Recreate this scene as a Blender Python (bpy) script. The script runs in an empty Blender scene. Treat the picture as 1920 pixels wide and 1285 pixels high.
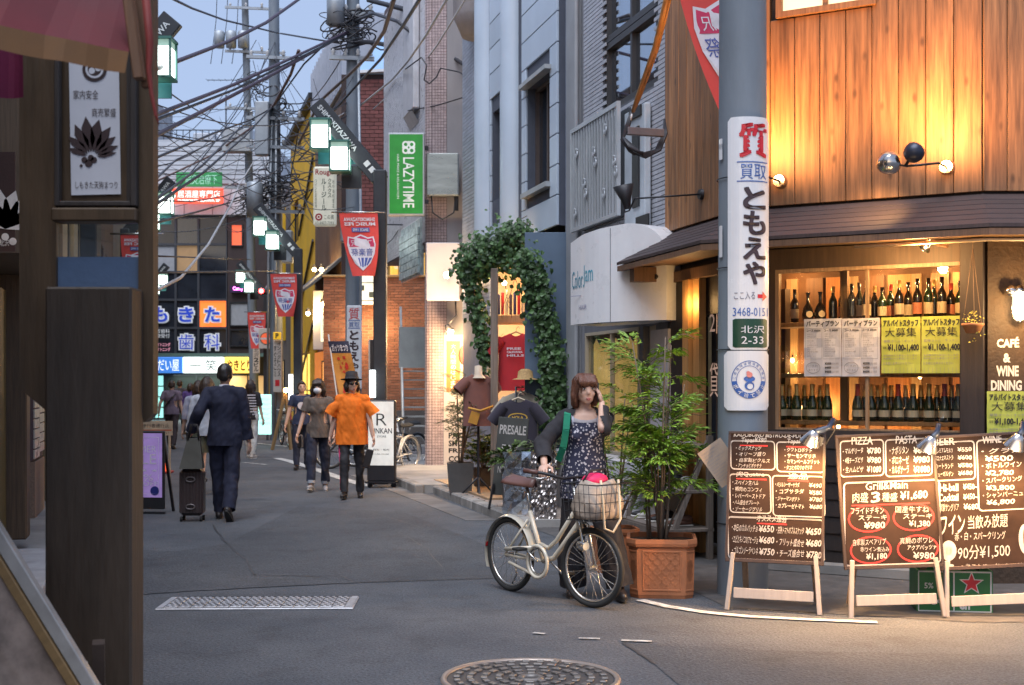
import bpy, math, random
import numpy as np
from mathutils import Vector, Matrix
from math import sin, cos, pi, radians, atan2, sqrt
random.seed(7); np.random.seed(7)
SC = bpy.context.scene
COL = SC.collection
# ---------------------------------------------------------------- camera, sky, light, exposure
F, YH, CX, H = 2400.0, 722.0, 960.0, 1.55      # focal length and horizon in photo pixels, eye height in metres
cam_d = bpy.data.cameras.new('camera'); cam = bpy.data.objects.new('camera', cam_d); COL.objects.link(cam)
cam.location = (0, 0, H); cam.rotation_euler = (radians(90), 0, 0)
cam_d.sensor_width = 36.0; cam_d.lens = 36.0*F/1920; cam_d.shift_y = (YH-642.5)/1920
cam_d.clip_start = 0.05; cam_d.clip_end = 3000
cam_d.dof.use_dof = True; cam_d.dof.focus_distance = 10.5; cam_d.dof.aperture_fstop = 4.8
SC.camera = cam
world = bpy.data.worlds.new('World'); SC.world = world; world.use_nodes = True
_n = world.node_tree.nodes; _l = world.node_tree.links; _n.clear()
_sky = _n.new('ShaderNodeTexSky'); _sky.sky_type = 'NISHITA'; _sky.sun_disc = False
SUN_EL, SUN_AZ = 9.0, 200.0
_sky.sun_elevation = radians(SUN_EL); _sky.sun_rotation = radians(SUN_AZ)
_sky.air_density = 1.0; _sky.dust_density = 1.2; _sky.ozone_density = 2.5; _sky.altitude = 0
_bg = _n.new('ShaderNodeBackground'); _bg.inputs['Strength'].default_value = 0.05
_wo = _n.new('ShaderNodeOutputWorld')
_mx = _n.new('ShaderNodeMix'); _mx.data_type = 'RGBA'; _mx.inputs[0].default_value = 0.8     # even cloud layer over the clear dusk sky
_mx.inputs[7].default_value = (2.45, 3.0, 4.4, 1)
_l.new(_sky.outputs[0], _mx.inputs[6]); _l.new(_mx.outputs[2], _bg.inputs['Color']); _l.new(_bg.outputs[0], _wo.inputs['Surface'])
sun_d = bpy.data.lights.new('sun', 'SUN'); sun = bpy.data.objects.new('sun', sun_d); COL.objects.link(sun)
sun_d.energy = 1.05; sun_d.angle = radians(48); sun_d.color = (0.90, 0.93, 1.0)
sun.rotation_euler = (radians(24), radians(-8), 0); sun.location = (0, -5, 40)
SC.view_settings.view_transform = 'Standard'; SC.view_settings.look = 'None'
SC.view_settings.gamma = 1.0; SC.view_settings.exposure = 2.0; SC.view_settings.use_curve_mapping = False
SC.render.engine = 'CYCLES'
SC.cycles.use_denoising = True
SC.cycles.max_bounces = 6; SC.cycles.diffuse_bounces = 3; SC.cycles.glossy_bounces = 3; SC.cycles.transmission_bounces = 5
SC.cycles.transparent_max_bounces = 8; SC.cycles.caustics_reflective = False; SC.cycles.caustics_refractive = False
SC.cycles.sample_clamp_indirect = 4.0

# ---------------------------------------------------------------- helpers
def gx(px, Y): return (px-CX)/F*Y
def gz(py, Y): return H-(py-YH)/F*Y
def gy(py): return F*H/(py-YH)
def P(px, py, Y): return Vector((gx(px, Y), Y, gz(py, Y)))
def G(px, py): Y = gy(py); return Vector((gx(px, Y), Y, 0))
class Fr:
 """a vertical plane in the place: x along it, -y out of it towards the street"""
 def __init__(s, x, y, th): s.o = Vector((x, y, 0)); s.th = th; s.ux = Vector((cos(th), sin(th), 0)); s.uy = Vector((-sin(th), cos(th), 0))
 def u(s, px, v=0):
  t = (px-CX)/F; o = s.o+s.uy*v
  return -(o.x-t*o.y)/(s.ux.x-t*s.ux.y)
 def Y(s, px, v=0): return s.o.y+s.u(px, v)*s.ux.y+v*s.uy.y
 def z(s, px, py, v=0): return gz(py, s.Y(px, v))
 def w(s, u, v=0, z=0): return s.o+s.ux*u+s.uy*v+Vector((0, 0, z))
 def sub(s, u, v=0): p = s.w(u, v); return Fr(p.x, p.y, s.th)
 def r(s, x0, y0, x1, y1, v=0):
  m = (x0+x1)/2
  return s.u(x0, v), s.u(x1, v), s.z(m, y1, v), s.z(m, y0, v)      # u0,u1,z0,z1
SL = 0.27
STREET = Fr(4.96, 0, atan2(-1, SL))      # facade line of the right-hand houses
def RZ(a): return Matrix.Rotation(a, 4, 'Z')
def RX(a): return Matrix.Rotation(a, 4, 'X')
def RY(a): return Matrix.Rotation(a, 4, 'Y')
def TR(x, y=0, z=0): return Matrix.Translation(Vector((x, y, z)) if not isinstance(x, Vector) else x)
def basis(d):
 d = Vector(d).normalized(); a = Vector((0, 0, 1)) if abs(d.z) < 0.9 else Vector((1, 0, 0))
 x = d.cross(a).normalized(); return x, d.cross(x).normalized(), d
_tc = {}
def text_geo(s, bold=0.0):
 bold = 0 if any('\u4e00' <= c <= '\u9fff' for c in s) else min(bold, .04)
 k = (s, bold)
 if k not in _tc:
  c = bpy.data.curves.new('t', 'FONT'); c.body = s; c.offset = bold; c.resolution_u = 6 if len(s) == 1 else 2; c.space_line = 1.0
  o = bpy.data.objects.new('t', c); me = o.to_mesh()
  v = np.empty(len(me.vertices)*3); me.vertices.foreach_get('co', v); v = v.reshape(-1, 3)[:, :2].copy()
  f = [tuple(p.vertices) for p in me.polygons]
  o.to_mesh_clear(); bpy.data.objects.remove(o); bpy.data.curves.remove(c)
  _tc[k] = (v, f)
 return _tc[k]
class MB:
 """collects geometry for ONE mesh object"""
 def __init__(s): s.v = []; s.f = []; s.m = []; s.s = []; s.n = 0
 def add(s, vs, fs, mi=0, M=None, smooth=False):
  n = s.n
  if M is not None: vs = [M @ Vector(v) for v in vs]
  s.v.extend([tuple(v) for v in vs]); s.n += len(vs)
  for f in fs: s.f.append(tuple(i+n for i in f)); s.m.append(mi); s.s.append(smooth)
  return s
 def box(s, c, d, mi=0, R=None, bev=0.0):
  x, y, z = d[0]/2, d[1]/2, d[2]/2
  M = TR(Vector(c)) @ (R if R is not None else Matrix.Identity(4))
  if bev <= 0:
   vs = [(-x, -y, -z), (x, -y, -z), (x, y, -z), (-x, y, -z), (-x, -y, z), (x, -y, z), (x, y, z), (-x, y, z)]
   return s.add(vs, [(0, 3, 2, 1), (4, 5, 6, 7), (0, 1, 5, 4), (1, 2, 6, 5), (2, 3, 7, 6), (3, 0, 4, 7)], mi, M)
  b = min(bev, x*.9, y*.9, z*.9); vs = []; idx = {}
  for sx in (-1, 1):
   for sy in (-1, 1):
    for sz in (-1, 1):
     for ax in range(3):
      p = [sx*(x-b), sy*(y-b), sz*(z-b)]; p[ax] = (sx*x, sy*y, sz*z)[ax]
      idx[(sx, sy, sz, ax)] = len(vs); vs.append(tuple(p))
  fs = []
  for ax in range(3):
   a, c2 = (ax+1) % 3, (ax+2) % 3
   for sg in (-1, 1):
    q = []
    for (i, j) in ((-1, -1), (1, -1), (1, 1), (-1, 1)):
     k = [0, 0, 0]; k[ax] = sg; k[a] = i; k[c2] = j; q.append(idx[(k[0], k[1], k[2], ax)])
    fs.append(tuple(q if sg > 0 else q[::-1]))
   for i in (-1, 1):
    for j in (-1, 1):
     def kk(t, w):
      k = [0, 0, 0]; k[ax] = t; k[a] = i; k[c2] = j; return idx[(k[0], k[1], k[2], w)]
     q = (kk(-1, a), kk(1, a), kk(1, c2), kk(-1, c2)); fs.append(q if i*j < 0 else q[::-1])
  for sx in (-1, 1):
   for sy in (-1, 1):
    for sz in (-1, 1):
     q = (idx[(sx, sy, sz, 0)], idx[(sx, sy, sz, 1)], idx[(sx, sy, sz, 2)]); fs.append(q if sx*sy*sz > 0 else q[::-1])
  return s.add(vs, fs, mi, M)
 def bx(s, x0, x1, y0, y1, z0, z1, mi=0, bev=0.0): return s.box(((x0+x1)/2, (y0+y1)/2, (z0+z1)/2), (abs(x1-x0), abs(y1-y0), abs(z1-z0)), mi, None, bev)
 def beam(s, a, b, w, h, mi=0, bev=0.0, up=(0, 0, 1)):
  a, b = Vector(a), Vector(b); d = b-a; L = d.length; d.normalize(); up = Vector(up)
  x = d.cross(up)
  if x.length < 1e-4: x = d.cross(Vector((0, 1, 0)))
  x.normalize(); z = x.cross(d)
  R = Matrix((x, d, z)).transposed().to_4x4()
  return s.box((a+b)/2, (w, L, h), mi, R, bev)
 def cone(s, a, b, r0, r1=None, n=10, mi=0, caps=True, smooth=True):
  r1 = r0 if r1 is None else r1; a, b = Vector(a), Vector(b); x, y, d = basis(b-a); vs = []
  for (p, r) in ((a, r0), (b, r1)):
   for i in range(n): t = 2*pi*i/n; vs.append(p+x*(r*cos(t))+y*(r*sin(t)))
  s.add(vs, [(i, (i+1) % n, n+(i+1) % n, n+i) for i in range(n)], mi, None, smooth)
  if caps:
   s.add(vs[:n], [tuple(range(n))[::-1]], mi); s.add(vs[n:], [tuple(range(n))], mi)
  return s
 def tube(s, pts, r, n=6, mi=0, closed=False, caps=True):
  pts = [Vector(p) for p in pts]; L = len(pts); rs = r if isinstance(r, (list, tuple)) else [r]*L
  vs = []; px = None
  for i, p in enumerate(pts):
   a = pts[i-1] if (i > 0 or closed) else p; b = pts[(i+1) % L] if (i < L-1 or closed) else p
   d = (b-a).normalized()
   if px is None: px = basis(d)[0]
   x = px-d*px.dot(d)
   x = x.normalized() if x.length > 1e-6 else basis(d)[0]
   y = d.cross(x); px = x
   for k in range(n): t = 2*pi*k/n; vs.append(p+x*(rs[i]*cos(t))+y*(rs[i]*sin(t)))
  fs = []
  for i in range(L if closed else L-1):
   j = (i+1) % L
   for k in range(n): fs.append((i*n+k, i*n+(k+1) % n, j*n+(k+1) % n, j*n+k))
  if caps and not closed: fs += [tuple(range(n))[::-1], tuple((L-1)*n+k for k in range(n))]
  return s.add(vs, fs, mi, None, True)
 def lathe(s, prof, n=16, mi=0, M=None, smooth=True, arc=None):
  vs = []; a0, a1 = arc or (0, 2*pi); m = n if arc is None else n+1
  for (r, z) in prof:
   for i in range(m): t = a0+(a1-a0)*i/n; vs.append((r*cos(t), r*sin(t), z))
  fs = []
  for j in range(len(prof)-1):
   for i in range(n): k = (i+1) % m; fs.append((j*m+i, j*m+k, (j+1)*m+k, (j+1)*m+i))
  return s.add(vs, fs, mi, M, smooth)
 def ball(s, c, r, nu=10, nv=7, mi=0, M=None):
  r = r if isinstance(r, (list, tuple)) else (r, r, r); vs = []; fs = []
  for j in range(nv+1):
   ph = pi*j/nv
   for i in range(nu): t = 2*pi*i/nu; vs.append((r[0]*sin(ph)*cos(t), r[1]*sin(ph)*sin(t), -r[2]*cos(ph)))
  for j in range(nv):
   for i in range(nu): k = (i+1) % nu; fs.append((j*nu+i, j*nu+k, (j+1)*nu+k, (j+1)*nu+i))
  T = TR(Vector(c)) @ (M if M is not None else Matrix.Identity(4))
  return s.add(vs, fs, mi, T, True)
 def prism(s, poly, y0, y1, mi=0, M=None):
  """polygon in x,z (counter-clockwise seen from -y) given depth from y0 (front) to y1"""
  n = len(poly); vs = [(x, y0, z) for x, z in poly]+[(x, y1, z) for x, z in poly]
  fs = [tuple(range(n)), tuple(range(n, 2*n))[::-1]]+[(i, n+i, n+(i+1) % n, (i+1) % n) for i in range(n)]
  return s.add(vs, fs, mi, M)
 def slab(s, poly, z0, z1, mi=0, M=None):
  n = len(poly); vs = [(x, y, z1) for x, y in poly]+[(x, y, z0) for x, y in poly]
  fs = [tuple(range(n)), tuple(range(n, 2*n))[::-1]]+[(i, n+i, n+(i+1) % n, (i+1) % n) for i in range(n)]
  return s.add(vs, fs, mi, M)
 def barrel(s, rings, c=lambda z: Vector((0, 0, z)), n=20, mi=0):
  vs = [c(z)+Vector((rx*cos(2*pi*i/n), ry*sin(2*pi*i/n), 0)) for z, rx, ry in rings for i in range(n)]; L = len(rings)
  return s.add(vs, [(j*n+i, j*n+(i+1) % n, (j+1)*n+(i+1) % n, (j+1)*n+i) for j in range(L-1) for i in range(n)]+[tuple(range(n))[::-1], tuple(range((L-1)*n, L*n))], mi, None, True)
 def quad(s, a, b, c, d, mi=0): return s.add([a, b, c, d], [(0, 1, 2, 3)], mi)
 def rect(s, x0, x1, z0, z1, y, mi=0): return s.add([(x0, y, z0), (x1, y, z0), (x1, y, z1), (x0, y, z1)], [(0, 1, 2, 3)], mi)
 def disc(s, c, r, y, mi=0, n=20, r2=0):
  t = [2*pi*i/n for i in range(n)]
  if r2 <= 0: return s.add([(c[0]+r*cos(a), y, c[1]+r*sin(a)) for a in t], [tuple(range(n))], mi)
  vs = [(c[0]+r*cos(a), y, c[1]+r*sin(a)) for a in t]+[(c[0]+r2*cos(a), y, c[1]+r2*sin(a)) for a in t]
  return s.add(vs, [(i, (i+1) % n, n+(i+1) % n, n+i) for i in range(n)], mi)
 def text(s, t, x0, x1, z0, z1, y, mi=0, bold=0.0, M=None, keep=False, mirror=False, fn=None, rot=0):
  """flat lettering filling the rectangle x0..x1, z0..z1 of the plane y, read from -y"""
  if not t.strip(): return s
  v, f = text_geo(t, bold)
  if len(v) == 0: return s
  if rot: v = np.stack([v[:, 1], -v[:, 0]], 1)      # reads downwards
  lo = v.min(0); hi = v.max(0); d = np.maximum(hi-lo, 1e-6)
  kx, kz = (x1-x0)/d[0], (z1-z0)/d[1]
  if keep: kx = kz = min(kx, kz); x0 = (x0+x1)/2-kx*d[0]/2; z0 = (z0+z1)/2-kz*d[1]/2
  X = x0+(v[:, 0]-lo[0])*kx; Z = z0+(v[:, 1]-lo[1])*kz
  if mirror: X = (x0+x0+d[0]*kx)-X; f = [q[::-1] for q in f]
  vs = [(a, y, b) for a, b in zip(X, Z)]
  if fn: vs = [fn(*q) for q in vs]
  return s.add(vs, f, mi, M)
 def column(s, t, x0, x1, z0, z1, y, mi=0, bold=0.0, gap=.12, **k):
  """characters stacked top to bottom"""
  n = len(t); h = (z1-z0)/n
  for i, c in enumerate(t):
   g = h*gap/2; q = .18 if c in 'ーっ・' else 0
   if c == 'ー': s.rect((x0+x1)/2-(x1-x0)*.07, (x0+x1)/2+(x1-x0)*.07, z1-(i+1)*h+g, z1-i*h-g, y, mi) if not k.get('fn') else None
   else: s.text(c, x0+(x1-x0)*q, x1-(x1-x0)*q/2, z1-(i+1)*h+g, z1-i*h-g*(1+2*q), y, mi, bold, **k)
  return s
 def wall(s, u0, u1, z0, z1, holes=(), v=0.0, t=0.2, mi=0):
  xs = sorted({u0, u1, *[a for h in holes for a in h[:2]]}); zs = sorted({z0, z1, *[a for h in holes for a in h[2:4]]})
  xs = [x for x in xs if u0 <= x <= u1]; zs = [z for z in zs if z0 <= z <= z1]
  def hole(x, z): return any(h[0] < x < h[1] and h[2] < z < h[3] for h in holes)
  for i in range(len(xs)-1):
   for j in range(len(zs)-1):
    a, b, c, d = xs[i], xs[i+1], zs[j], zs[j+1]
    if hole((a+b)/2, (c+d)/2): continue
    s.rect(a, b, c, d, v, mi); s.add([(a, v+t, c), (b, v+t, c), (b, v+t, d), (a, v+t, d)], [(3, 2, 1, 0)], mi)
  for (a, b, c, d) in list(holes):
   for q in (((a, v, c), (a, v, d), (a, v+t, d), (a, v+t, c)), ((b, v, c), (b, v+t, c), (b, v+t, d), (b, v, d)),
                      ((a, v, c), (a, v+t, c), (b, v+t, c), (b, v, c)), ((a, v, d), (b, v, d), (b, v+t, d), (a, v+t, d))): s.add(q, [(0, 1, 2, 3)], mi)
  a, b, c, d = u0, u1, z0, z1
  for q in (((a, v, c), (a, v, d), (a, v+t, d), (a, v+t, c)), ((b, v, c), (b, v+t, c), (b, v+t, d), (b, v, d)), ((a, v, d), (b, v, d), (b, v+t, d), (a, v+t, d))): s.add(q, [(0, 1, 2, 3)], mi)
  return s
 def build(s, name, mats, parent=None, kind=None, label=None, loc=None, mod=None):
  me = bpy.data.meshes.new(name); me.from_pydata(s.v, [], s.f)
  mats = mats if isinstance(mats, (list, tuple)) else [mats]
  for m in mats: me.materials.append(m)
  if len(s.f):
   me.polygons.foreach_set('material_index', np.array(s.m, dtype=np.int32)); me.polygons.foreach_set('use_smooth', np.array(s.s, dtype=bool))
  me.update()
  o = bpy.data.objects.new(name, me); COL.objects.link(o)
  if parent is not None: o.parent = parent
  if kind or 'lettering' in name or 'writing' in name: o['kind'] = kind or 'stuff'
  if label: o['label'] = label
  if loc is not None: o.location = loc
  return o
def tag(o, label=None, cat=None, group=None, kind=None):
 if label: o['label'] = label
 if cat: o['category'] = cat
 if group: o['group'] = group
 if kind: o['kind'] = kind
 return o
def thing(name, label, cat, loc=(0, 0, 0), rz=0, group=None):
 o = bpy.data.objects.new(name, None); COL.objects.link(o); o.empty_display_size = .1
 o.location = loc; o.rotation_euler = (0, 0, rz); return tag(o, label, cat, group)
def fthing(fr, name, label, cat, group=None): return thing(name, label, cat, fr.o, fr.th, group)
def dup(o, parent=None, **kw):
 """copies a thing together with its parts and sub-parts"""
 c = o.copy(); COL.objects.link(c); c.parent = parent
 for ch in o.children: dup(ch, c)
 if 'loc' in kw: c.location = kw['loc']
 if 'rz' in kw: c.rotation_euler = (0, 0, kw['rz'])
 if 'label' in kw: c['label'] = kw['label']
 return c
def piece(src, parent, loc, rot=None, scale=None):
 c = src.copy(); COL.objects.link(c); c.parent = parent; c.location = loc
 if rot is not None: c.rotation_euler = rot
 if scale is not None: c.scale = scale
 return c
# ---------------------------------------------------------------- materials
def lin(r, g, b):
 f = lambda c: (c/255/12.92 if c <= 10 else ((c/255+.055)/1.055)**2.4); return (f(r), f(g), f(b))
_mc = {}
def mat(name, col, rough=.6, metal=0.0, var=.12, sc=6.0, bump=.12, bs=60.0, emit=0.0, ecol=None, stretch=None, isl=0.0, rnd=0.0, spec=.5, dirt=0.0, trans=0.0, sheen=0.0, coat=0.0, knots=0.0):
 if name in _mc: return _mc[name]
 m = bpy.data.materials.new(name); m.use_nodes = True; nt = m.node_tree; N = nt.nodes; L = nt.links
 b = N['Principled BSDF']; b.inputs['Roughness'].default_value = rough; b.inputs['Metallic'].default_value = metal
 b.inputs['Specular IOR Level'].default_value = spec
 if coat: b.inputs['Coat Weight'].default_value = coat
 if sheen: b.inputs['Sheen Weight'].default_value = sheen
 if trans: b.inputs['Transmission Weight'].default_value = trans
 tc = N.new('ShaderNodeTexCoord'); oi = N.new('ShaderNodeObjectInfo'); ad = N.new('ShaderNodeVectorMath'); ad.operation = 'MULTIPLY_ADD'
 cb = N.new('ShaderNodeCombineXYZ')
 for i in range(3): L.new(oi.outputs['Random'], cb.inputs[i])
 L.new(cb.outputs[0], ad.inputs[0]); ad.inputs[1].default_value = (37, 53, 71); L.new(tc.outputs['Object'], ad.inputs[2])
 vec = ad.outputs[0]
 if stretch:
  mp = N.new('ShaderNodeMapping'); mp.inputs['Scale'].default_value = stretch; L.new(vec, mp.inputs['Vector']); vec = mp.outputs[0]
 no = N.new('ShaderNodeTexNoise'); no.inputs['Scale'].default_value = sc; no.inputs['Detail'].default_value = 6; no.inputs['Roughness'].default_value = .62
 L.new(vec, no.inputs['Vector'])
 cr = N.new('ShaderNodeValToRGB'); cr.color_ramp.elements[0].position = .3; cr.color_ramp.elements[1].position = .7
 cr.color_ramp.elements[0].color = tuple(c*(1-var) for c in col)+(1,); cr.color_ramp.elements[1].color = tuple(min(1, c*(1+var)) for c in col)+(1,)
 L.new(no.outputs['Fac'], cr.inputs[0]); out = cr.outputs[0]
 def scale_by(src, amt, out):
  mr = N.new('ShaderNodeMapRange'); mr.inputs[3].default_value = 1-amt; mr.inputs[4].default_value = 1+amt; L.new(src, mr.inputs[0])
  hv = N.new('ShaderNodeHueSaturation'); L.new(mr.outputs[0], hv.inputs['Value']); L.new(out, hv.inputs['Color']); return hv.outputs[0]
 if isl:
  ge = N.new('ShaderNodeNewGeometry'); out = scale_by(ge.outputs['Random Per Island'], isl, out)
 if rnd: out = scale_by(oi.outputs['Random'], rnd, out)
 if dirt:
  n2 = N.new('ShaderNodeTexNoise'); n2.inputs['Scale'].default_value = sc*.35; n2.inputs['Detail'].default_value = 8; m3 = N.new('ShaderNodeMapping'); m3.inputs['Scale'].default_value = (1.3, 1.3, .3); L.new(ad.outputs[0], m3.inputs['Vector']); L.new(m3.outputs[0], n2.inputs['Vector'])
  r2 = N.new('ShaderNodeMapRange'); r2.inputs[1].default_value = .42; r2.inputs[2].default_value = .68; r2.inputs[3].default_value = 0; r2.inputs[4].default_value = dirt; L.new(n2.outputs['Fac'], r2.inputs[0])
  mx = N.new('ShaderNodeMix'); mx.data_type = 'RGBA'; L.new(r2.outputs[0], mx.inputs[0]); L.new(out, mx.inputs[6]); mx.inputs[7].default_value = tuple(c*.35 for c in col)+(1,); out = mx.outputs[2]
 if knots:
  mk = N.new('ShaderNodeMapping'); mk.inputs['Scale'].default_value = (1, 1, .45); L.new(ad.outputs[0], mk.inputs['Vector']); vk = N.new('ShaderNodeTexVoronoi'); vk.inputs['Scale'].default_value = 7; L.new(mk.outputs[0], vk.inputs['Vector'])
  rk = N.new('ShaderNodeMapRange'); rk.inputs[1].default_value = .05; rk.inputs[2].default_value = .17; rk.inputs[3].default_value = knots; rk.inputs[4].default_value = 0; L.new(vk.outputs['Distance'], rk.inputs[0])
  xk = N.new('ShaderNodeMix'); xk.data_type = 'RGBA'; L.new(rk.outputs[0], xk.inputs[0]); L.new(out, xk.inputs[6]); xk.inputs[7].default_value = tuple(c*.22 for c in col)+(1,); out = xk.outputs[2]
 L.new(out, b.inputs['Base Color'])
 if emit:
  b.inputs['Emission Strength'].default_value = emit
  if ecol: b.inputs['Emission Color'].default_value = tuple(ecol)+(1,)
  else: L.new(out, b.inputs['Emission Color'])
 rr = N.new('ShaderNodeMapRange'); rr.inputs[3].default_value = max(.02, rough-.12); rr.inputs[4].default_value = min(1, rough+.12); L.new(no.outputs['Fac'], rr.inputs[0]); L.new(rr.outputs[0], b.inputs['Roughness'])
 if bump:
  nb = N.new('ShaderNodeTexNoise'); nb.inputs['Scale'].default_value = bs; nb.inputs['Detail'].default_value = 4; L.new(vec, nb.inputs['Vector'])
  bu = N.new('ShaderNodeBump'); bu.inputs['Strength'].default_value = bump; bu.inputs['Distance'].default_value = .01; L.new(nb.outputs['Fac'], bu.inputs['Height']); L.new(bu.outputs[0], b.inputs['Normal'])
 _mc[name] = m; return m
def glass(name, tint=(.9, .95, .95), rough=.03, mixf=.88):
 """window pane: mostly clear, with a mirror-like sheen"""
 if name in _mc: return _mc[name]
 m = bpy.data.materials.new(name); m.use_nodes = True; N = m.node_tree.nodes; L = m.node_tree.links; N.clear()
 o = N.new('ShaderNodeOutputMaterial'); t = N.new('ShaderNodeBsdfTransparent'); t.inputs[0].default_value = tint+(1,)
 g = N.new('ShaderNodeBsdfGlossy'); g.inputs['Roughness'].default_value = rough; g.inputs[0].default_value = (.9, .95, 1, 1)
 lw = N.new('ShaderNodeLayerWeight'); lw.inputs[0].default_value = .5; fr = N.new('ShaderNodeMath'); fr.operation = 'POWER'; fr.inputs[1].default_value = 5; L.new(lw.outputs['Facing'], fr.inputs[0])
 ma = N.new('ShaderNodeMath'); ma.operation = 'MULTIPLY_ADD'; ma.inputs[1].default_value = .6; ma.inputs[2].default_value = 1-mixf-.04; ma.use_clamp = True; L.new(fr.outputs[0], ma.inputs[0])
 x = N.new('ShaderNodeMixShader'); L.new(ma.outputs[0], x.inputs[0]); L.new(t.outputs[0], x.inputs[1]); L.new(g.outputs[0], x.inputs[2]); L.new(x.outputs[0], o.inputs['Surface'])
 _mc[name] = m; return m
def glow(name, col, strength, white=.0):
 if name in _mc: return _mc[name]
 m = bpy.data.materials.new(name); m.use_nodes = True; b = m.node_tree.nodes['Principled BSDF']
 b.inputs['Base Color'].default_value = tuple(min(.8, c) for c in col)+(1,); b.inputs['Emission Color'].default_value = tuple(col)+(1,); b.inputs['Emission Strength'].default_value = strength; b.inputs['Roughness'].default_value = .4
 _mc[name] = m; return m
def lamp(parent, kind, loc, energy, col=(1, .62, .28), r=.04, target=None, angle=90, blend=.6, name=None):
 d = bpy.data.lights.new(name or 'lamp_light', kind); d.energy = energy; d.color = col
 if kind == 'AREA': d.size = r
 else: d.shadow_soft_size = r
 if kind == 'SPOT': d.spot_size = radians(angle); d.spot_blend = blend
 o = bpy.data.objects.new(name or 'lamp_light', d); COL.objects.link(o); o.location = loc
 if target is not None:
  q = (Vector(target)-Vector(loc)).to_track_quat('-Z', 'Y'); o.rotation_mode = 'QUATERNION'; o.rotation_quaternion = q
 if parent is not None: o.parent = parent
 return o
def sag(a, b, s, n=14):
 a, b = Vector(a), Vector(b)
 return [a.lerp(b, i/n)-Vector((0, 0, s*4*(i/n)*(1-i/n))) for i in range(n+1)]
# ================================================================ SETTING: ground
def asphalt():
 m = bpy.data.materials.new('asphalt'); m.use_nodes = True; N = m.node_tree.nodes; L = m.node_tree.links; b = N['Principled BSDF']
 tc = N.new('ShaderNodeTexCoord')
 def noise(sc, det=5, ro=.6):
  n = N.new('ShaderNodeTexNoise'); n.inputs['Scale'].default_value = sc; n.inputs['Detail'].default_value = det; n.inputs['Roughness'].default_value = ro; L.new(tc.outputs['Object'], n.inputs['Vector']); return n.outputs['Fac']
 def ramp(src, a, b2, c0, c1):
  r = N.new('ShaderNodeValToRGB'); r.color_ramp.elements[0].position = a; r.color_ramp.elements[1].position = b2; r.color_ramp.elements[0].color = c0+(1,); r.color_ramp.elements[1].color = c1+(1,); L.new(src, r.inputs[0]); return r.outputs[0]
 base = ramp(noise(.55, 8, .7), .34, .66, (.049, .057, .071), (.096, .103, .116))
 grain = ramp(noise(62, 6, .85), .40, .62, (.38, .38, .39), (1.6, 1.58, 1.55))
 vo = N.new('ShaderNodeTexVoronoi'); vo.inputs['Scale'].default_value = 55; L.new(tc.outputs['Object'], vo.inputs['Vector'])
 mx = N.new('ShaderNodeMix'); mx.data_type = 'RGBA'; mx.blend_type = 'MULTIPLY'; mx.inputs[0].default_value = 1; L.new(base, mx.inputs[6]); L.new(grain, mx.inputs[7])
 st = ramp(noise(2.4, 8, .7), .52, .66, (1, 1, 1), (.72, .71, .70))
 m2 = N.new('ShaderNodeMix'); m2.data_type = 'RGBA'; m2.blend_type = 'MULTIPLY'; m2.inputs[0].default_value = 1; L.new(mx.outputs[2], m2.inputs[6]); L.new(st, m2.inputs[7])
 L.new(m2.outputs[2], b.inputs['Base Color']); b.inputs['Roughness'].default_value = .78
 bu = N.new('ShaderNodeBump'); bu.inputs['Strength'].default_value = .8; bu.inputs['Distance'].default_value = .006; L.new(vo.outputs['Distance'], bu.inputs['Height']); L.new(bu.outputs[0], b.inputs['Normal'])
 return m
M_ASPH = asphalt()
b = MB(); b.quad((-90, -30, 0), (90, -30, 0), (90, 160, 0), (-90, 160, 0)); tag(b.build('road', M_ASPH), kind='structure')
CONC = mat('concrete', (.30, .29, .28), .85, var=.2, sc=3, bump=.25, bs=40, dirt=.5)
KERB = mat('kerb_stone', (.27, .255, .24), .85, var=.25, sc=5, bump=.3, bs=50, dirt=.6, rnd=.12)
SLABM = mat('paving_slab', (.33, .27, .23), .8, var=.22, sc=7, bump=.25, bs=70, dirt=.4, rnd=.15)
PAINT = mat('road_paint', (.50, .50, .49), .75, var=.3, sc=30, bump=.2, bs=90, dirt=.75)
def sl(k, Y): return k-SL*Y       # X of a line parallel to the street
# raised pavement by the ivy shop and the corner shop
pav = MB(); pav.slab([(sl(3.95, 13.9), 13.9), (sl(3.95, 13.9)+1.6, 13.9), (sl(5.6, 21.3), 21.3), (sl(3.95, 18.2), 18.2)], -.1, .085)
tag(pav.build('pavement', CONC), kind='structure'); pv = bpy.data.objects['pavement']
sb = MB(); sb.box((0, 0, .006), (.292, .292, .03), 0, None, .004); slab0 = None
for i in range(11):
 for j in range(5):
  Y = 14.15+i*.3; X = sl(3.95, Y)+.17+j*.3
  if slab0 is None: slab0 = sb.build('paving_slab', SLABM, pv); slab0.location = (X, Y, .085); slab0.rotation_euler = (0, 0, .05)
  else: piece(slab0, pv, (X, Y, .085+random.uniform(-.003, .003)), (0, 0, .05))
kb = MB(); kb.box((0, 0, 0), (.15, .59, .2), 0, None, .018); k0 = None
th = atan2(SL, 1)
ks = [(sl(3.88, 13.95+i*.58), 13.95+i*.58, th) for i in range(8)]+[(sl(3.62, 18.6+i*.58), 18.6+i*.58, th) for i in range(7)]
for (X, Y, a) in ks:
 z = .012 if Y < 18.5 else .03
 if k0 is None: k0 = kb.build('kerb_stone', KERB, pv); k0.location = (X, Y, z); k0.rotation_euler = (0, 0, a)
 else: piece(k0, pv, (X, Y, z), (0, 0, a))
p2 = MB(); p2.slab([(sl(3.7, 18.35), 18.35), (sl(5.6, 18.35), 18.35), (sl(5.6, 26), 26), (sl(3.7, 24.5), 24.5)], -.1, .12); p2.build('pavement_bed', CONC, pv)
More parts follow.
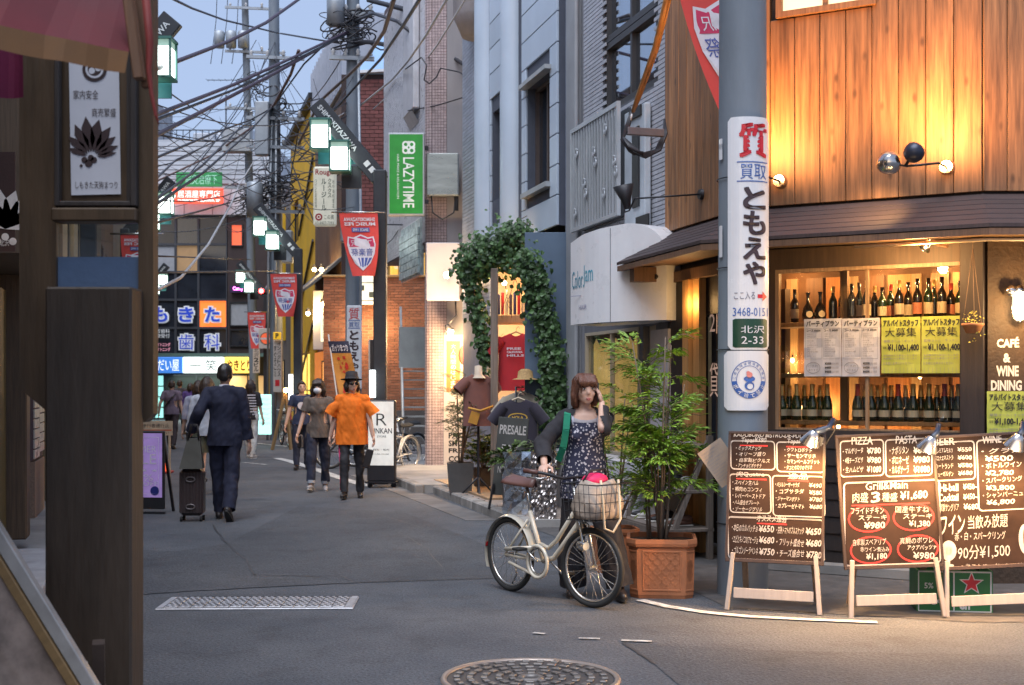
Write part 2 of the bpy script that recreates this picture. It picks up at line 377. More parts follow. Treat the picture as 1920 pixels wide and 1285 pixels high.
b = MB(); b.slab([(sl(3.42, 14.6), 14.6), (sl(3.8, 14.6), 14.6), (sl(3.5, 22), 22), (sl(3.14, 22), 22)], -.05, .006); tag(b.build('gutter', mat('gutter_concrete', (.15, .142, .14), .85, var=.3, sc=4, bump=.3, bs=40, dirt=.6)), kind='structure')
# left pavement with brick edging
b = MB(); b.slab([(sl(-2.2, 5), 5), (sl(-1.02, 5), 5), (sl(-1.02, 60), 60), (sl(-2.2, 60), 60)], -.1, .05); lp = tag(b.build('pavement', CONC), kind='structure')
BRED = mat('edging_brick', (.23, .165, .13), .85, var=.25, sc=8, bump=.3, bs=60, dirt=.4, rnd=.2)
bb = MB(); bb.box((0, 0, 0), (.2, .1, .1), 0, None, .008); b0 = None
for i in range(130):
 Y = 7.2+i*.106; X = sl(-.9, Y)
 if b0 is None: b0 = bb.build('edging_brick', BRED, lp); b0.location = (X, Y, .02); b0.rotation_euler = (0, 0, th)
 else: piece(b0, lp, (X, Y, .02+random.uniform(-.004, .004)), (0, 0, th+random.uniform(-.03, .03)))
# dark paving before the tavern and the salon
b = MB(); C0 = STREET.w(STREET.u(1400)); b.add([(sl(3.95, 14.2), 14.2, .004), (1.22, 10.3, .004), (1.5, 8.9, .004), (3.0, 8.35, .004), (7, 8.2, .004), (7, 12, .004), (3.4, 14.2, .004)], [(0, 1, 2, 3, 4, 5, 6)])
tag(b.build('forecourt', mat('forecourt_paving', (.085, .08, .08), .8, var=.3, sc=9, bump=.3, bs=60, dirt=.4)), kind='structure')
# painted lines (worn) lying on the road
def line(pts, w, name='painted_line'):
 m = MB(); pts = [Vector((x, y, .009)) for x, y in pts]
 L = []; R = []
 for i, p in enumerate(pts):
  d = (pts[min(i+1, len(pts)-1)]-pts[max(i-1, 0)]).normalized(); n = Vector((-d.y, d.x, 0)); e = w/2*(1+random.uniform(-.12, .12)); L.append(p+n*e); R.append(p-n*e)
 for i in range(len(pts)-1): m.quad(R[i], R[i+1], L[i+1], L[i])
 return tag(m.build(name, PAINT), kind='structure')
def gl(*px): return [(G(x, y).x, G(x, y).y) for x, y in px]
line(gl((1200, 1127), (1250, 1139), (1320, 1150), (1400, 1158), (1500, 1163), (1590, 1167), (1645, 1169)), .085)
line(gl((520, 860), (545, 866), (590, 880), (640, 898), (690, 913)), .2)
line(gl((1000, 1189), (1022, 1191)), .035); line(gl((1085, 1199), (1125, 1200)), .03); line(gl((1165, 1203), (1222, 1205)), .04)
line(gl((455, 868), (500, 872)), .08); line(gl((540, 838), (480, 832)), .12)
# cracks and patch seams: strips of tar
TAR = mat('tar_seam', (.035, .036, .04), .6, var=.2, sc=30)
for pts, w in ((gl((273, 1115), (400, 1107), (560, 1099), (700, 1092), (920, 1086)), .012), (gl((400, 985), (425, 1020), (460, 1050), (480, 1082), (560, 1080), (620, 1086)), .02),
               (gl((470, 1079), (560, 1082), (640, 1081), (660, 1090)), .03), (gl((1165, 1207), (1185, 1217), (1225, 1245)), .02), (gl((750, 1000), (800, 1030), (830, 1065)), .01), (gl((690, 960), (720, 968), (790, 990)), .012)):
 p = []
 for i in range(len(pts)-1):
  for k in range(5): t = k/5; p.append((pts[i][0]*(1-t)+pts[i+1][0]*t+random.uniform(-.012, .012), pts[i][1]*(1-t)+pts[i+1][1]*t+random.uniform(-.02, .02)))
 p.append(pts[-1]); q = line(p, w, 'tar_seam'); q.data.materials[0] = TAR; q.location.z = -.004
M_PATCH = M_ASPH.copy(); M_PATCH.name = 'asphalt_patch'; _b = M_PATCH.node_tree.nodes['Principled BSDF']; _h = M_PATCH.node_tree.nodes.new('ShaderNodeHueSaturation'); _h.inputs['Value'].default_value = .78; M_PATCH.node_tree.links.new(_b.inputs['Base Color'].links[0].from_socket, _h.inputs['Color']); M_PATCH.node_tree.links.new(_h.outputs[0], _b.inputs['Base Color'])
for pts in (((240, 1117), (400, 1107), (560, 1099), (700, 1092), (930, 1085), (905, 1020), (760, 962), (560, 950), (425, 1020), (330, 1035), (240, 1030)), ((1165, 1207), (1480, 1222), (1940, 1230), (1940, 1300), (1290, 1300), (1225, 1245))):
 m = MB(); q = gl(*pts); m.add([(x, y, .004) for x, y in q], [tuple(range(len(q)))]); tag(m.build('road_patch', M_PATCH), kind='structure')
# ================================================================ far end of the street
def fwin(parent, x0, x1, z0, z1, y, fm, pm, nx=1, nz=1, fw=.05, dep=.06, name='window', setb=.03):
 """framed window with panes; frame is the part, each pane a sub-part"""
 m = MB(); m.bx(x0, x0+fw, y-dep/2, y+dep/2, z0, z1); m.bx(x1-fw, x1, y-dep/2, y+dep/2, z0, z1)
 m.bx(x0+fw, x1-fw, y-dep/2, y+dep/2, z0, z0+fw); m.bx(x0+fw, x1-fw, y-dep/2, y+dep/2, z1-fw, z1)
 iw, ih = (x1-x0-2*fw), (z1-z0-2*fw)
 for i in range(1, nx): c = x0+fw+iw*i/nx; m.bx(c-fw*.4, c+fw*.4, y-dep*.4, y+dep*.4, z0+fw, z1-fw)
 for j in range(1, nz): c = z0+fw+ih*j/nz; m.bx(x0+fw, x1-fw, y-dep*.36, y+dep*.36, c-fw*.4, c+fw*.4)
 f = m.build(name, fm, parent); f['kind_of'] = 'frame'; del f['kind_of']
 for i in range(nx):
  for j in range(nz):
   q = MB(); a = x0+fw+iw*i/nx; c = z0+fw+ih*j/nz; q.bx(a, a+iw/nx, y+setb*.2, y+setb*.2+.008, c, c+ih/nz); q.build('pane', pm, f)
 return f
DGLASS = mat('dark_glass', (.02, .025, .035), .08, var=.3, sc=1.5, bump=0, spec=.8)
BLIND = mat('window_blind', (.35, .36, .38), .7, var=.1); AMBER = glow('amber_window', (1, .62, .28), .14)
WHITE = mat('white_panel', (.72, .72, .73), .5, var=.05, bump=.03, dirt=.12)
LGREY = mat('light_grey_siding', (.47, .5, .55), .6, var=.08, sc=2, bump=.05, dirt=.3)
DFRAME = mat('dark_metal_frame', (.035, .037, .042), .45, metal=.4, var=.2, bump=.03)
YT = 57.0; TF = Fr(gx(280, YT), YT, 0)
def tx(px): return gx(px, YT)-TF.o.x
def tz(py): return gz(py, YT)
tb = fthing(TF, 'corner_building', 'grey clad corner building closing the far end of the street with dark glazed dental floor', 'building')
m = MB(); m.bx(tx(240), tx(505), 0, 9, tz(404), tz(262)); m.build('upper_wall', LGREY, tb)
for k in range(9):
 z = tz(345)+k*(tz(266)-tz(345))/9; m = MB(); m.box(((tx(240)+tx(505))/2, -.04, z+.09), (tx(505)-tx(240), .05, (tz(266)-tz(345))/9-.03), 0, RX(-.08)); m.build('siding_board', LGREY, tb)
for k in range(5): m = MB(); w = (tx(505)-tx(240))/5; m.bx(tx(240)+k*w+.02, tx(240)+(k+1)*w-.02, -.06, -.002, tz(403), tz(350)); m.build('fascia_panel', mat('fascia_white', (.6, .62, .66), .5, var=.06, dirt=.2), tb)
m = MB(); m.bx(tx(240), tx(505), 1.2, 9, 0, tz(404)-.01); m.build('inner_wall', mat('dark_inner_wall', (.05, .052, .06), .8), tb)
GF = mat('grey_mullion', (.06, .064, .075), .5, metal=.3)
xs = [240, 283, 328, 371, 425]; zs = [664, 615, 562, 510, 458, 406]
glz = [DGLASS, mat('tinted_glass', (.022, .026, .036), .1, var=.4, sc=1, bump=0)]
for i in range(len(xs)-1):
 for j in range(len(zs)-1):
  fm = GF; pm = glz[(i+j) % 2]
  if (i, j) == (2, 3): pm = mat('wooden_blind', (.32, .2, .1), .7, var=.15, sc=2, emit=.12)
  if (i, j) == (1, 3): pm = BLIND
  if (i, j) == (3, 1): pm = glow('orange_poster_glow', (1, .16, .03), .4)
  fwin(tb, tx(xs[i]), tx(xs[i+1]), tz(zs[j]), tz(zs[j+1]), .15, fm, pm, 1, 1, .05, .12)
for k, (a, c, d) in enumerate(((352, 368, 550), (352, 368, 600), (357, 370, 650))):
 m = MB(); m.bx(tx(a), tx(c), .35, .4, tz(d+8), tz(d-22)); m.build('lit_ceiling', glow('pale_green_light', (.6, .95, .85), .2), tb)
LB = mat('blue_letter', (.02, .06, .5), .5, emit=.1); LW = mat('white_letter', (.6, .62, .65), .5, emit=.1)
def flet(par, ch, x0, x1, z0, z1, y, mats=(LW, LB), bold=.03):
 m = MB(); e = .06; [m.text(ch, x0+q*e, x1+q*e, z0+r*e, z1+r*e, y+.012*(q+2)+.004*(r+2), 0, .03) for q in (-1, 0, 1) for r in (-1, 0, 1)]; m.text(ch, x0, x1, z0, z1, y-.01, 1, .03); return m.build('sign_letter', list(mats), par)
for ch, a, c, d, e in (('も', 286, 314, 576, 604), ('き', 335, 363, 576, 604), ('た', 384, 412, 576, 604), ('歯', 335, 363, 627, 656), ('科', 384, 412, 627, 656)): flet(tb, ch, tx(a), tx(c), tz(e), tz(d), .0)
m = MB()
for r, t in enumerate(('看板歯科', '診療受付')): m.text(t, tx(284), tx(318), tz(625+r*9), tz(617+r*9), .02, 0, .03)
for r in range(2): m.text('ホワイトニング', tx(284), tx(319), tz(650+r*9), tz(643+r*9), .02, 1, .02)
m.build('window_lettering', [LW, mat('pink_letter', (.7, .3, .4), .5, emit=.2)], tb)
# brown right-hand wing
BRK = mat('dark_brown_tile', (.045, .028, .026), .6, var=.2, sc=4, isl=.2)
m = MB(); m.bx(tx(426), tx(520), .1, 1.1, tz(664), tz(405)); m.build('wing_wall', BRK, tb)
for (a, c, d, e, pm) in ((432, 455, 420, 462, glow('red_room', (.8, .12, .05), .25)), (430, 466, 566, 612, BLIND), (430, 470, 618, 650, DGLASS)): fwin(tb, tx(a), tx(c), tz(e), tz(d), .06, DFRAME, pm, 1, 1, .05, .1)
nn = MB(); nn.bx(tx(432), tx(463), -.12, 0, tz(549), tz(536)); nn.text('Candy', tx(438), tx(457), tz(547), tz(538), -.13, 1, .02); nn.build('neon_sign', [mat('neon_back', (.05, .02, .08), .5), glow('neon_pink', (1, .15, .7), 2.2)], tb)
# shops on its ground floor: three lit fascia signs over dark shopfronts
for a, c, base, txt, tcol, lab, nm in ((250, 345, (.05, .2, .62), 'ふとんだい屋', (.85, .9, 1), 'blue lit shop fascia sign at the far end of the street', 'b'), (346, 421, (.85, 1.0, .95), '一 笑', (.02, .02, .02), 'white lit shop fascia sign at the far end, between the blue and yellow ones', 'w'), (424, 477, (1.0, .62, .1), 'やきとり', (.25, .05, .01), 'yellow lit shop fascia sign at the far end of the street', 'y')):
 t = thing('fascia_sign', lab, 'shop sign', TF.w(tx(a), -.32, 0), 0, 'lit fascia signs at the street end'); W = tx(c)-tx(a)
 m = MB(); m.bx(0, W, 0, .3, tz(700), tz(670), 0, .02); m.build('sign_box', glow('fascia_'+nm, base, .42 if nm != 'b' else .22), t)
 m = MB(); m.text(txt, W*.08, W*.94, tz(696), tz(675), -.012, 0, .03, keep=(nm == 'w')); m.build('lettering', mat('fascia_letter_'+nm, tcol, .5, emit=.3 if nm == 'b' else 0), t)
m = MB(); m.bx(tx(240), tx(505), -.28, .6, tz(669), tz(663)); m.build('canopy_edge', mat('canopy_green', (.12, .2, .17), .5), tb)
for a, c, pm in ((250, 306, glow('fridge_glow', (.3, .7, .65), .3)), (306, 424, mat('deep_shop', (.015, .02, .018), .7)), (424, 500, glow('warm_shop', (.9, .5, .2), .1))):
 fwin(tb, tx(a), tx(c), 0.02, tz(702), .3, DFRAME, pm, 3 if a == 250 else 2, 4 if a == 250 else 1, .06, .1, 'shopfront')
lamp(tb, 'AREA', (tx(385), -1.2, tz(703)), 40, (.8, 1, .9), 3.0, (tx(385), -1.2, 0))
# rooftop plant, aerials
rt = thing('rooftop_tank', 'grey rooftop water tank with railing above the far corner building', 'tank', TF.w(tx(330), 3, tz(262)))
m = MB(); m.bx(0, 1.0, 0, 1, 0, .9, 0, .05); m.build('tank_body', LGREY, rt)
m = MB()
for i in range(14): m.cone((-1.2+i*.3, -.6, 0), (-1.2+i*.3, -.6, .9), .02, n=4)
m.tube([(-1.2, -.6, .9), (2.7, -.6, .9)], .025, 4); m.build('railing', GF, rt)
t = thing('tv_aerial', 'thin television aerial with dish standing on the far roof', 'aerial', TF.w(tx(386), 4, tz(262)))
m = MB(); m.cone((0, 0, 0), (0, 0, tz(140)-tz(262)), .035, n=5)
for z, w in ((3.6, .9), (2.2, 1.2), (1.1, .6)): m.tube([(-w, 0, z), (w, 0, z)], .018, 4); [m.tube([(-w+k*w/3, -.25, z), (-w+k*w/3, .25, z)], .012, 4) for k in range(7)]
m.build('mast', GF, t); m = MB(); m.ball((-.35, -.1, .7), (.4, .08, .4), 12, 6); m.build('dish', LGREY, t)
b = MB(); b.bx(tx(372), tx(425), 5, 8, tz(262), tz(195)); sh = fthing(TF, 'rooftop_shed', 'pale rooftop stair head behind the poles at the street end', 'roof structure'); b.build('wall', LGREY, sh)
m = MB(); m.bx(tx(396), tx(423), 4.6, 4.98, tz(245), tz(200), 0, .03); m.build('louvre', GF, sh)
# more houses behind to close the view left and right of the junction
for a, c, top, col, lab in ((-60, 240, 150, (.3, .31, .34), 'plain grey block behind the noticeboard post at the far junction'), (505, 640, 330, (.2, .19, .2), 'dark low block behind the yellow house at the far junction')):
 t = thing('far_block', lab, 'building', (gx(a, YT), YT-.5+(2 if a > 0 else 0), 0)); w = gx(c, YT)-gx(a, YT); m = MB(); m.bx(0, w, 0, 8, 0, gz(top, YT)); m.build('wall', mat('far_wall%d' % a, col, .8, dirt=.3), t)
 for i in range(int(w/1.6)):
  for j in range(3): fwin(t, .4+i*1.6, 1.4+i*1.6, 1.2+j*3, 2.5+j*3, -.02, DFRAME, DGLASS if (i+j) % 3 else AMBER, 2, 1, .05, .1)
# ================================================================ right-hand houses, far to near
def tiles(m, u0, u1, z0, z1, v, w, h, gap=.006, d=.012, mi=0, holes=(), offs=.5, j=.0):
 rows = int((z1-z0)/h);
 for r in range(rows):
  z = z0+r*h; x = u0-(w*offs if r % 2 else 0)
  while x < u1-.001:
   a = max(x, u0)+gap/2; c = min(x+w, u1)-gap/2; x += w
   if c-a < .01: continue
   zc = z+h/2; xc = (a+c)/2
   if any(q[0] < xc < q[1] and q[2] < zc < q[3] for q in holes): continue
   q = random.uniform(-j, j); y0 = v-d+q; A, B, Cc, D = a, c, z+gap/2, z+h-gap/2
   m.add([(A, y0, Cc), (B, y0, Cc), (B, y0, D), (A, y0, D), (A, v, Cc), (B, v, Cc), (B, v, D), (A, v, D)], [(0, 1, 2, 3), (3, 2, 6, 7), (0, 4, 5, 1), (1, 5, 6, 2), (4, 0, 3, 7)], mi)
 return m
def wood(name, col, var=.35, rough=.6, rnd=.16, bump=.2, st=(14, 14, .7), sc=3.0, dirt=.35, knots=0.0): return mat(name, col, rough, var=var, sc=sc, bump=bump, bs=9, stretch=st, rnd=rnd, dirt=dirt, knots=knots)
def signtext(parent, name, mats, items, y=-.003):
 m = MB()
 for it in items:
  t, x0, x1, z0, z1, mi = it[:6]; kw = it[6] if len(it) > 6 else {}
  m.text(t, x0, x1, z0, z1, y, mi, kw.pop('bold', .01) if kw else .01, **kw)
 return m.build(name, mats, parent)
# ---- yellow house and its dark neighbour
def street_house(name, label, pa, pc, top, wallm, v=0.0, depth=6, z0=0.0):
 ua, uc = STREET.u(pa, v), STREET.u(pc, v); fr = STREET.sub(ua, v); t = fthing(fr, name, label, 'house'); return fr, t, uc-ua
YEL = mat('yellow_render', (.80, .46, .02), .7, var=.08, sc=2, bump=.05, dirt=.12)
fr, yh, W = street_house('yellow_house', 'tall bright yellow rendered house with slanting top beyond the slim brown house', 545, 592, 0, YEL)
hz = fr.z(575, 218); m = MB(); m.wall(0, W, 0, hz, [(W*.1, W*.35, 4, 5.4), (W*.1, W*.35, 7, 8.6), (W*.2, W*.8, 0, 2.7)], 0, .2); m.bx(0, W, .2, 5, 0, hz); m.build('wall', YEL, yh)
for h in ((W*.1, W*.35, 4, 5.4), (W*.1, W*.35, 7, 8.6)): fwin(yh, *h, .1, DFRAME, DGLASS, 2, 1)
fwin(yh, W*.2, W*.8, 0.02, 2.7, .1, DFRAME, glow('yellow_shop_glow', (1, .6, .1), .4), 3, 2, name='shopfront')
m = MB(); m.bx(-.1, W+.1, -.25, .1, hz, hz+.18); m.build('coping', DFRAME, yh)
for k in range(3): m = MB(); m.beam((W*.42, -.05, 1.5+k*2.8), (W*.95, -.05, 3.6+k*2.8), .06, .1); m.build('brace', DFRAME, yh)
fr, dh, W = street_house('dark_house', 'dark grey house with yellow corner bands past the yellow house', 505, 545, 0, None)
m = MB(); m.bx(0, W, 0, 5, 0, 8.6); m.build('wall', mat('dark_render', (.12, .11, .11), .8, dirt=.3), dh)
for k in range(3): m = MB(); m.bx(W*(.1+.33*k), W*(.1+.33*k)+.5, -.1, -.003, 3.4, 8.9); m.build('band', YEL, dh)
for k in range(4): fwin(dh, .4+k*2.2, 1.8+k*2.2, 1.0, 2.6, -.03, DFRAME, AMBER if k % 2 else DGLASS, 2, 1)
# ---- slim brown timber house with grey ribbed upper block
BWOOD = wood('brown_boarding', (.16, .09, .05));
fr, wh, W = street_house('timber_house', 'slim brown boarded house with grey ribbed upper block left of the utility pole', 592, 652, 0, BWOOD)
zt = fr.z(615, 215); m = MB(); m.bx(0, W, .05, 4, 0, zt); m.build('wall', BWOOD, wh)
n = 12
bm_ = MB(); bm_.bx(-W/n/2+.012, W/n/2-.012, -.02, .049, 2.9, zt-.05); bd0 = None
for k in range(n):
 x = (k+.5)*W/n
 if bd0 is None: bd0 = bm_.build('board', BWOOD, wh, loc=(x, 0, 0))
 else: piece(bd0, wh, (x, 0, 0))
RIB = mat('ribbed_grey_metal', (.42, .45, .52), .5, metal=.2, var=.06, dirt=.2)
zu = fr.z(600, 120); m = MB(); m.bx(-.1, W-.4, -.1, 3.5, zt, zu); m.build('upper_block', RIB, wh)
for k in range(14): m = MB(); m.bx(-.1+k*(W-.3)/14, -.04+k*(W-.3)/14, -.16, -.103, zt+.05, zu-.02); m.build('rib', RIB, wh)
m = MB(); m.add([(-.3, -1.0, 4.3), (W+.2, -1.0, 4.3), (W+.2, 0, 5.2), (-.3, 0, 5.2), (-.3, -1.0, 4.22), (W+.2, -1.0, 4.22), (W+.2, 0, 5.1), (-.3, 0, 5.1)], [(0, 1, 2, 3), (7, 6, 5, 4), (0, 4, 5, 1), (1, 5, 6, 2), (3, 7, 4, 0)]); m.build('canopy', mat('canopy_grey', (.2, .19, .18), .8, dirt=.4), wh)
m = MB(); m.bx(.2, W-.3, -.06, .04, 0, 2.6); m.build('shop_wall', mat('orange_shop_wall_glow', (.55, .16, .03), .6, var=.15, emit=.25), wh)  # lit look of the wall is put into its material as a glow
fwin(wh, W*.35, W*.75, .1, 2.3, -.1, BWOOD, glow('warm_orange_glow', (1, .4, .1), .35), 2, 2, name='shopfront')
# ---- red-brown brick house (its end wall faces the camera)
YB = 33.0; BF = Fr(gx(640, YB), YB, 0)
def bxp(px): return gx(px, YB)-BF.o.x
def bzp(py): return gz(py, YB)
bk = fthing(BF, 'brick_house', 'dark red brick house with sloping blue roof and amber window behind the green sign', 'house')
MORT = mat('dark_mortar', (.045, .03, .03), .9, var=.1, bump=0); BR1 = mat('dark_red_brick', (.165, .055, .05), .8, var=.15, sc=9, bump=.2, isl=.28)
win = (bxp(727), bxp(800), bzp(520), bzp(400))
m = MB(); m.wall(0, bxp(860), 0, bzp(140), [win], 0, .25); m.bx(0, .3, .25, 7, 0, bzp(140)); m.build('wall', MORT, bk)
m = MB(); tiles(m, bxp(660), bxp(800), bzp(520), bzp(142), 0, .23, .1, .014, .02, 0, [(win[0]-.05, win[1], win[2]-.1, win[3]+.05)]); m.build('brickwork', BR1, bk, 'stuff')
BR2 = mat('orange_brick', (.30, .12, .06), .75, var=.15, sc=9, bump=.2, isl=.25); MO2 = mat('pale_mortar', (.38, .28, .2), .9, var=.1, bump=0)
m = MB(); m.bx(bxp(612), bxp(820), -.5, -.003, 0, bzp(523)); m.build('lower_wall', MO2, bk)
m = MB(); tiles(m, bxp(612), bxp(800), .9, bzp(524), -.5, .19, .07, .012, .014); m.build('lower_brickwork', BR2, bk, 'stuff')
m = MB(); m.bx(bxp(610), bxp(822), -.56, -.503, 0, .9); m.build('stone_plinth', mat('dark_plinth', (.10, .09, .085), .85, dirt=.4), bk)
m = MB(); m.bx(bxp(610), bxp(822), -.58, .0, bzp(523)+.002, bzp(519), 0, .01); m.build('ledge', mat('ochre_ledge', (.45, .28, .12), .7), bk)
AMF = mat('amber_frame', (.5, .3, .08), .5); AMG = glow('amber_room', (1, .5, .1), .3)
m = MB(); m.bx(win[0], win[1], 1.2, 1.25, win[2], win[3]); m.bx(win[0]-.02, win[0], .26, 1.2, win[2], win[3]); m.build('lit_room', AMG, bk)
gw = glass('clear_pane'); fwin(bk, *win, .08, AMF, gw, 4, 3, .05, .08)
for px in (738, 750): m = MB(); m.lathe([(.02, .2), (.05, .17), (.15, 0), (.13, 0), (.03, .16)], 10, 0, TR(bxp(px), .7, bzp(447))); m.build('green_lamp_shade', glow('green_shade', (.2, 1, .04), .6), bk)
m = MB(); m.lathe([(.1, 0), (.14, .3), (.14, .5), (.2, .62), (.04, .68)], 10, 0, TR(bxp(743), .6, bzp(500))); m.build('table_lamp', mat('lamp_cream', (.8, .5, .3), .5, emit=.4), bk)
m = MB(); a, c = bxp(668), bxp(800); zz = bzp(140); m.add([(a, -.05, zz+.01), (c, -.05, zz+.12), (c+1.4, 3.2, zz+3.6), (a+1.4, 3.2, zz+3.5), (a, .05, zz-.03), (c, .05, zz+.02), (c+1.4, 3.3, zz+3.5), (a+1.4, 3.3, zz+3.4)], [(0, 1, 2, 3), (7, 6, 5, 4), (0, 4, 5, 1), (3, 0, 4, 7)][:4] + [(0, 3, 7, 4)]); m.build('roof', mat('blue_roof_metal', (.22, .36, .55), .4, var=.06, sc=1, dirt=.1), bk)
m = MB(); m.beam((a-.05, -.1, zz+.03), (c+.05, -.1, zz+.14), .12, .07); m.build('roof_edge', WHITE, bk)
# framed plan board fixed to the bricks
t = thing('notice_frame', 'lit framed floor plan board on the orange bricks right of the utility pole', 'notice', BF.w(bxp(676), -.62, bzp(574)))
w, h = bxp(714)-bxp(676), bzp(510)-bzp(574); m = MB(); m.bx(0, w, 0, .08, 0, h, 0, .01); m.build('board', mat('notice_cream', (.75, .68, .5), .5, emit=.35), t)
m = MB(); [m.bx(*q) for q in ((0, w, -.02, -.001, .1*h, .12*h), (0, w, -.02, -.001, h*.62, h*.64), (.03, w*.32, -.01, -.001, h*.4, h*.55), (w*.55, w*.85, -.01, -.001, h*.2, h*.36))]; m.build('print', mat('dark_print', (.08, .1, .08), .6), t)
# ---- corner shop building: grey end wall, tiled rounded corner, tiled upper street face
YW = 22.8; WF = Fr(gx(797, YW), YW, 0)
def wx(px): return gx(px, YW)-WF.o.x
def wz(py): return gz(py, YW)
cb = fthing(WF, 'corner_shop_building', 'grey rendered corner building with pinkish square tiled corner pillar beside the green sign', 'building')
GREYR = mat('grey_render', (.36, .34, .35), .85, var=.12, sc=1.2, bump=.12, bs=30, dirt=.35, stretch=(1.5, 1.5, .5)); GROUT = mat('dark_grout', (.12, .09, .10), .9, var=.1, bump=0)
PTILE = mat('pinkish_tile', (.47, .37, .37), .35, var=.1, sc=6, bump=.03, isl=.12)
m = MB(); m.bx(wx(838), wx(838)+3.2, 0, .3, 0, 9.5); m.build('end_wall', GREYR, cb)
m = MB(); m.bx(.12, wx(838)-.002, .01, .45, 0, 9.5); m.lathe([(.118, 0), (.118, 9.5)], 6, 0, TR(.12, .13, 0), True, (pi, 1.5*pi)); m.build('pillar_core', GROUT, cb)
m = MB(); tiles(m, .125, wx(838)-.005, .05, 9.4, .01, .052, .052, .007, .012, 0, (), 0)
for r in range(180):
 for k in range(4):
  a0, a1 = pi+k*pi/8+.03, pi+(k+1)*pi/8-.03; z0, z1 = .05+r*.052+.003, .05+(r+1)*.052-.004; q = [(.12+.132*cos(a), .13+.132*sin(a), z) for z in (z0, z1) for a in (a0, a1)]
  m.add(q, [(0, 1, 3, 2)])
m.build('corner_tiles', PTILE, cb, 'stuff')
uth = STREET.th-WF.th
uf = MB(); M_ = TR(0, .13, 0) @ RZ(uth)            # upper street face, running back from the corner
core = MB(); core.bx(-4.5, -.0, 0, .3, wz(455), 9.5); [uf.v.extend([]) for _ in ()]
tl = MB(); tiles(tl, -4.5, -.02, wz(452), 9.4, 0, .105, .052, .007, .012, 0, (), .5)
o1 = core.build('upper_wall', GROUT, cb); o1.matrix_local = M_; o2 = tl.build('wall_tiles', mat('white_tile', (.62, .62, .66), .3, var=.06, bump=.02, isl=.08), cb, 'stuff'); o2.matrix_local = M_
m = MB(); m.bx(-1.5, -.45, -.14, -.02, wz(190), 9.3, 0, .02); m.add([(-1.4, -.14, wz(192)), (-.55, -.14, wz(192)), (-.55, -.02, wz(215)), (-1.4, -.02, wz(215))], [(3, 2, 1, 0)]); o = m.build('bay_window', mat('bay_grey', (.55, .55, .58), .5, dirt=.2), cb); o.matrix_local = M_
m = MB(); tiles(m, -2.2, -.3, wz(508), wz(408), -.05, .14, .14, .012, .04, 0, (), 0); m.bx(-2.25, -.25, -.045, .02, wz(512), wz(404)); o = m.build('glass_blocks', mat('glass_block', (.5, .62, .62), .12, var=.5, sc=8, bump=.6, bs=14, spec=.9), cb, 'stuff'); o.matrix_local = M_
# cafe poster panel on the end wall
t = fthing(WF.sub(wx(832), -.07), 'cafe_poster', 'tall pale cafe poster panel printed FRESH COFFEE under the bright spotlight', 'poster'); w = wx(900)-wx(832)
zb, zt_ = wz(882), wz(628)
m = MB(); m.bx(0, w, 0, .05, zb, zt_, 0, .006); m.build('panel', mat('poster_board', (.62, .55, .5), .5, var=.05, bump=.02), t)
m = MB(); m.rect(.05, w*.45, wz(735), wz(640), -.004, 0); m.rect(w*.45, w-.03, wz(735), wz(640), -.004, 1)
for q in ((.2, .72, .12), (.36, .6, .09), (.58, .8, .1), (.64, .55, .12), (.75, .7, .08)): m.ball((w*(.5+q[0]*.45), -.006, wz(735)+(wz(640)-wz(735))*q[1]), (q[2], .004, q[2]*1.5), 8, 6, 2 if q[0] < .6 else 3)
m.build('picture', [mat('poster_orange', (.45, .2, .06), .5), mat('poster_warm', (.55, .42, .3), .5), mat('poster_red', (.6, .06, .04), .5), mat('poster_yellow', (.7, .4, .05), .5)], t)
m = MB(); m.column('大人時間のはじまり', w*.2, w*.34, wz(733), wz(645), -.006, 0, .02); m.build('vertical_lettering', mat('cream_letter', (.8, .72, .6), .5), t)
m = MB()
for i, s_ in enumerate(('PASTA', 'SMOOTHIE', 'FRESH JUICE', 'COFFEE', 'COCKTAIL')): m.text(s_, w*.14, w*.14+len(s_)*.078, wz(822+i*14.6), wz(811+i*14.6), -.004, 0, .03)
m.build('lettering', mat('black_letter', (.03, .03, .03), .5), t)
# ---- narrow bluish tiled strip with a round balcony
fr, bs, W = street_house('tiled_stair_tower', 'narrow blue grey tiled stair tower with a small round balcony', 868, 920, 0, None)
BT = mat('blue_grey_tile', (.33, .36, .43), .4, var=.12, bump=.05, isl=.12)
m = MB(); m.bx(0, W, 0, 3, 0, 9.5); m.build('wall', mat('blue_grout', (.2, .21, .26), .9), bs)
m = MB(); tiles(m, 0, W, 2.6, 9.4, 0, .2, .06, .008, .01); m.build('wall_tiles', BT, bs, 'stuff')
zb = fr.z(893, 75); m = MB(); m.lathe([(0, zb), (.3, zb+.02), (.42, zb+.3), (.44, zb+.34), (.44, 9)], 18, 0, TR(W*.55, .05, 0), True, (pi, 2*pi)); m.build('round_balcony', mat('balcony_brown', (.3, .27, .27), .6), bs)
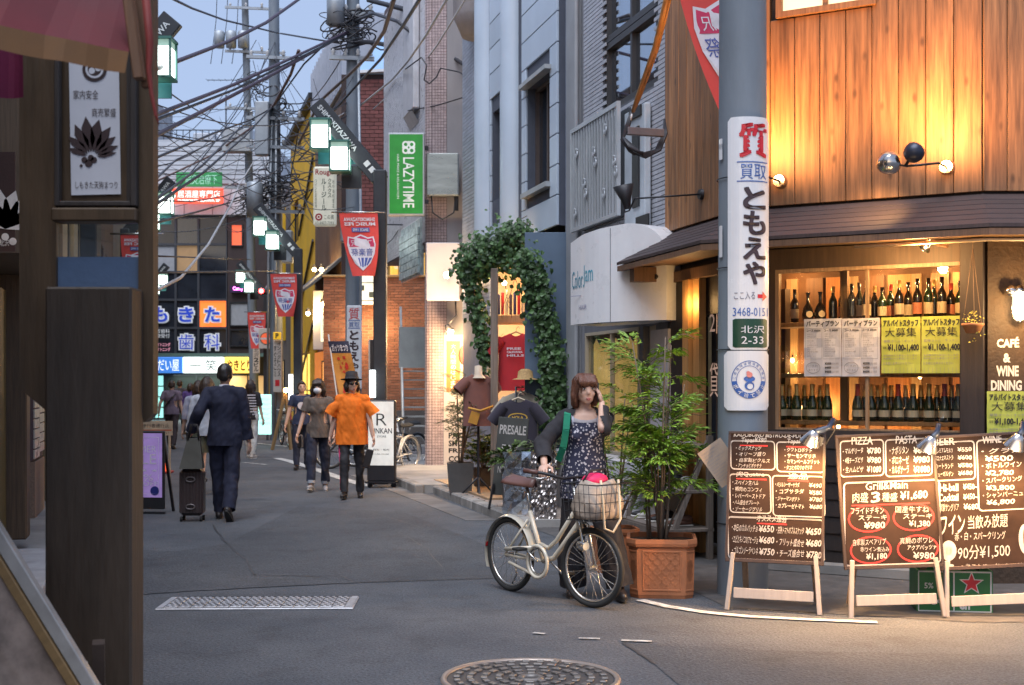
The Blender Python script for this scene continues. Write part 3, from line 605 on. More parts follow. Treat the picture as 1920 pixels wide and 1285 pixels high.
# ---- silver panelled building over the ivy shop
SILV = mat('pale_blue_panel', (.52, .60, .70), .38, metal=.1, var=.05, sc=1.5, bump=.02, dirt=.2, rnd=.04); SJ = mat('panel_joint', (.08, .09, .12), .8)
fr, sv, W = street_house('silver_building', 'pale blue metal panelled building with round half columns above the ivy shop', 919, 1046, 0, None)
zb = fr.z(1010, 437); ul = lambda px: fr.u(px)
wr = (ul(988), ul(1031), fr.z(1010, 352), fr.z(1010, 150)); wl = (ul(922), ul(944), fr.z(933, 372), fr.z(933, 203))
m = MB(); m.wall(0, W, zb, 9.4, [wr, wl], 0.02, .3); m.bx(0, W, 1.5, 3, 0, 9.4); m.build('wall', SJ, sv)
rows = 15; ph = (9.4-zb)/rows
for (a, c, hole) in ((0, ul(945), wl), (ul(979), W, wr)):
 for r in range(rows):
  z0, z1 = zb+r*ph+.006, zb+(r+1)*ph-.006; segs = [(a, c)]
  if z1 > hole[2] and z0 < hole[3]: segs = [(a, hole[0]-.02), (hole[1]+.02, c)]
  for (p, q) in segs:
   if q-p < .05: continue
   m = MB(); m.bx(p+.005, q-.005, -.012, .019, z0, z1, 0, .005); m.build('panel', SILV, sv)
for cpx in (962, 912):
 m = MB(); uc = ul(cpx); m.lathe([(.22, zb-.3), (.22, 9.4)], 20, 0, TR(uc, .03, 0), True, (pi, 2*pi)); m.build('half_column', SILV, sv)
DCUR = mat('curtain_grey', (.28, .29, .32), .8, var=.3, sc=4, stretch=(9, 9, .3))
for h in (wr, wl): fwin(sv, *h, .16, mat('bronze_frame', (.12, .09, .08), .5, metal=.4), glass('smoked_pane', (.45, .5, .56), .04, .75), 2, 1, .05, .08); m = MB(); m.bx(h[0], h[1], .3, .31, h[2], h[3]); m.build('curtain', DCUR, sv)
m = MB(); m.bx(wr[0]-.06, wr[1]+.06, -.08, .02, wr[2]-.07, wr[2]-.004); m.build('sill', mat('sill_grey', (.4, .42, .43), .5, dirt=.3), sv); m = MB(); m.bx(wr[0]-.1, wr[1]+.1, -.1, .02, wr[3]+.004, wr[3]+.06); m.build('window_hood', mat('sill_grey', (.4, .42, .43), .5, dirt=.3), sv)
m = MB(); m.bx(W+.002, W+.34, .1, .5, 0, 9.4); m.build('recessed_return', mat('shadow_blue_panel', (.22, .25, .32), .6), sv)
# blue end wall projecting by the ivy
YP = 16.0; t = thing('blue_screen_wall', 'dark blue painted screen wall at the right of the ivy doorway', 'wall', (gx(984, YP), YP, 0)); w = gx(1062, YP)-gx(984, YP)
m = MB(); m.bx(0, w, 0, .12, 0, gz(436, YP), 0, .004); m.build('panel', mat('slate_blue_paint', (.11, .16, .23), .6, var=.12, sc=2, dirt=.2), t)
# ivy shop interior: floor to ceiling recess with warm light
WARMW = mat('shop_wall_cream', (.55, .42, .28), .7, var=.1)
t = fthing(fr, 'clothes_shop', 'small clothes shop front with timber posts under the ivy', 'shop front')
m = MB(); m.bx(.1, W-.05, 1.35, 1.45, 0, zb-.1); m.bx(0, .1, .02, 1.45, 0, zb-.1); m.bx(W-.05, W, .02, 1.45, 0, zb-.1); m.bx(.1, W-.05, .02, 1.34, zb-.2, zb-.1); m.build('inner_wall', WARMW, t)
m = MB(); m.bx(.1, W-.05, -.9, 1.35, .085, .13); m.build('floor', mat('shop_floor', (.3, .2, .12), .5), t)
TWOOD = wood('grey_timber', (.2, .16, .13));
lamp(t, 'POINT', (W*.5, .5, 2.7), 45, (1, .66, .34), .1); lamp(t, 'POINT', (W*.8, .3, 1.4), 7, (1, .6, .3), .1)
# ---- concrete pillar between shops
fr, cp, W = street_house('concrete_pillar', 'grey concrete pillar strip between the ivy shop and the salon', 1061, 1096, 0, None, -.02)
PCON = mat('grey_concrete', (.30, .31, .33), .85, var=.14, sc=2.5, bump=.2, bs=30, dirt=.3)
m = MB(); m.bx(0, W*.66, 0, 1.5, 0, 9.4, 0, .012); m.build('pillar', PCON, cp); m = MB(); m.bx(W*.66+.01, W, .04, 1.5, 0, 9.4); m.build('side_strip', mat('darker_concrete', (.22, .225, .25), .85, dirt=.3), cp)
m = MB(); m.cone((W*.7, -.03, 0), (W*.7, -.03, 9.4), .028, n=8); m.build('downpipe', PCON, cp)
# ---- hair salon: grey tiled upper floor
fr, sa, W = street_house('salon_building', 'grey horizontal tiled house with upstairs window and lattice balcony over the salon', 1096, 1252, 0, None)
SAF = fr; ul = lambda px: fr.u(px)
ww = (ul(1133), ul(1233), fr.z(1134, 217), 6.3); dd = (ul(1186), ul(1226), fr.z(1205, 440), fr.z(1205, 205))
zb = 2.5
gf = [(ul(1098), ul(1199), .78, 2.16), (ul(1206), ul(1230), .02, 2.16)]
m = MB(); m.wall(0, W, 0, 7, [ww]+gf, 0, .22); m.build('wall', mat('tile_grout', (.13, .135, .155), .9, bump=0), sa)
m = MB(); m.bx(0, W, 2.0, 2.1, 0, 7); m.bx(0, .05, .3, 2, 0, 7); m.bx(W-.05, W, .3, 2, 0, 7); m.build('inner_wall', mat('salon_inner', (.5, .36, .18), .8), sa)
GT = mat('grey_strip_tile', (.40, .41, .45), .45, var=.1, sc=5, bump=.06, isl=.08)
m = MB(); tiles(m, 0, W, zb, 6.95, 0, .227, .047, .009, .014, 0, [(ww[0]-.02, ww[1]+.02, ww[2]-.02, ww[3])], .5); m.build('strip_tiles', GT, sa, 'stuff')
bf = mat('bronze_window_frame', (.075, .07, .07), .45, metal=.5); BP = glass('sky_pane', (.55, .62, .7), .02, .55)
zm = fr.z(1134, 85); fwin(sa, ww[0], ww[1], ww[2], zm, .06, bf, BP, 2, 1, .07, .1); fwin(sa, ww[0], ww[1], zm+.01, ww[3], .06, bf, BP, 2, 1, .07, .1)
m = MB(); m.bx(ww[0], ww[1], .3, .32, ww[2], ww[3]); m.build('curtain', DCUR, sa)
LAT = mat('lattice_grey', (.50, .53, .56), .45, metal=.3, var=.08, dirt=.15)
l0, l1 = ul(1101)-.1, ul(1187); z0, z1 = fr.z(1101, 436), fr.z(1101, 243)
bal = MB(); bal.bx(l0, l1, -.18, -.14, z1-.05, z1); bal.bx(l0, l1, -.18, -.14, z0, z0+.04); bal.bx(l0, l0+.04, -.18, -.14, z0+.04, z1-.05); bal.bx(l1-.04, l1, -.18, -.14, z0+.04, z1-.05); lf = bal.build('lattice_frame', LAT, sa)
m = MB(); m.bx(l0+.05, l1-.02, -.045, -.016, z0+.02, z1-.06); m.build('balcony_opening', mat('dark_opening', (.045, .05, .058), .6), sa); nb = 17; br = MB(); br.bx(-.011, .011, -.011, .011, z0+.04, z1-.05); b0 = None
for k in range(1, nb):
 x = l0+(l1-l0)*k/nb
 if b0 is None: b0 = br.build('lattice_bar', LAT, lf, loc=(x, -.16, 0))
 else: piece(b0, lf, (x, -.16, 0))
sc_ = MB()
for k in range(5): sc_.tube([(.05*sin(k*1.26+j*.5)*(.3+.1*j), 0, .04*cos(k*1.26+j*.5)*(.3+.1*j)*1.6) for j in range(8)], .007, 4)
s0 = None
for k in range(10):
 x = l0+(l1-l0)*((k*3.3+2) % 16)/16; z = z0+.2+(k*.37 % 1)*(z1-z0-.4)
 if s0 is None: s0 = sc_.build('lattice_scroll', LAT, lf, loc=(x, -.185, z))
 else: piece(s0, lf, (x, -.185, z))
m = MB(); m.bx(dd[0]+.02, dd[1], -.1, -.03, dd[2], dd[3], 0, .01); m.build('side_panel', mat('pale_grey_panel', (.45, .5, .55), .5, dirt=.2), sa)
for (a, c, d, e) in ((1199, 1221, 222, 203), (1212, 1236, 428, 405), (1205, 1217, 390, 240)): m = MB(); x0, x1, q0, q1 = fr.r(a, e, c, d); m.bx(x0, x1, -.12, -.103, q0, q1); m.build('dark_vent', DFRAME, sa)
# salon ground floor
VAL = mat('brown_valance', (.06, .036, .028), .8); CUR = mat('yellow_curtain_glow', (.62, .42, .14), .8, var=.15, sc=5, emit=.11)  # curtain cloth glows by itself, standing in for room light behind it
g = gf[0]; m = MB(); n = 8
zt_ = 2.14; zz = fr.z(1150, 640)
for k in range(n):
 a = g[0]+(g[1]-g[0])*k/n; c = g[0]+(g[1]-g[0])*(k+1)/n; m.prism([(a, zz+.05), ((a+c)/2, zz-.02), (c, zz+.05), (c, zt_), (a, zt_)], .055+.004*(k % 2), .058+.004*(k % 2))
m.build('scalloped_valance', VAL, sa)
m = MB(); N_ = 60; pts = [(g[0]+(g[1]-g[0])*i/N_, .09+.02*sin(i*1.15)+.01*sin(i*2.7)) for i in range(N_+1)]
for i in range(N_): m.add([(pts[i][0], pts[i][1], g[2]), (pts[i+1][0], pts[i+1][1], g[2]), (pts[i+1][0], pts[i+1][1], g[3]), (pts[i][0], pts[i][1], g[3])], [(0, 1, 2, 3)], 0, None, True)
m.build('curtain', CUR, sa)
fwin(sa, g[0], g[1], g[2], g[3], .02, mat('pale_frame', (.4, .35, .27), .5), glass('salon_pane', (.95, .95, .9), .03, .9), 2, 1, .035, .06)
fwin(sa, *gf[1], .1, mat('pale_frame', (.4, .35, .27), .5), glass('salon_pane'), 1, 2, .05, .06, 'shop_door')
m = MB(); x0, x1, q0, q1 = fr.r(1230, 640, 1263, 790); m.bx(x0, x1, -.06, -.02, .1, 2.1); m.build('grey_door_panel', mat('pale_door', (.5, .48, .5), .5, dirt=.15), sa)
lamp(sa, 'POINT', ((g[0]+g[1])/2, .9, 1.9), 40, (1, .68, .32), .12)
m = MB(); m.bx(g[0]-.4, W+.5, -.32, -.02, 0, .78, 0, .01); m.build('white_base_wall', mat('white_base', (.60, .60, .63), .55, var=.06, dirt=.25), sa)
# ---- salon fascia sign (bowed white shell)
pR, pL = Vector((gx(1250, 12.3), 12.3, 0)), Vector((gx(1070, 13.4), 13.4, 0)); a = atan2(pR.y-pL.y, pR.x-pL.x); SG = Fr(pL.x, pL.y, a); Ws = (pR-pL).length
t = fthing(SG, 'salon_sign', 'white rounded shell sign lettered Color Jam above the salon', 'sign'); zb, zt_ = 2.175, gz(424, 12.75)
out = [(0, zb), (Ws, zb)]+[(Ws-.0-(.36-.36*cos(i*pi/20))*1.15, zb+.62+(zt_-zb-.62)*sin(i*pi/20)) for i in range(11)]+[(Ws*.45, zt_-.02), (Ws*.2, zt_-.05), (0, zt_-.1)]
bow = lambda x: -.16*sin(pi*min(1, max(0, x/Ws)))
m = MB()
def cut(poly, x0, x1):
 def clip(p, f, val):
  r = []
  for i in range(len(p)):
   A, B = p[i-1], p[i]; ia, ib = f(A[0]), f(B[0])
   if ia != ib: k = (val-A[0])/(B[0]-A[0]); r.append((val, A[1]+(B[1]-A[1])*k))
   if ib: r.append(B)
  return r
 p = clip(poly, lambda x: x >= x0, x0); return clip(p, lambda x: x <= x1, x1)
n = 16
for k in range(n):
 p = cut(out, Ws*k/n, Ws*(k+1)/n)
 if len(p) >= 3: m.add([(x, bow(x), z) for x, z in p], [tuple(range(len(p)))], 0, None, True)
for i in range(len(out)):
 (x0, z0), (x1, z1) = out[i-1], out[i]; m.add([(x0, bow(x0), z0), (x0, .42, z0), (x1, .42, z1), (x1, bow(x1), z1)], [(0, 3, 2, 1)])
SHELL = mat('sign_shell_white', (.80, .80, .82), .3, var=.03, bump=.0, dirt=.1, coat=.3); m.build('shell', SHELL, t)
m = MB(); fn = lambda x, y, z: (x, bow(x)-.004, z)
sx = lambda px: SG.u(px)
for s_, p0, p1, mi in (('Color', 1075, 1107, 0), ('Jam', 1108, 1132, 1)): m.text(s_, sx(p0), sx(p1), SG.z(1100, 541)-.0, SG.z(1100, 500 if s_ == 'Jam' else 508), 0, mi, .0, fn=fn)
m.text('HAIR', sx(1096), sx(1117), SG.z(1100, 582), SG.z(1100, 573), 0, 2, 0, fn=fn)
m.bx(sx(1080), sx(1128), bow(sx(1100))-.005, bow(sx(1100))-.002, SG.z(1100, 556), SG.z(1100, 555), 2)
m.build('lettering', [mat('teal_letter', (.06, .28, .38), .4), mat('cyan_letter', (.06, .36, .48), .4), mat('mauve_letter', (.33, .33, .45), .4)], t)
m = MB(); m.bx(sx(1166), sx(1167), bow(sx(1166))-.004, bow(sx(1166))-.001, zb, zt_-.03); m.build('seam', mat('seam_grey', (.3, .31, .34), .5), t)
m = MB(); m.cone((sx(1235), bow(sx(1235))-.015, zb+.42), (sx(1235), bow(sx(1235))+.01, zb+.42), .025, n=12); m.build('cap_screw', DFRAME, t)
# ================================================================ corner tavern
uA, uB = STREET.u(1250), STREET.u(1400)
PB_ = STREET.w(uB); TFr = Fr(PB_.x, PB_.y, atan2(-1, 1.75)); uC = TFr.u(1842); PC_ = TFr.w(uC); RFr = Fr(PC_.x, PC_.y, 0)
SFr = STREET.sub(uA); LS = uB-uA; LR = 4.5
tv = fthing(TFr, 'corner_tavern', 'corner tavern clad in warm lit vertical planks, dark board eave over its bottle window', 'tavern')
tvM = tv.matrix_basis if False else (TR(TFr.o) @ RZ(TFr.th))
tvI = tvM.inverted()
def put(mb, fr, name, mats, parent, **k):
 """build in the frame fr but parented to a thing that stands in another frame"""
 o = mb.build(name, mats, parent, **k); o.matrix_local = tvI @ TR(fr.o) @ RZ(fr.th) @ TR(o.location); return o
def offp(d):
 """corners of the tavern outline pushed outwards by d"""
 ps = [STREET.w(uA, -d), None, None, RFr.w(LR, -d)]
 def isec(f1, f2):
  a = f1.w(0, -d); c = f2.w(0, -d); den = f1.ux.x*f2.ux.y-f1.ux.y*f2.ux.x; t = ((c.x-a.x)*f2.ux.y-(c.y-a.y)*f2.ux.x)/den; return a+f1.ux*t
 ps[1] = isec(STREET, TFr); ps[2] = isec(TFr, RFr); return ps
PLANK = wood('cedar_plank', (.30, .14, .058), .6, .55, .22, .22, (10, 10, .55), 2.6, .5, .75)
EAVE = wood('dark_eave_board', (.05, .032, .031), .3, .6, .12, .2); DWALL = wood('dark_lap_board', (.022, .015, .014), .3, .6, .12)
ZW, ZE = 3.03, 2.745
def seg_board(d0, d1, z0, z1, th, mat_, name, k):
 a0, a1 = offp(d0), offp(d1); e = .0015*(k+1); p = []
 for dz in (0, -th):
  for (q, z) in ((a0[k], z0), (a0[k+1], z0), (a1[k+1], z1), (a1[k], z1)): p.append(tvI @ Vector((q.x, q.y, z+dz)))
 m = MB(); m.add(p, [(3, 2, 1, 0), (4, 5, 6, 7), (0, 1, 5, 4), (1, 2, 6, 5), (2, 3, 7, 6), (3, 0, 4, 7)]); return m.build(name, mat_, tv)
ncrs = 6
for i in range(ncrs):
 dz = (ZW-ZE)/ncrs
 for k in range(3): seg_board(.5*i/ncrs, .5*(i+1)/ncrs+.025, ZW-dz*i+.012, ZW-dz*(i+1)+.004, .028, EAVE, 'eave_board', k)
for k in range(3):
 seg_board(.47, .52, ZE-.03, ZE-.032, .05, wood('brown_fascia', (.17, .09, .05)), 'fascia_board', k)
 seg_board(.0, .47, ZE-.02, ZE-.035, .02, wood('soffit_board', (.2, .115, .06)), 'soffit', k)
# inner cores
hz = 6.2
win = TFr.r(1452, 498, 1808, 812); win = (max(win[0], .07), win[1], win[2], win[3])
m = MB(); m.wall(0, uC, 0, ZE-.05, [win], .02, .16); m.build('window_wall', wood('tavern_wall', (.06, .036, .022)), tv)
topw = TFr.r(1462, -60, 1640, 12)
m = MB(); m.wall(0, uC, ZE-.04, hz, [(topw[0], topw[1], topw[2], hz-.3)], .03, .15); m.build('upper_core', DWALL, tv)
m = MB(); m.wall(0, LR, 0, hz, [], .03, .2); put(m, RFr, 'side_core', DWALL, tv)
m = MB(); dr = (SFr.u(1286)+.0, SFr.u(1348)+.3, .02, 2.2); m.wall(0, LS, 0, hz, [dr], .03, .2); put(m, SFr, 'street_core', DWALL, tv)
m = MB(); p = [tvI @ Vector((q.x, q.y, 0)) for q in offp(-.02)]; p.append(tvI @ Vector((p[3].x+3, 14, 0))) if False else None
# planks, one by one
def planks(fr, L, w, holes=()):
 n = max(1, round(L/w)); w = L/n; src = {}
 for i in range(n):
  z0 = ZW+.03; x = (i+.5)*w; zt = hz
  for h in holes:
   if h[0] < x < h[1]: zt = h[2]
  key = round(zt, 2)
  if key not in src: m = MB(); m.bx(-w/2+.0025, w/2-.0025, -.02, .029, z0, zt, 0, .004); src[key] = put(m, fr, 'plank', PLANK, tv, loc=(x, 0, 0))
  else:
   c = src[key].copy(); COL.objects.link(c); c.parent = tv; c.matrix_local = tvI @ TR(fr.o) @ RZ(fr.th) @ TR(x, random.uniform(-.004, .004), 0)
planks(SFr, LS, .185); planks(TFr, uC, .205, [(topw[0]-.03, topw[1]+.03, topw[2]-.06)]); planks(RFr, LR, .185)
fwin(tv, topw[0]-.02, topw[1]+.02, topw[2]-.05, hz-.3, -.01, wood('window_timber', (.3, .14, .06)), glow('warm_upper_room', (1, .72, .4), .35), 2, 1, .05, .08)
m = MB(); m.bx(-.07, .05, -.07, .05, 0, ZE-.05); m.build('corner_post', mat('black_post', (.035, .03, .035), .6, bump=.1), tv)
m = MB(); m.cone((-.16, -.07, 0), (-.16, -.07, hz), .05, n=10); m.build('black_pipe', mat('black_pipe_paint', (.03, .028, .036), .5), tv)
m = MB(); m.bx(uC-.16, uC+.02, -.06, .02, 0, ZE-.05, 0, .006); m.build('window_post', DWALL, tv)
fwin(tv, *win, .05, wood('pale_window_frame', (.26, .17, .10)), glass('tavern_pane', (.97, .95, .9), .015, .93), 2, 1, .03, .05, 'bottle_window')
# dark lap boards below the window and to the right
for i in range(8):
 m = MB(); z = .05+i*.14; m.box((uC/2-.02, -.01, z+.07), (uC-.24, .026, .15), 0, RX(-.09)); m.build('lap_board', DWALL, tv)
m = MB(); m.bx(.0, uC, -.16, -.04, 0, .09, 0, .01); m.build('plinth', CONC, tv)
STUC = mat('dark_stucco', (.06, .034, .018), .7, var=.3, sc=5, bump=.9, bs=28, dirt=.4)
m = MB(); m.wall(.03, LR, 0, ZE-.05, [], -.03, .05); put(m, RFr, 'stucco_wall', STUC, tv)
WL = mat('chalk_white_letter', (.75, .68, .58), .6, var=.15, sc=30)
m = MB(); ru = lambda px: RFr.u(px, -.034)
for s_, x0, x1, y0, y1 in (('CAFÉ', 1869, 1911, 632, 652), ('&', 1881, 1895, 663, 680), ('WINE', 1868, 1910, 686, 706), ('DINING', 1858, 1916, 713, 733)): m.text(s_, ru(x0), ru(x1), RFr.z(1890, y1, -.034), RFr.z(1890, y0, -.034), -.034, 0, .045)
put(m, RFr, 'wall_lettering', WL, tv)
# street side entrance
m = MB(); m.bx(SFr.u(1260), LS, -.06, .02, SFr.z(1300, 525), SFr.z(1300, 505)); put(m, SFr, 'lintel', wood('brown_fascia', (.17, .09, .05)), tv)
m = MB(); m.bx(SFr.u(1262), SFr.u(1286), -.03, .028, 0, SFr.z(1300, 526)); put(m, SFr, 'jamb_board', DWALL, tv)
OPOST = wood('orange_post', (.5, .26, .09), .2)
m = MB(); m.bx(SFr.u(1296), SFr.u(1308)-.01, -.09, .02, 0, SFr.z(1300, 526)); m.bx(SFr.u(1309), SFr.u(1320), -.05, .02, 0, SFr.z(1300, 526)); put(m, SFr, 'door_post', OPOST, tv)
m = MB(); m.bx(dr[0], dr[1], .5, .55, 0, 2.4); put(m, SFr, 'entry_back_wall', wood('tavern_wall', (.06, .036, .022)), tv)
m = MB(); m.bx(SFr.u(1321), LS-.1, .07, .08, .1, 2.3); put(m, SFr, 'entry_pane', DGLASS, tv)
m = MB()
for s_, y0, y1 in (('2階', 580, 625), ('貸切', 680, 745)): m.text(s_, SFr.u(1318), SFr.u(1352), SFr.z(1335, y1), SFr.z(1335, y0), .066, 0, .03)
put(m, SFr, 'entry_lettering', mat('brush_letter', (.5, .33, .25), .6, emit=.12), tv)
lamp(tv, 'POINT', tvI @ SFr.w(SFr.u(1312), -.14, 2.3), 1.6, (1, .58, .22), .05)
# bracket under the eave end
m = MB(); m.bx(SFr.u(1262), SFr.u(1262)+.12, -.45, .0, ZE-.2, ZE-.06); put(m, SFr, 'eave_bracket', wood('brown_fascia', (.17, .09, .05)), tv)
# rain gutter tube
m = MB(); g = [tvI @ Vector((q.x, q.y, ZE-.11)) for q in offp(.44)]; a_ = g[1].lerp(g[2], .55); m.tube([a_, g[2], g[3]], .014, 6); m.build('gutter_pipe', mat('cream_pipe', (.5, .38, .24), .4), tv)
# bottle room behind the glass
ROOM = mat('tavern_room', (.17, .085, .04), .75, var=.4, sc=3, dirt=.6)
m = MB(); D_ = .75
m.bx(.03, uC-.03, D_, D_+.05, .9, 2.7); m.bx(.03, .07, .19, D_, .9, 2.7); m.bx(uC-.17, uC-.12, .19, D_, .9, 2.7); m.bx(.03, uC-.1, .19, D_, 2.56, 2.6); m.build('room_wall', ROOM, tv)
for k in range(9):
 x = .12+k*(uC-.3)/9; m = MB(); m.bx(x, x+.1+.05*(k % 3), D_-.03, D_-.002, .95, 2.5); m.build('wall_batten', [wood('batten_a', (.45, .3, .16)), wood('batten_b', (.2, .1, .05)), wood('batten_c', (.5, .22, .08))][k % 3], tv)
SHELF = wood('shelf_wood', (.2, .11, .05)); shelf_z = [TFr.z(1630, 603, .3), TFr.z(1630, 700, .3), TFr.z(1630, 790, .3)]
for z in shelf_z: m = MB(); m.bx(.08, uC-.18, .2, .55, z-.035, z, 0, .004); m.build('shelf', SHELF, tv)
m = MB(); m.bx(.72, .78, .3, .36, shelf_z[2], 2.55); m.build('shelf_post', SHELF, tv)
m = MB(); m.bx(.08, uC-.18, .2, .7, .9, 1.02); m.build('counter', SHELF, tv)
for q, e in (((.3, .5, 2.5), 2), ((1.0, .5, 2.5), 3), ((1.5, .55, 2.5), 2.5), ((.5, .62, shelf_z[2]+.1), 1.2), ((1.3, .6, shelf_z[2]+.1), 1.2), ((.9, .5, 1.12), 1.6), ((.25, .6, 1.75), 1.2)): lamp(tv, 'POINT', q, e, (1, .58, .24), .03)
BULB = glow('warm_bulb', (1, .62, .25), 14)
for px, py in ((1725, 706), (1640, 783), (1572, 800), (1486, 676), (1530, 775)):
 t = thing('filament_bulb', {1725: 'small glowing bulb under the yellow posters', 1640: 'glowing bulb between the two rows of champagne', 1572: 'glowing bulb just above the left chalkboard', 1486: 'glowing bulb among the glasses at the window left', 1530: 'glowing bulb among the left champagne bottles'}[px], 'bulb', TFr.w(TFr.u(px, .45), .45, TFr.z(px, py, .45)), 0, 'bulbs in the bottle window')
 m = MB(); m.ball((0, 0, 0), (.016, .016, .022), 8, 6); m.build('globe', BULB, t); m = MB(); m.cone((0, 0, .02), (0, 0, .05), .008, n=6); m.build('socket', DFRAME, t)
# bottles
GRN = mat('bottle_green_glass', (.012, .03, .012), .06, var=.2, bump=0, spec=.9, coat=.5); BLK = mat('bottle_dark_glass', (.012, .01, .01), .07, var=.2, bump=0, spec=.9, coat=.5)
LAB = mat('cream_label', (.6, .52, .4), .6, var=.08, bump=0); LABR = mat('pink_label', (.55, .22, .14), .6, bump=0); FOIL = mat('gold_foil', (.55, .38, .16), .35, metal=.6, bump=0); FOILR = mat('red_foil', (.4, .05, .04), .4, metal=.3, bump=0)
def bottle(fr, px, v, zbase, h, kind, label, body, lab, foil, group):
 t = thing('wine_bottle' if kind == 'wine' else 'champagne_bottle', label, 'bottle', fr.w(fr.u(px, v), v, zbase), fr.th, group); r = .037 if kind == 'wine' else .045
 pr = [(0, 0), (r, .003), (r, h*.56), (r*.85, h*.63), (r*.42, h*.74), (.014, h*.8), (.0145, h), (0, h)] if kind == 'wine' else [(0, 0), (r, .003), (r, h*.42), (r*.9, h*.52), (r*.5, h*.7), (.016, h*.82), (.018, h*.97), (0, h)]
 m = MB(); m.lathe(pr, 14); m.build('body', body, t)
 m = MB(); m.lathe([(r+.0012, h*.12), (r+.0012, h*.40 if kind == 'wine' else h*.30)], 12, 0, None, True, (pi, 2*pi)); m.build('label', lab, t)
 m = MB(); m.lathe([(.0165, h*.82), (.0165, h*1.003), (0, h*1.004)] if kind == 'wine' else [(r*.56, h*.68), (.0195, h*.83), (.0205, h*1.003), (0, h*1.004)], 10); m.build('foil', foil, t)
z1 = shelf_z[0]+.012
for i, (px, h, lab, body, foil, tx_) in enumerate(((1597, .31, BLK, BLK, BLK, 'dark unlabelled wine bottle at the left end of the upper row'), (1625, .33, LAB, BLK, FOIL, 'wine bottle with tall cream label, above the second white poster'), (1654, .27, LAB, GRN, BLK, 'shorter green wine bottle between two taller ones in the upper row'),
  (1686, .32, LAB, BLK, FOIL, 'wine bottle with curved white label above the first yellow poster'), (1720, .33, LABR, BLK, BLK, 'wine bottle with the pink label in the upper row'), (1741, .33, LAB, GRN, BLK, 'wine bottle with cream label just right of the pink label one'), (1766, .335, LAB, BLK, BLK, 'tallest dark wine bottle, second from the right on the upper row'), (1800, .3, LAB, GRN, BLK, 'wine bottle half hidden by the hanging plant at the upper row end'))):
 bottle(TFr, px, .30, z1, h, 'wine', tx_, body, lab, foil, 'wine bottles on the upper shelf')
for i, px in enumerate((1490, 1562, 1580, 1611, 1640, 1670, 1703, 1752, 1783)): bottle(TFr, px, .43, z1, .29+.012*(i % 4), 'wine', '%s bottle from the left in the dim back row of the upper shelf' % ('first', 'second', 'third', 'fourth', 'fifth', 'sixth', 'seventh', 'eighth', 'ninth')[i], (BLK, GRN)[i % 2], (LAB, BLK, LABR)[i % 3], (BLK, FOIL, FOILR)[i % 3], 'back row bottles on the upper shelf')
names = ('first', 'second', 'third', 'fourth', 'fifth', 'sixth', 'seventh', 'eighth')
z3 = shelf_z[2]+.001
for i, px in enumerate((1466, 1494, 1523, 1551)): bottle(TFr, px, .28, z3, .31, 'champagne', '%s champagne bottle from the left in the short row left of the shelf post' % names[i], GRN, LAB, FOIL, 'champagne bottles left of the shelf post')
for i, px in enumerate((1608, 1633, 1658, 1684, 1712, 1742, 1771, 1797)): bottle(TFr, px, .28, z3, .31, 'champagne', '%s champagne bottle from the left in the long row right of the shelf post' % names[i], GRN, LAB, (FOILR, FOIL, FOIL)[i % 3], 'champagne bottles right of the shelf post')
for i, px in enumerate((1480, 1509, 1538, 1622, 1646, 1671, 1698, 1727, 1757, 1784)): bottle(TFr, px, .42, z3, .30, 'champagne', '%s bottle from the left in the dim back row of the lower shelf' % (names+('ninth', 'tenth'))[i], GRN, LAB, FOIL, 'back row bottles on the lower shelf')
z2 = shelf_z[1]+.001; WG = glass('wine_glass', (1, .97, .92), .02, .8)
for i, px in enumerate((1462, 1475, 1490, 1503)):
 t = thing('wine_glass', '%s wine glass from the left on the middle shelf' % names[i], 'wine glass', TFr.w(TFr.u(px, .3), .3, z2), 0, 'wine glasses on the middle shelf'); m = MB(); m.lathe([(.03, 0), (.004, .006), (.004, .08), (.03, .11), (.034, .15), (.027, .19)], 12); m.build('glass_bowl', WG, t)
for i, px in enumerate((1515, 1538)):
 t = thing('decanter', ('left' if i == 0 else 'right')+' round dark decanter of the pair at the upper window left', 'decanter', TFr.w(TFr.u(px, .3), .3, z1), 0, 'decanters at the window left'); m = MB(); m.lathe([(0, 0), (.045, .01), (.055, .06), (.04, .12), (.015, .16), (.014, .22), (.022, .25)], 14); m.build('body', BLK, t)
 m = MB(); m.disc((0, .06), .028, -.056, 0, 14); m.build('label', LAB, t)
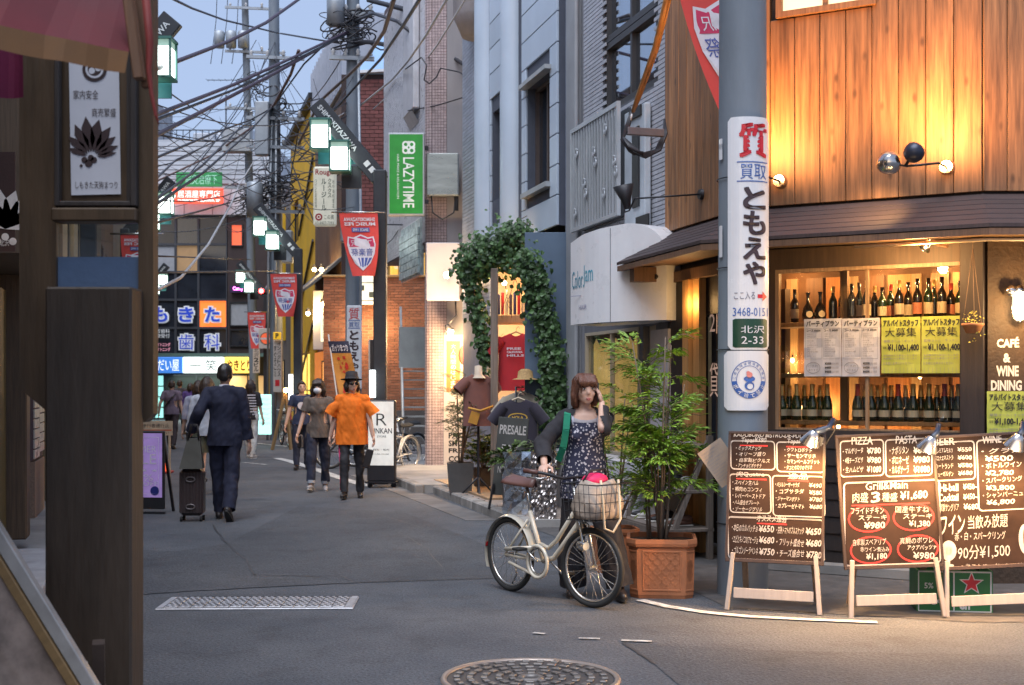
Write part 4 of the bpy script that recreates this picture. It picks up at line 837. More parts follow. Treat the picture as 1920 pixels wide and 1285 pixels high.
# posters taped on the pane
PW = mat('white_poster', (.52, .52, .55), .35, var=.05, sc=12, bump=.25, bs=9); PY = mat('lime_poster', (.38, .43, .075), .4, var=.06, sc=12, bump=.2, bs=9); INK = mat('black_ink', (.02, .02, .02), .6, bump=0); INKG = mat('grey_ink', (.2, .2, .22), .6, bump=0)
def poster(fr, x0, y0, x1, y1, kind, label, v=.018):
 ua, uc, za, zc = fr.r(x0, y0, x1, y1, v); p = fr.w(ua, v, za); t = thing('paper_poster', label, 'poster', p, fr.th, 'posters on the tavern window' if kind == 'w' else 'yellow recruiting posters'); w, h = uc-ua, zc-za
 m = MB(); n = 6
 for i in range(n):
  for j in range(n):
   f = lambda a, c: (w*a/n, -.004-.004*sin(a*1.7+c*2.3+x0), h*c/n); m.add([f(i, j), f(i+1, j), f(i+1, j+1), f(i, j+1)], [(0, 1, 2, 3)], 0, None, True)
 m.build('sheet', PW if kind == 'w' else PY, t); m = MB(); q = lambda a, c, e, d: (w*a, w*c, h*e, h*d, -.0105)
 if kind == 'w':
  m.text('パーティプラン', *q(.06, .94, .86, .97), 0, .03)
  for k in range(2):
   x = .04+.47*k
   for (A, B, C_, D) in ((x, x+.44, .83, .836), (x, x+.44, .30, .306), (x, x+.006, .30, .836), (x+.434, x+.44, .30, .836)): m.rect(w*A, w*B, h*C_, h*D, -.0105, 1)
   m.text('コース ¥3500' if k == 0 else 'コース ¥4500', *q(x+.03, x+.41, .775, .815), 0, .03)
   for r in range(11): m.text(('前菜盛り合せ', '季節のサラダ', '本日のパスタ', '肉料理', 'デザート')[r % 5], *q(x+.05, x+.22+.06*(r % 3), .72-r*.038, .745-r*.038), 1, .0)
  for r in range(3): m.text('¥%d00' % (35+r*5), *q(.56, .74, .2-r*.07, .245-r*.07), 0, .04); m.text('飲み放題', *q(.76, .93, .2-r*.07, .24-r*.07), 1, 0)
  el = [(w*(.25+.19*cos(a)), -.0105, h*(.15+.1*sin(a))) for a in np.linspace(0, 2*pi, 25)]; el2 = [(w*(.25+.18*cos(a)), -.0105, h*(.15+.09*sin(a))) for a in np.linspace(0, 2*pi, 25)]
  m.add(el+el2, [(i, i+1, 26+i, 25+i) for i in range(24)], 1); m.text('ご予約', *q(.12, .38, .16, .2), 1, .02); m.text('承ります', *q(.12, .38, .09, .13), 1, .02)
 else:
  m.text('アルバイトスタッフ', *q(.05, .95, .83, .96), 0, .05); m.text('大募集', *q(.1, .9, .65, .81), 0, .05)
  m.text('職種:ホール・キッチン', *q(.06, .92, .55, .6), 1, .02); m.text('¥1,100-1,400', *q(.16, .97, .38, .52), 0, .045); m.text('時給', *q(.05, .14, .43, .48), 0, .03)
  for r in range(2): m.text('未経験の方も歓迎いたします', *q(.05, .92, .30-r*.055, .335-r*.055), 1, .01)
  m.text('お気軽にお声がけください', *q(.05, .8, .15, .2), 1, .02)
  for r in range(9): m.rect(w*(.08+r*.1), w*(.085+r*.1), 0, h*.1, -.0105, 1)
 m.build('print', [INK, INKG], t, 'stuff')
poster(TFr, 1508, 598, 1578, 706, 'w', 'left white party plan poster on the bottle window')
poster(TFr, 1579, 597, 1650, 706, 'w', 'right white party plan poster next to the yellow ones')
poster(TFr, 1653, 595, 1726, 700, 'y', 'left yellow recruiting poster on the bottle window')
poster(TFr, 1728, 593, 1803, 700, 'y', 'right yellow recruiting poster on the bottle window by the hanging plant')
poster(RFr, 1850, 734, 1934, 838, 'y', 'yellow recruiting poster on the dark stucco wall below the lettering', -.034)
# hanging plant
hp = thing('hanging_plant', 'terracotta hanging pot of yellow sprigs on cords in front of the window post', 'hanging plant', TFr.w(TFr.u(1824, -.2), -.2, TFr.z(1824, 625, -.2)))
m = MB(); m.lathe([(0, 0), (.05, 0), (.075, .055), (.085, .06), (.083, .075), (.07, .07)], 16); m.build('pot', mat('terracotta_pot', (.3, .13, .06), .8, var=.2), hp)
m = MB(); zt_ = TFr.z(1824, 452, -.2)-hp.location.z
for k in range(3): a = k*2.1+.3; m.tube([(.08*cos(a), .08*sin(a), .06), (0, 0, zt_-.06)], .003, 4)
m.tube([(0, 0, zt_-.06), (0, 0, zt_)], .003, 4); m.build('cord', mat('cord_brown', (.15, .1, .07), .9), hp)
m = MB()
for k in range(60):
 a = random.uniform(0, 6.28); r = random.uniform(0, .085); z = random.uniform(.07, .17)-(.14 if random.random() < .3 else 0); c = Vector((r*cos(a), r*sin(a), z)); d = Vector((random.uniform(-1, 1), random.uniform(-1, 1), random.uniform(-.3, 1))).normalized()*.02; e = d.orthogonal().normalized()*.007
 m.add([c, c+d*.5+e, c+d, c+d*.5-e], [(0, 1, 2, 3)])
m.build('foliage', mat('yellow_green_leaf', (.4, .36, .05), .6, isl=.3), hp, 'stuff')
# wall lamps on the planks
CHR = mat('chrome', (.6, .58, .56), .22, metal=1, var=.05, bump=0); BLKM = mat('black_metal', (.03, .03, .035), .45, metal=.3, var=.1, bump=.02); NAVY = mat('navy_shade', (.03, .035, .055), .35, metal=.4, bump=0)
def ballshade(m, c, r, d, mi=0):
 x, y, z = basis(d); R = Matrix((x, y, z)).transposed().to_4x4(); m.lathe([(.001, -r), (r*.5, -r*.87), (r*.87, -r*.5), (r, 0), (r*.98, r*.25), (r*.93, r*.25), (r*.9, 0), (r*.6, -r*.6), (.001, -r*.8)], 18, mi, TR(Vector(c)) @ R)
v = -.42
wl = thing('twin_wall_lamp', 'twin globe wall lamp with chrome and navy heads on the plank wall', 'wall lamp', TFr.w(TFr.u(1775, -.03), -.03, TFr.z(1775, 314, -.03)), TFr.th)
lp_ = lambda px, py, v: (TR(wl.location) @ RZ(TFr.th)).inverted() @ TFr.w(TFr.u(px, v), v, TFr.z(px, py, v))
hc, hn = lp_(1667, 306, -.5), lp_(1714, 286, -.52)
m = MB(); m.cone((0, .005, 0), (0, -.03, 0), .062, .05, 18); m.build('wall_plate', CHR, wl)
m = MB(); m.tube([(0, -.03, 0), (-.02, -.2, .005), lp_(1700, 312, -.48)], .009, 8); m.tube([lp_(1700, 312, -.48), hc], .008, 6); m.tube([lp_(1698, 310, -.48), hn], .012, 6); m.build('arm', BLKM, wl)
m = MB(); ballshade(m, hc, .095, (-.35, .9, -.55)); m.build('chrome_head', CHR, wl); m = MB(); ballshade(m, hn, .08, (.3, .75, .6)); m.build('navy_head', NAVY, wl)
lamp(wl, 'SPOT', hn+Vector((.05, -.02, .1)), 46, (1, .47, .15), .09, hn+Vector((.3, .5, .75)), 165, 1)
lamp(wl, 'SPOT', hc+Vector((-.02, .05, -.03)), 10, (1, .6, .26), .04, hc+Vector((-.3, .4, -.6)), 100, .9)
wl2 = thing('wall_lamp', 'wall lamp half hidden behind the big utility pole, lighting the planks', 'wall lamp', TFr.w(TFr.u(1462, -.03), -.03, TFr.z(1462, 340, -.03)), TFr.th)
m = MB(); m.cone((0, .005, 0), (0, -.03, 0), .06, .05, 18); m.build('wall_plate', CHR, wl2); m = MB(); m.tube([(0, -.03, 0), (-.05, -.4, .01), (-.22, -.5, .03)], .009, 8); m.build('arm', BLKM, wl2)
m = MB(); ballshade(m, (-.22, -.5, .1), .08, (.2, .7, .7)); m.build('head', NAVY, wl2)
lamp(wl2, 'SPOT', (-.14, -.52, .2), 54, (1, .47, .15), .09, (.2, .1, 1.0), 165, 1)
wl3 = thing('arm_lamp', 'black cone lamp pointing up on a long arm left of the pole', 'wall lamp', SFr.w(SFr.u(1320), -.02, SFr.z(1320, 365)), SFr.th)
q = lambda px, py, v: (TR(wl3.location) @ RZ(SFr.th)).inverted() @ SFr.w(SFr.u(px, v), v, SFr.z(px, py, v))
m = MB(); m.cone((0, .02, 0), (0, -.03, 0), .055, .045, 16); m.build('wall_plate', BLKM, wl3); m = MB(); e = q(1200, 372, -.62); m.tube([(0, -.03, 0), e], .009, 6); m.tube([e+Vector((0, -.0, 0)), q(1190, 372, -.66), q(1180, 395, -.68), q(1172, 398, -.68), q(1168, 385, -.68)], .008, 6); m.build('arm', BLKM, wl3)
m = MB(); c = q(1172, 366, -.68); m.lathe([(.03, -.13), (.045, -.05), (.1, .09), (.094, .09), (.04, -.04), (.001, -.1)], 16, 0, TR(c) @ RX(.2)); m.build('cone_shade', BLKM, wl3)
# caged lamp on stucco wall, eave spotlight
bl = thing('caged_lamp', 'caged bulkhead lamp glowing on the dark stucco wall', 'wall lamp', RFr.w(RFr.u(1912, -.12), -.12, RFr.z(1912, 575, -.12)))
m = MB(); m.lathe([(.001, .12), (.035, .11), (.045, .06), (.045, -.06), (.03, -.1), (.001, -.11)], 14); m.build('globe', glow('lamp_globe', (1, .78, .45), 2.5), bl)
m = MB(); m.ball((-.06, .02, .12), .05, 12, 8); m.tube([(0, .08, .12), (0, 0, .14)], .03, 8); m.build('housing', CHR, bl); m = MB()
for k in range(6): a = k*pi/3; m.tube([(.055*cos(a), .055*sin(a), .1), (.06*cos(a), .06*sin(a), 0), (.05*cos(a), .05*sin(a), -.09), (0, 0, -.13)], .0035, 4)
m.build('cage', CHR, bl); lamp(bl, 'POINT', (-.02, -.26, -.04), 9, (1, .62, .25), .05)
es = thing('eave_spotlight', 'small chrome spotlight tucked under the eave above the bottle window', 'spotlight', TFr.w(TFr.u(1737, -.25), -.25, TFr.z(1737, 461, -.25)), TFr.th)
m = MB(); m.lathe([(.02, .05), (.03, .02), (.05, -.03), (.046, -.03), (.02, .03)], 14, 0, RY(.7) @ RX(.3)); m.build('reflector', CHR, es); m = MB(); m.ball((-.015, 0, -.02), .022, 8, 6); m.build('bulb', glow('spot_bulb', (1, .7, .35), 6), es)
m = MB(); m.beam((.03, 0, .03), (.14, .1, .0), .03, .03); m.build('bracket', wood('brown_fascia', (.17, .09, .05)), es)
lamp(es, 'POINT', (-.03, -.16, -.12), 13, (1, .55, .2), .04); lamp(es, 'SPOT', (-.03, .0, -.03), 15, (1, .62, .25), .03, (-.7, .2, -.25), 110, .9)
# ================================================================ the big utility pole with its plates
PP = G(1392, 1112); PP.y = 9.5; PP.x = gx(1392.5, 9.5)
POLEC = mat('pole_concrete', (.17, .20, .235), .7, var=.16, sc=3, bump=.12, bs=50, dirt=.35, stretch=(1, 1, .35))
bp = thing('utility_pole', 'thick grey utility pole carrying the pawnshop plate at the tavern corner', 'utility pole', PP); Rr = .188
m = MB(); m.cone((0, 0, 0), (0, 0, 11), Rr, .15, 28); m.build('shaft', POLEC, bp)
zz = lambda py: gz(py, 9.5-Rr)
for py in (330, 500, 655, 985): m = MB(); z = zz(py); m.lathe([(Rr+.001, z-.004), (Rr+.004, z-.004), (Rr+.004, z+.004), (Rr+.001, z+.004)], 28); m.build('strap', DFRAME, bp)
def bent(m, fr_px, y0, y1, off=.01, r=.03, mi=0, n=16):
 """plate bent round the pole between two photo columns"""
 x0, x1 = [(px-1392.5)/F*(9.5-Rr*.5) for px in fr_px]; z0, z1 = zz(y1), zz(y0); R2 = Rr+off; pts = []
 for i in range(n+1):
  x = x0+(x1-x0)*i/n; ed = min(x-x0, x1-x); dz = 0 if ed > r else r-sqrt(max(0, r*r-(r-ed)**2)); pts.append((x, dz))
 for i in range(n):
  (xa, da), (xb, db) = pts[i], pts[i+1]; ya, yb = -sqrt(max(0, R2*R2-xa*xa)), -sqrt(max(0, R2*R2-xb*xb))
  m.add([(xa, ya, z0+da), (xb, yb, z0+db), (xb, yb, z1-db), (xa, ya, z1-da)], [(0, 1, 2, 3)], mi, None, True)
bf = lambda off: (lambda x, y, z: (x, -sqrt(max(1e-4, (Rr+off)**2-x*x)), z))
X_ = lambda px: (px-1392.5)/F*(9.5-Rr*.7)
PLW = mat('white_enamel', (.68, .69, .72), .25, var=.03, bump=0, dirt=.12, coat=.4); RED = mat('red_enamel', (.55, .02, .03), .35, bump=0); BLU = mat('blue_enamel', (.04, .11, .36), .35, bump=0); DKP = mat('brown_black_enamel', (.05, .03, .035), .35, bump=0); GRP = mat('green_plate', (.012, .05, .03), .35, bump=0)
pl = thing('pawnshop_plate', 'white plate on the big utility pole lettered for a pawnshop, with a green address strip', 'sign', PP)
m = MB(); bent(m, (1358, 1437), 219, 656); m.build('plate', PLW, pl)
m = MB(); f_ = bf(.013)
def bt(s_, x0, x1, y0, y1, mi, bold=.03, **k):
 e = (x1-x0)*bold*.5
 if len(s_) > 1: m.text(s_, X_(x0), X_(x1), zz(y1), zz(y0), 0, mi, bold, fn=f_); return
 for i, (a, c) in enumerate(((-1, -1), (1, -1), (-1, 1), (1, 1), (0, 0))): m.text(s_, X_(x0+a*e), X_(x1+a*e), zz(y1+c*e), zz(y0+c*e), 0, mi, .01, fn=bf(.013+.0006*i))
bt('質', 1378, 1430, 232, 294, 0, .06); bt('買取', 1379, 1430, 308, 336, 1, .02)
for y in (305, 341):
 for k in range(6): a = X_(1373+k*10); c = X_(1383+k*10); m.add([f_(a, 0, zz(y)), f_(c, 0, zz(y)), f_(c, 0, zz(y-2)), f_(a, 0, zz(y-2))], [(0, 1, 2, 3)], 1)
for ch, y0, y1 in (('と', 352, 392), ('も', 397, 440), ('え', 446, 486), ('や', 492, 533)): bt(ch, 1385, 1428, y0, y1, 2, .055)
bt('ここ入る', 1368, 1407, 547, 562, 3, .01); bt('3468-0151', 1366, 1434, 577, 593, 1, .0)
m.add([f_(X_(a), 0, zz(c)) for a, c in ((1412, 559), (1422, 559), (1422, 565), (1432, 556), (1422, 546), (1422, 552), (1412, 552))], [(0, 1, 2, 3, 4, 5, 6)], 0)
m.build('lettering', [RED, BLU, DKP, mat('grey_letter', (.15, .15, .2), .4, bump=0)], pl)
m = MB(); bent(m, (1366, 1432), 598, 652, .0125, .008); m.build('address_strip', GRP, pl)
m = MB(); f_ = bf(.015); bt('北沢', 1380, 1426, 611, 625, 0, .0); bt('2-33', 1381, 1424, 631, 645, 0, .0); m.build('address_lettering', PLW, pl)
st = thing('no_littering_plate', 'white square plate with a blue ring emblem against littering on the big pole', 'sign', PP)
m = MB(); bent(m, (1352, 1436), 658, 770, .012, .03); m.build('plate', PLW, st)
m = MB(); f_ = bf(.015); cx, cz = X_(1396), zz(712); ra = .142
def ring(r0, r1, a0, a1, mi, n=40):
 for i in range(n):
  a, c = a0+(a1-a0)*i/n, a0+(a1-a0)*(i+1)/n; m.add([f_(cx+r*cos(t)*.92, 0, cz+r*sin(t)) for r, t in ((r0, a), (r1, a), (r1, c), (r0, c))], [(3, 2, 1, 0)] if False else [(0, 1, 2, 3)], mi)
ring(.133, .138, 0, 2*pi, 0); ring(.098, .102, 0, 2*pi, 0); ring(.098, .138, pi+.1, 2*pi-.1, 0)
for i, ch in enumerate('この地域は環境美化推進'):
 a = pi-.1-i*(pi-.2)/10; v, fcs = text_geo(ch, .01); R2 = Matrix.Rotation(a-pi/2, 2); s_ = .022
 vs = []
 for (x, y) in v: p = R2 @ Vector(((x-.5)*s_, (y-.35)*s_)); vs.append(f_(cx+(.118*cos(a))*.92+p.x, 0, cz+.118*sin(a)+p.y))
 m.add(vs, fcs, 0)
for i, ch in enumerate('ポイ捨て禁止'):
 a = pi+.45+i*(pi-.9)/5; v, fcs = text_geo(ch, .02); R2 = Matrix.Rotation(a+pi/2, 2); s_ = .036; f2 = bf(.017); vs = []
 for (x, y) in v: p = R2 @ Vector(((x-.5)*s_, (y-.38)*s_)); vs.append(f2(cx+(.118*cos(a))*.92+p.x, 0, cz+.118*sin(a)+p.y))
 m.add(vs, fcs, 1)
for (dx, dz, rx, rz, mi) in ((0, -.045, .036, .032, 0), (.004, -.05, .022, .02, 1), (.0, .005, .042, .022, 0), (0, .035, .022, .02, 2), (-.01, .05, .014, .012, 2)):
 m.add([bf(.015+.001*(mi+1))(cx+dx+rx*cos(t), 0, cz+dz+rz*sin(t)) for t in np.linspace(0, 2*pi, 18)[:-1]], [tuple(range(17))], mi)
m.build('emblem', [BLU, PLW, mat('pale_red_print', (.6, .2, .18), .4, bump=0)], st)
for py, h in ((255, 40), (420, 60), (265, 10)):
 m = MB(); bent(m, (1345.6, 1350), py, py+h, .004, .004, 0, 4); m.build('torn_tape', PLW, bp)
# ================================================================ left side of the street
LFr = Fr(-1.5, 0, atan2(1, -SL))
LWALL = mat('left_brown_wall', (.13, .085, .065), .8, var=.2, dirt=.3); LBEI = mat('left_beige_wall', (.30, .25, .17), .8, var=.1, dirt=.3)
def lu(Y): return (Y)/cos(atan2(SL, 1))
for i, (y0, y1, h, m_, lab) in enumerate(((2.0, 9.6, 6, LWALL, 'brown shop house beside the camera on the left, mostly out of view'), (16.6, 24, 7.5, LBEI, 'beige house on the left behind the noticeboard post'), (24.1, 36, 9, LWALL, 'brown house farther along the left side behind the post'), (36.1, 55, 8, mat('left_grey_wall', (.22, .22, .23), .8, dirt=.3), 'grey house at the far left end of the street'))):
 f = LFr.sub(lu(y0)); W = lu(y1)-lu(y0); t = fthing(f, 'left_house', lab, 'house'); nw = int(W/2.4); hs = [(.5+k*2.4, 1.9+k*2.4, 3.2, 4.8) for k in range(nw)]+[(.4+k*2.4, 2.2+k*2.4, .1, 2.4) for k in range(nw)]
 m = MB(); m.wall(0, W, 0, h, hs, 0, .2); m.bx(0, W, 1.5, 6, 0, h); m.build('wall', m_, t)
 for k, q in enumerate(hs): fwin(t, *q, .1, DFRAME, [DGLASS, AMBER, DGLASS, BLIND][k % 4], 2, 1)
f = LFr.sub(lu(9.6)); t = fthing(f, 'left_shopfront', 'timber framed old shopfront with concrete step at the left edge', 'shop front'); W = lu(16.6)-lu(9.6)
OLDW = wood('weathered_timber', (.10, .066, .04)); GRAN = mat('brown_granite', (.24, .17, .13), .6, var=.3, sc=60, bump=.1)
m = MB(); m.bx(0, W, .3, 4, 0, 6.5); m.build('wall', LBEI, t)
U = lambda px, v=0: f.u(px, v)
m = MB(); m.bx(U(62, .0), U(80), -.02, .29, .0, f.z(70, 862)); m.build('granite_base', GRAN, t)
zc = f.z(70, 860); m = MB(); m.bx(U(62), U(80), 0, .29, zc+.003, 3.2); m.build('grout_strip', GROUT, t)
wt = MB(); n = 0; tw = (U(80)-U(62))/2; w0 = None
for r in range(14):
 for k in range(2):
  m = MB(); z = zc+.02+r*.115+(.05 if k else 0)
  if w0 is None: m.bx(-tw/2+.008, tw/2-.008, -.02, -.001, 0, .1, 0, .004); w0 = m.build('wall_tile', mat('white_wall_tile', (.6, .58, .54), .3, var=.06, bump=.02), t, loc=(U(62)+tw/2, 0, z))
  else: piece(w0, t, (U(62)+tw*(k+.5), 0, z))
m = MB(); m.cone((U(88), -.06, 0), (U(88), -.06, 4), .045, n=10); m.build('drainpipe', mat('blue_grey_pipe', (.25, .3, .37), .5), t)
m = MB(); m.bx(U(24, -.1), U(24, -.1)+.3, -.22, .05, .14, 4.2, 0, .012); m.build('post', OLDW, t)
m = MB(); m.bx(U(2), U(24)-.02, -.02, .05, .14, 2.6); m.build('door', mat('black_door', (.02, .018, .017), .5), t)
m = MB(); m.bx(U(-30), U(0), -.05, .05, .14, 2.4); m.build('side_window', mat('ochre_window', (.10, .075, .03), .4, emit=.02), t)
m = MB(); m.bx(0, U(60)+.2, -.4, .05, 2.55, 2.8); m.build('lintel', OLDW, t)
stp = MB(); a = G(-80, 1040); stp.bx(U(-60, -.5), U(98, -.5), -.62, .0, 0, .15, 0, .012); stp.build('step', mat('grey_step', (.34, .34, .36), .8, var=.15, bump=.2, dirt=.35), t)
m = MB(); m.bx(U(-60, -.5), U(92, -.5)-.5, -.95, -.625, 0, .05, 0, .01); m.build('lower_step', mat('pale_step', (.5, .48, .46), .8, dirt=.3), t)
# brown leaf banner
t = thing('leaf_banner', 'brown hanging banner with a white leaf crest at the far left edge', 'banner', (gx(-40, 8.3), 8.3, 0)); k_ = 8.3/F
m = MB(); m.bx(0, 68*k_, 0, .012, gz(472, 8.3), gz(285, 8.3)); m.build('cloth', mat('brown_cloth', (.045, .022, .02), .8), t)
m = MB()
def leafshape(m, c, ang, L, w, y, mi=0):
 q = [(0, 0), (.35, w*.8), (.7, w), (1, 0), (.7, -w*.7), (.35, -w)]; m.add([(c[0]+L*(a*cos(ang)-b*sin(ang)), y, c[1]+L*(a*sin(ang)+b*cos(ang))) for a, b in q], [(5, 4, 3, 2, 1, 0)], mi)
cz = gz(430, 8.3)
for a in (.5, .9, 1.3, 1.7, 2.1, 2.5): leafshape(m, (50*k_, cz), a, .26, .22, -.003)
for i in range(3): m.disc((50*k_+(i-1)*.05, cz-.05-.03*abs(i-1)), .025, -.003, 0, 10)
m.text('北沢ベ', 40*k_, 66*k_, gz(462, 8.3), gz(450, 8.3), -.003); m.build('crest', mat('white_print', (.65, .62, .6), .6), t)
# noticeboard post in the foreground
YN = 4.8; kn = YN/F; nb_ = thing('noticeboard_post', 'big dark brown wooden noticeboard post in the left foreground', 'noticeboard', (gx(190, YN), YN, 0)); N0 = gx(190, YN)
nx_ = lambda px: gx(px, YN)-N0
nz_ = lambda py: gz(py, YN)
BRN = wood('noticeboard_brown', (.088, .052, .025), .32, .55, 0, .25, (5, 5, .8), 3.2, .45)
m = MB(); ch = .0; poly = [(nx_(36), nz_(728)), (nx_(112), nz_(792)), (nx_(262), nz_(792)), (nx_(270), nz_(792)), (nx_(287), nz_(776)), (nx_(287), nz_(-60)), (nx_(36), nz_(-60))]
hx0, hx1, hz0, hz1 = nx_(105), nx_(259), nz_(543), nz_(418)
m.prism([(nx_(36), nz_(728)), (nx_(104.9), nz_(786)), (nx_(104.9), nz_(-60)), (nx_(36), nz_(-60))], -.0, .07); m.build('side_board', BRN, nb_)
m = MB(); m.prism([(nx_(259.2), nz_(792)), (nx_(272), nz_(792)), (nx_(287), nz_(776)), (nx_(287), nz_(-60)), (nx_(259.2), nz_(-60))], .0, .07); m.build('side_board', BRN, nb_)
m = MB(); m.bx(hx0, hx1, .012, .058, hz1+.002, nz_(-60)); m.build('backing_board', BRN, nb_)
m = MB(); m.bx(nx_(113), nx_(270), -.16, -.002, -.02, hz0-.002, 0, .008); m.bx(hx0+.001, hx1-.001, .0, .06, .3, hz0-.004); m.build('post', wood('noticeboard_dark', (.060, .040, .026), .3, .55, 0, .25, (5, 5, .8), 3.2, .5), nb_)
m = MB(); m.bx(nx_(104), nx_(262), -.05, -.002, hz1, nz_(393), 0, .006); m.build('crossbeam', BRN, nb_)
m = MB(); m.bx(hx0, hx1, .02, .05, hz0, nz_(481)); m.build('blue_panel', mat('blue_grey_panel', (.10, .16, .27), .6, var=.08, sc=20), nb_)
m = MB(); m.bx(hx0, hx1, .02, .024, nz_(481), hz1); m.build('clear_pane', glass('clear_pane'), nb_)
fr_ = MB(); a, c, d, e = nx_(108), nx_(261), nz_(389), nz_(60)
for q in ((a, a+.018, d, e), (c-.022, c, d, e), (a+.018, c-.022, d, d+.018)): fr_.bx(q[0], q[1], -.04, -.002, q[2], q[3], 0, .003)
fr_.build('poster_frame', wood('frame_black_brown', (.035, .026, .022)), nb_)
m = MB(); m.bx(nx_(240), nx_(252), -.018, .011, nz_(380), nz_(60)); m.build('frame_rail', wood('frame_black_brown', (.035, .026, .022)), nb_)
pz = lambda py: nz_(py)
m = MB(); yv = .004; m.add([(nx_(133), yv, pz(366)), (nx_(226), yv, pz(364)), (nx_(221), yv, pz(40)), (nx_(127), yv, pz(40))], [(0, 1, 2, 3)]); po = m.build('poster', mat('shrine_poster_white', (.62, .62, .66), .5, var=.03, bump=.03), nb_)
m = MB(); yv = .0015
m.text('家内安全', nx_(137), nx_(184), pz(186), pz(169), yv, 0, .03); m.text('商売繁盛', nx_(172), nx_(217), pz(219), pz(203), yv, 0, .03); m.text('しもきた天狗まつり', nx_(141), nx_(220), pz(354), pz(340), yv, 0, .02)
for a, L, w in ((2.75, .075, .17), (2.4, .10, .16), (2.05, .12, .16), (1.72, .135, .17), (1.38, .125, .19), (1.02, .115, .17), (.72, .10, .15), (.42, .09, .13), (.2, .075, .12)): leafshape(m, (nx_(172)+.02*cos(a), pz(296)+.022*sin(a)), a, L, w, yv)
for dx, dz, r in ((-14, 300, .012), (-6, 306, .015), (4, 300, .012), (-2, 296, .012), (-20, 311, .006)): m.disc((nx_(172+dx), pz(dz)), r, yv, 0, 9)
m.disc((nx_(177), pz(130)), .046, yv, 0, 24);
m.build('lettering', mat('dark_brown_ink', (.045, .025, .025), .6, bump=0), po)
m = MB(); m.disc((nx_(177), pz(130)), .034, .0005, 0, 20, .026); m.disc((nx_(172), pz(133)), .012, .0005, 0, 12); m.disc((nx_(184), pz(128)), .012, .0005, 0, 12); m.build('crest', mat('shrine_poster_white', (.62, .62, .66)), po)
m = MB(); m.bx(nx_(170), nx_(192), -.175, -.161, nz_(1262), nz_(1222), 0, .003); m.build('small_plate', mat('grey_plate', (.4, .38, .35), .5), nb_)
# awning close to the camera
aw = thing('red_awning', 'red canvas awning with tan valance hanging into the top left corner', 'awning', (gx(0, 3.5), 3.5, 0)); A0 = gx(0, 3.5)
q = lambda px, py, Y: (gx(px, Y)-A0, Y-3.5, gz(py, Y))
m = MB(); L = [q(-800, -60, 3.2), q(0, 48, 3.4), q(242, 98, 3.6)]; Lb = [q(-800, -10, 3.2), q(0, 96, 3.4), q(238, 140, 3.6)]
n = 12; top = []; bot = []
for i in range(n+1):
 t_ = i/n*2; k = min(1, int(t_)); s_ = t_-k; A = Vector(L[k]).lerp(Vector(L[k+1]), s_); B = Vector(Lb[k]).lerp(Vector(Lb[k+1]), s_); w_ = .012*sin(i*1.9); top.append(A+Vector((0, w_*.3, 0))); bot.append(B+Vector((0, -.01+w_, 0)))
for i in range(n): m.add([bot[i], bot[i+1], top[i+1], top[i]], [(0, 1, 2, 3)], 0, None, True)
m.build('valance', mat('tan_canvas', (.15, .07, .024), .8, var=.1, sc=10, bump=.15, bs=300), aw)
m = MB(); bk2 = [v + Vector((-.02-.06*i/n, .55, .52+.03*sin(i*1.3))) for i, v in enumerate(top)]
for i in range(n): m.add([top[i], top[i+1], bk2[i+1], bk2[i]], [(0, 1, 2, 3)], 0, None, True)
m.build('canopy', mat('red_canvas', (.085, .008, .011), .75, var=.35, sc=2, bump=.1, bs=200), aw)
TW2 = wood('awning_timber', (.14, .065, .03)); m = MB(); m.beam(q(238, -30, 3.62), q(262, 150, 3.62), .035, .03, 0, .004); m.beam(q(256, -30, 3.66), q(277, 166, 3.66), .022, .03, 0, .004); m.build('side_pole', TW2, aw)
m = MB(); m.tube([q(272, -20, 3.6), q(281, 80, 3.6), q(279, 130, 3.6), q(284, 175, 3.6), q(292, 215, 3.6), q(298, 236, 3.6)], [.012, .011, .008, .006, .005, .001], 6); m.build('strap', mat('red_strap', (.16, .018, .014), .7), aw)
t = thing('magenta_cloth', 'magenta cloth edge hanging under the red awning at the left', 'cloth', (gx(-60, 4.3), 4.3, 0)); k4 = 4.3/F
m = MB(); nn = 10
for i in range(nn): m.add([((105*k4)*i/nn, .01*sin(i), gz(186-i*.3, 4.3)), ((105*k4)*(i+1)/nn, .01*sin(i+1), gz(186-i*.3, 4.3)), ((105*k4)*(i+1)/nn, .02*sin(i+1), gz(80, 4.3)), ((105*k4)*i/nn, .02*sin(i), gz(80, 4.3))], [(0, 1, 2, 3)], 0, None, True)
m.build('cloth', mat('magenta_canvas', (.14, .006, .045), .8, var=.1), t)
# slanted display stand bottom left
YS = 4.25; ds = thing('display_stand', 'slanted display stand with clear acrylic face and timber edge, bottom left foreground', 'display stand', (gx(95, YS), YS, gz(1133, YS)))
M_ = RY(radians(58.5)); kS = YS/F
def dsb(mb, name, m_): o = mb.build(name, m_, ds); o.matrix_local = M_; return o
m = MB(); m.bx(-.5, .75, -.03, .01, -.045, .0, 0, .004); dsb(m, 'acrylic_edge', mat('acrylic_grey', (.30, .28, .26), .12, var=.25, sc=6, bump=.03, spec=.8))
m = MB(); m.bx(-.5, .75, -.035, .015, -.082, -.048, 0, .004); dsb(m, 'timber_edge', wood('golden_timber', (.26, .155, .06), .2))
m = MB(); m.bx(-.5, .75, -.01, .012, -.4, -.085); dsb(m, 'picture_panel', mat('food_picture', (.30, .23, .19), .15, var=.6, sc=5, bump=0, coat=.6))
m = MB(); m.bx(.3, .7, .0, .3, -.5, -.1); dsb(m, 'stand_box', mat('brown_stand', (.06, .04, .03), .6))
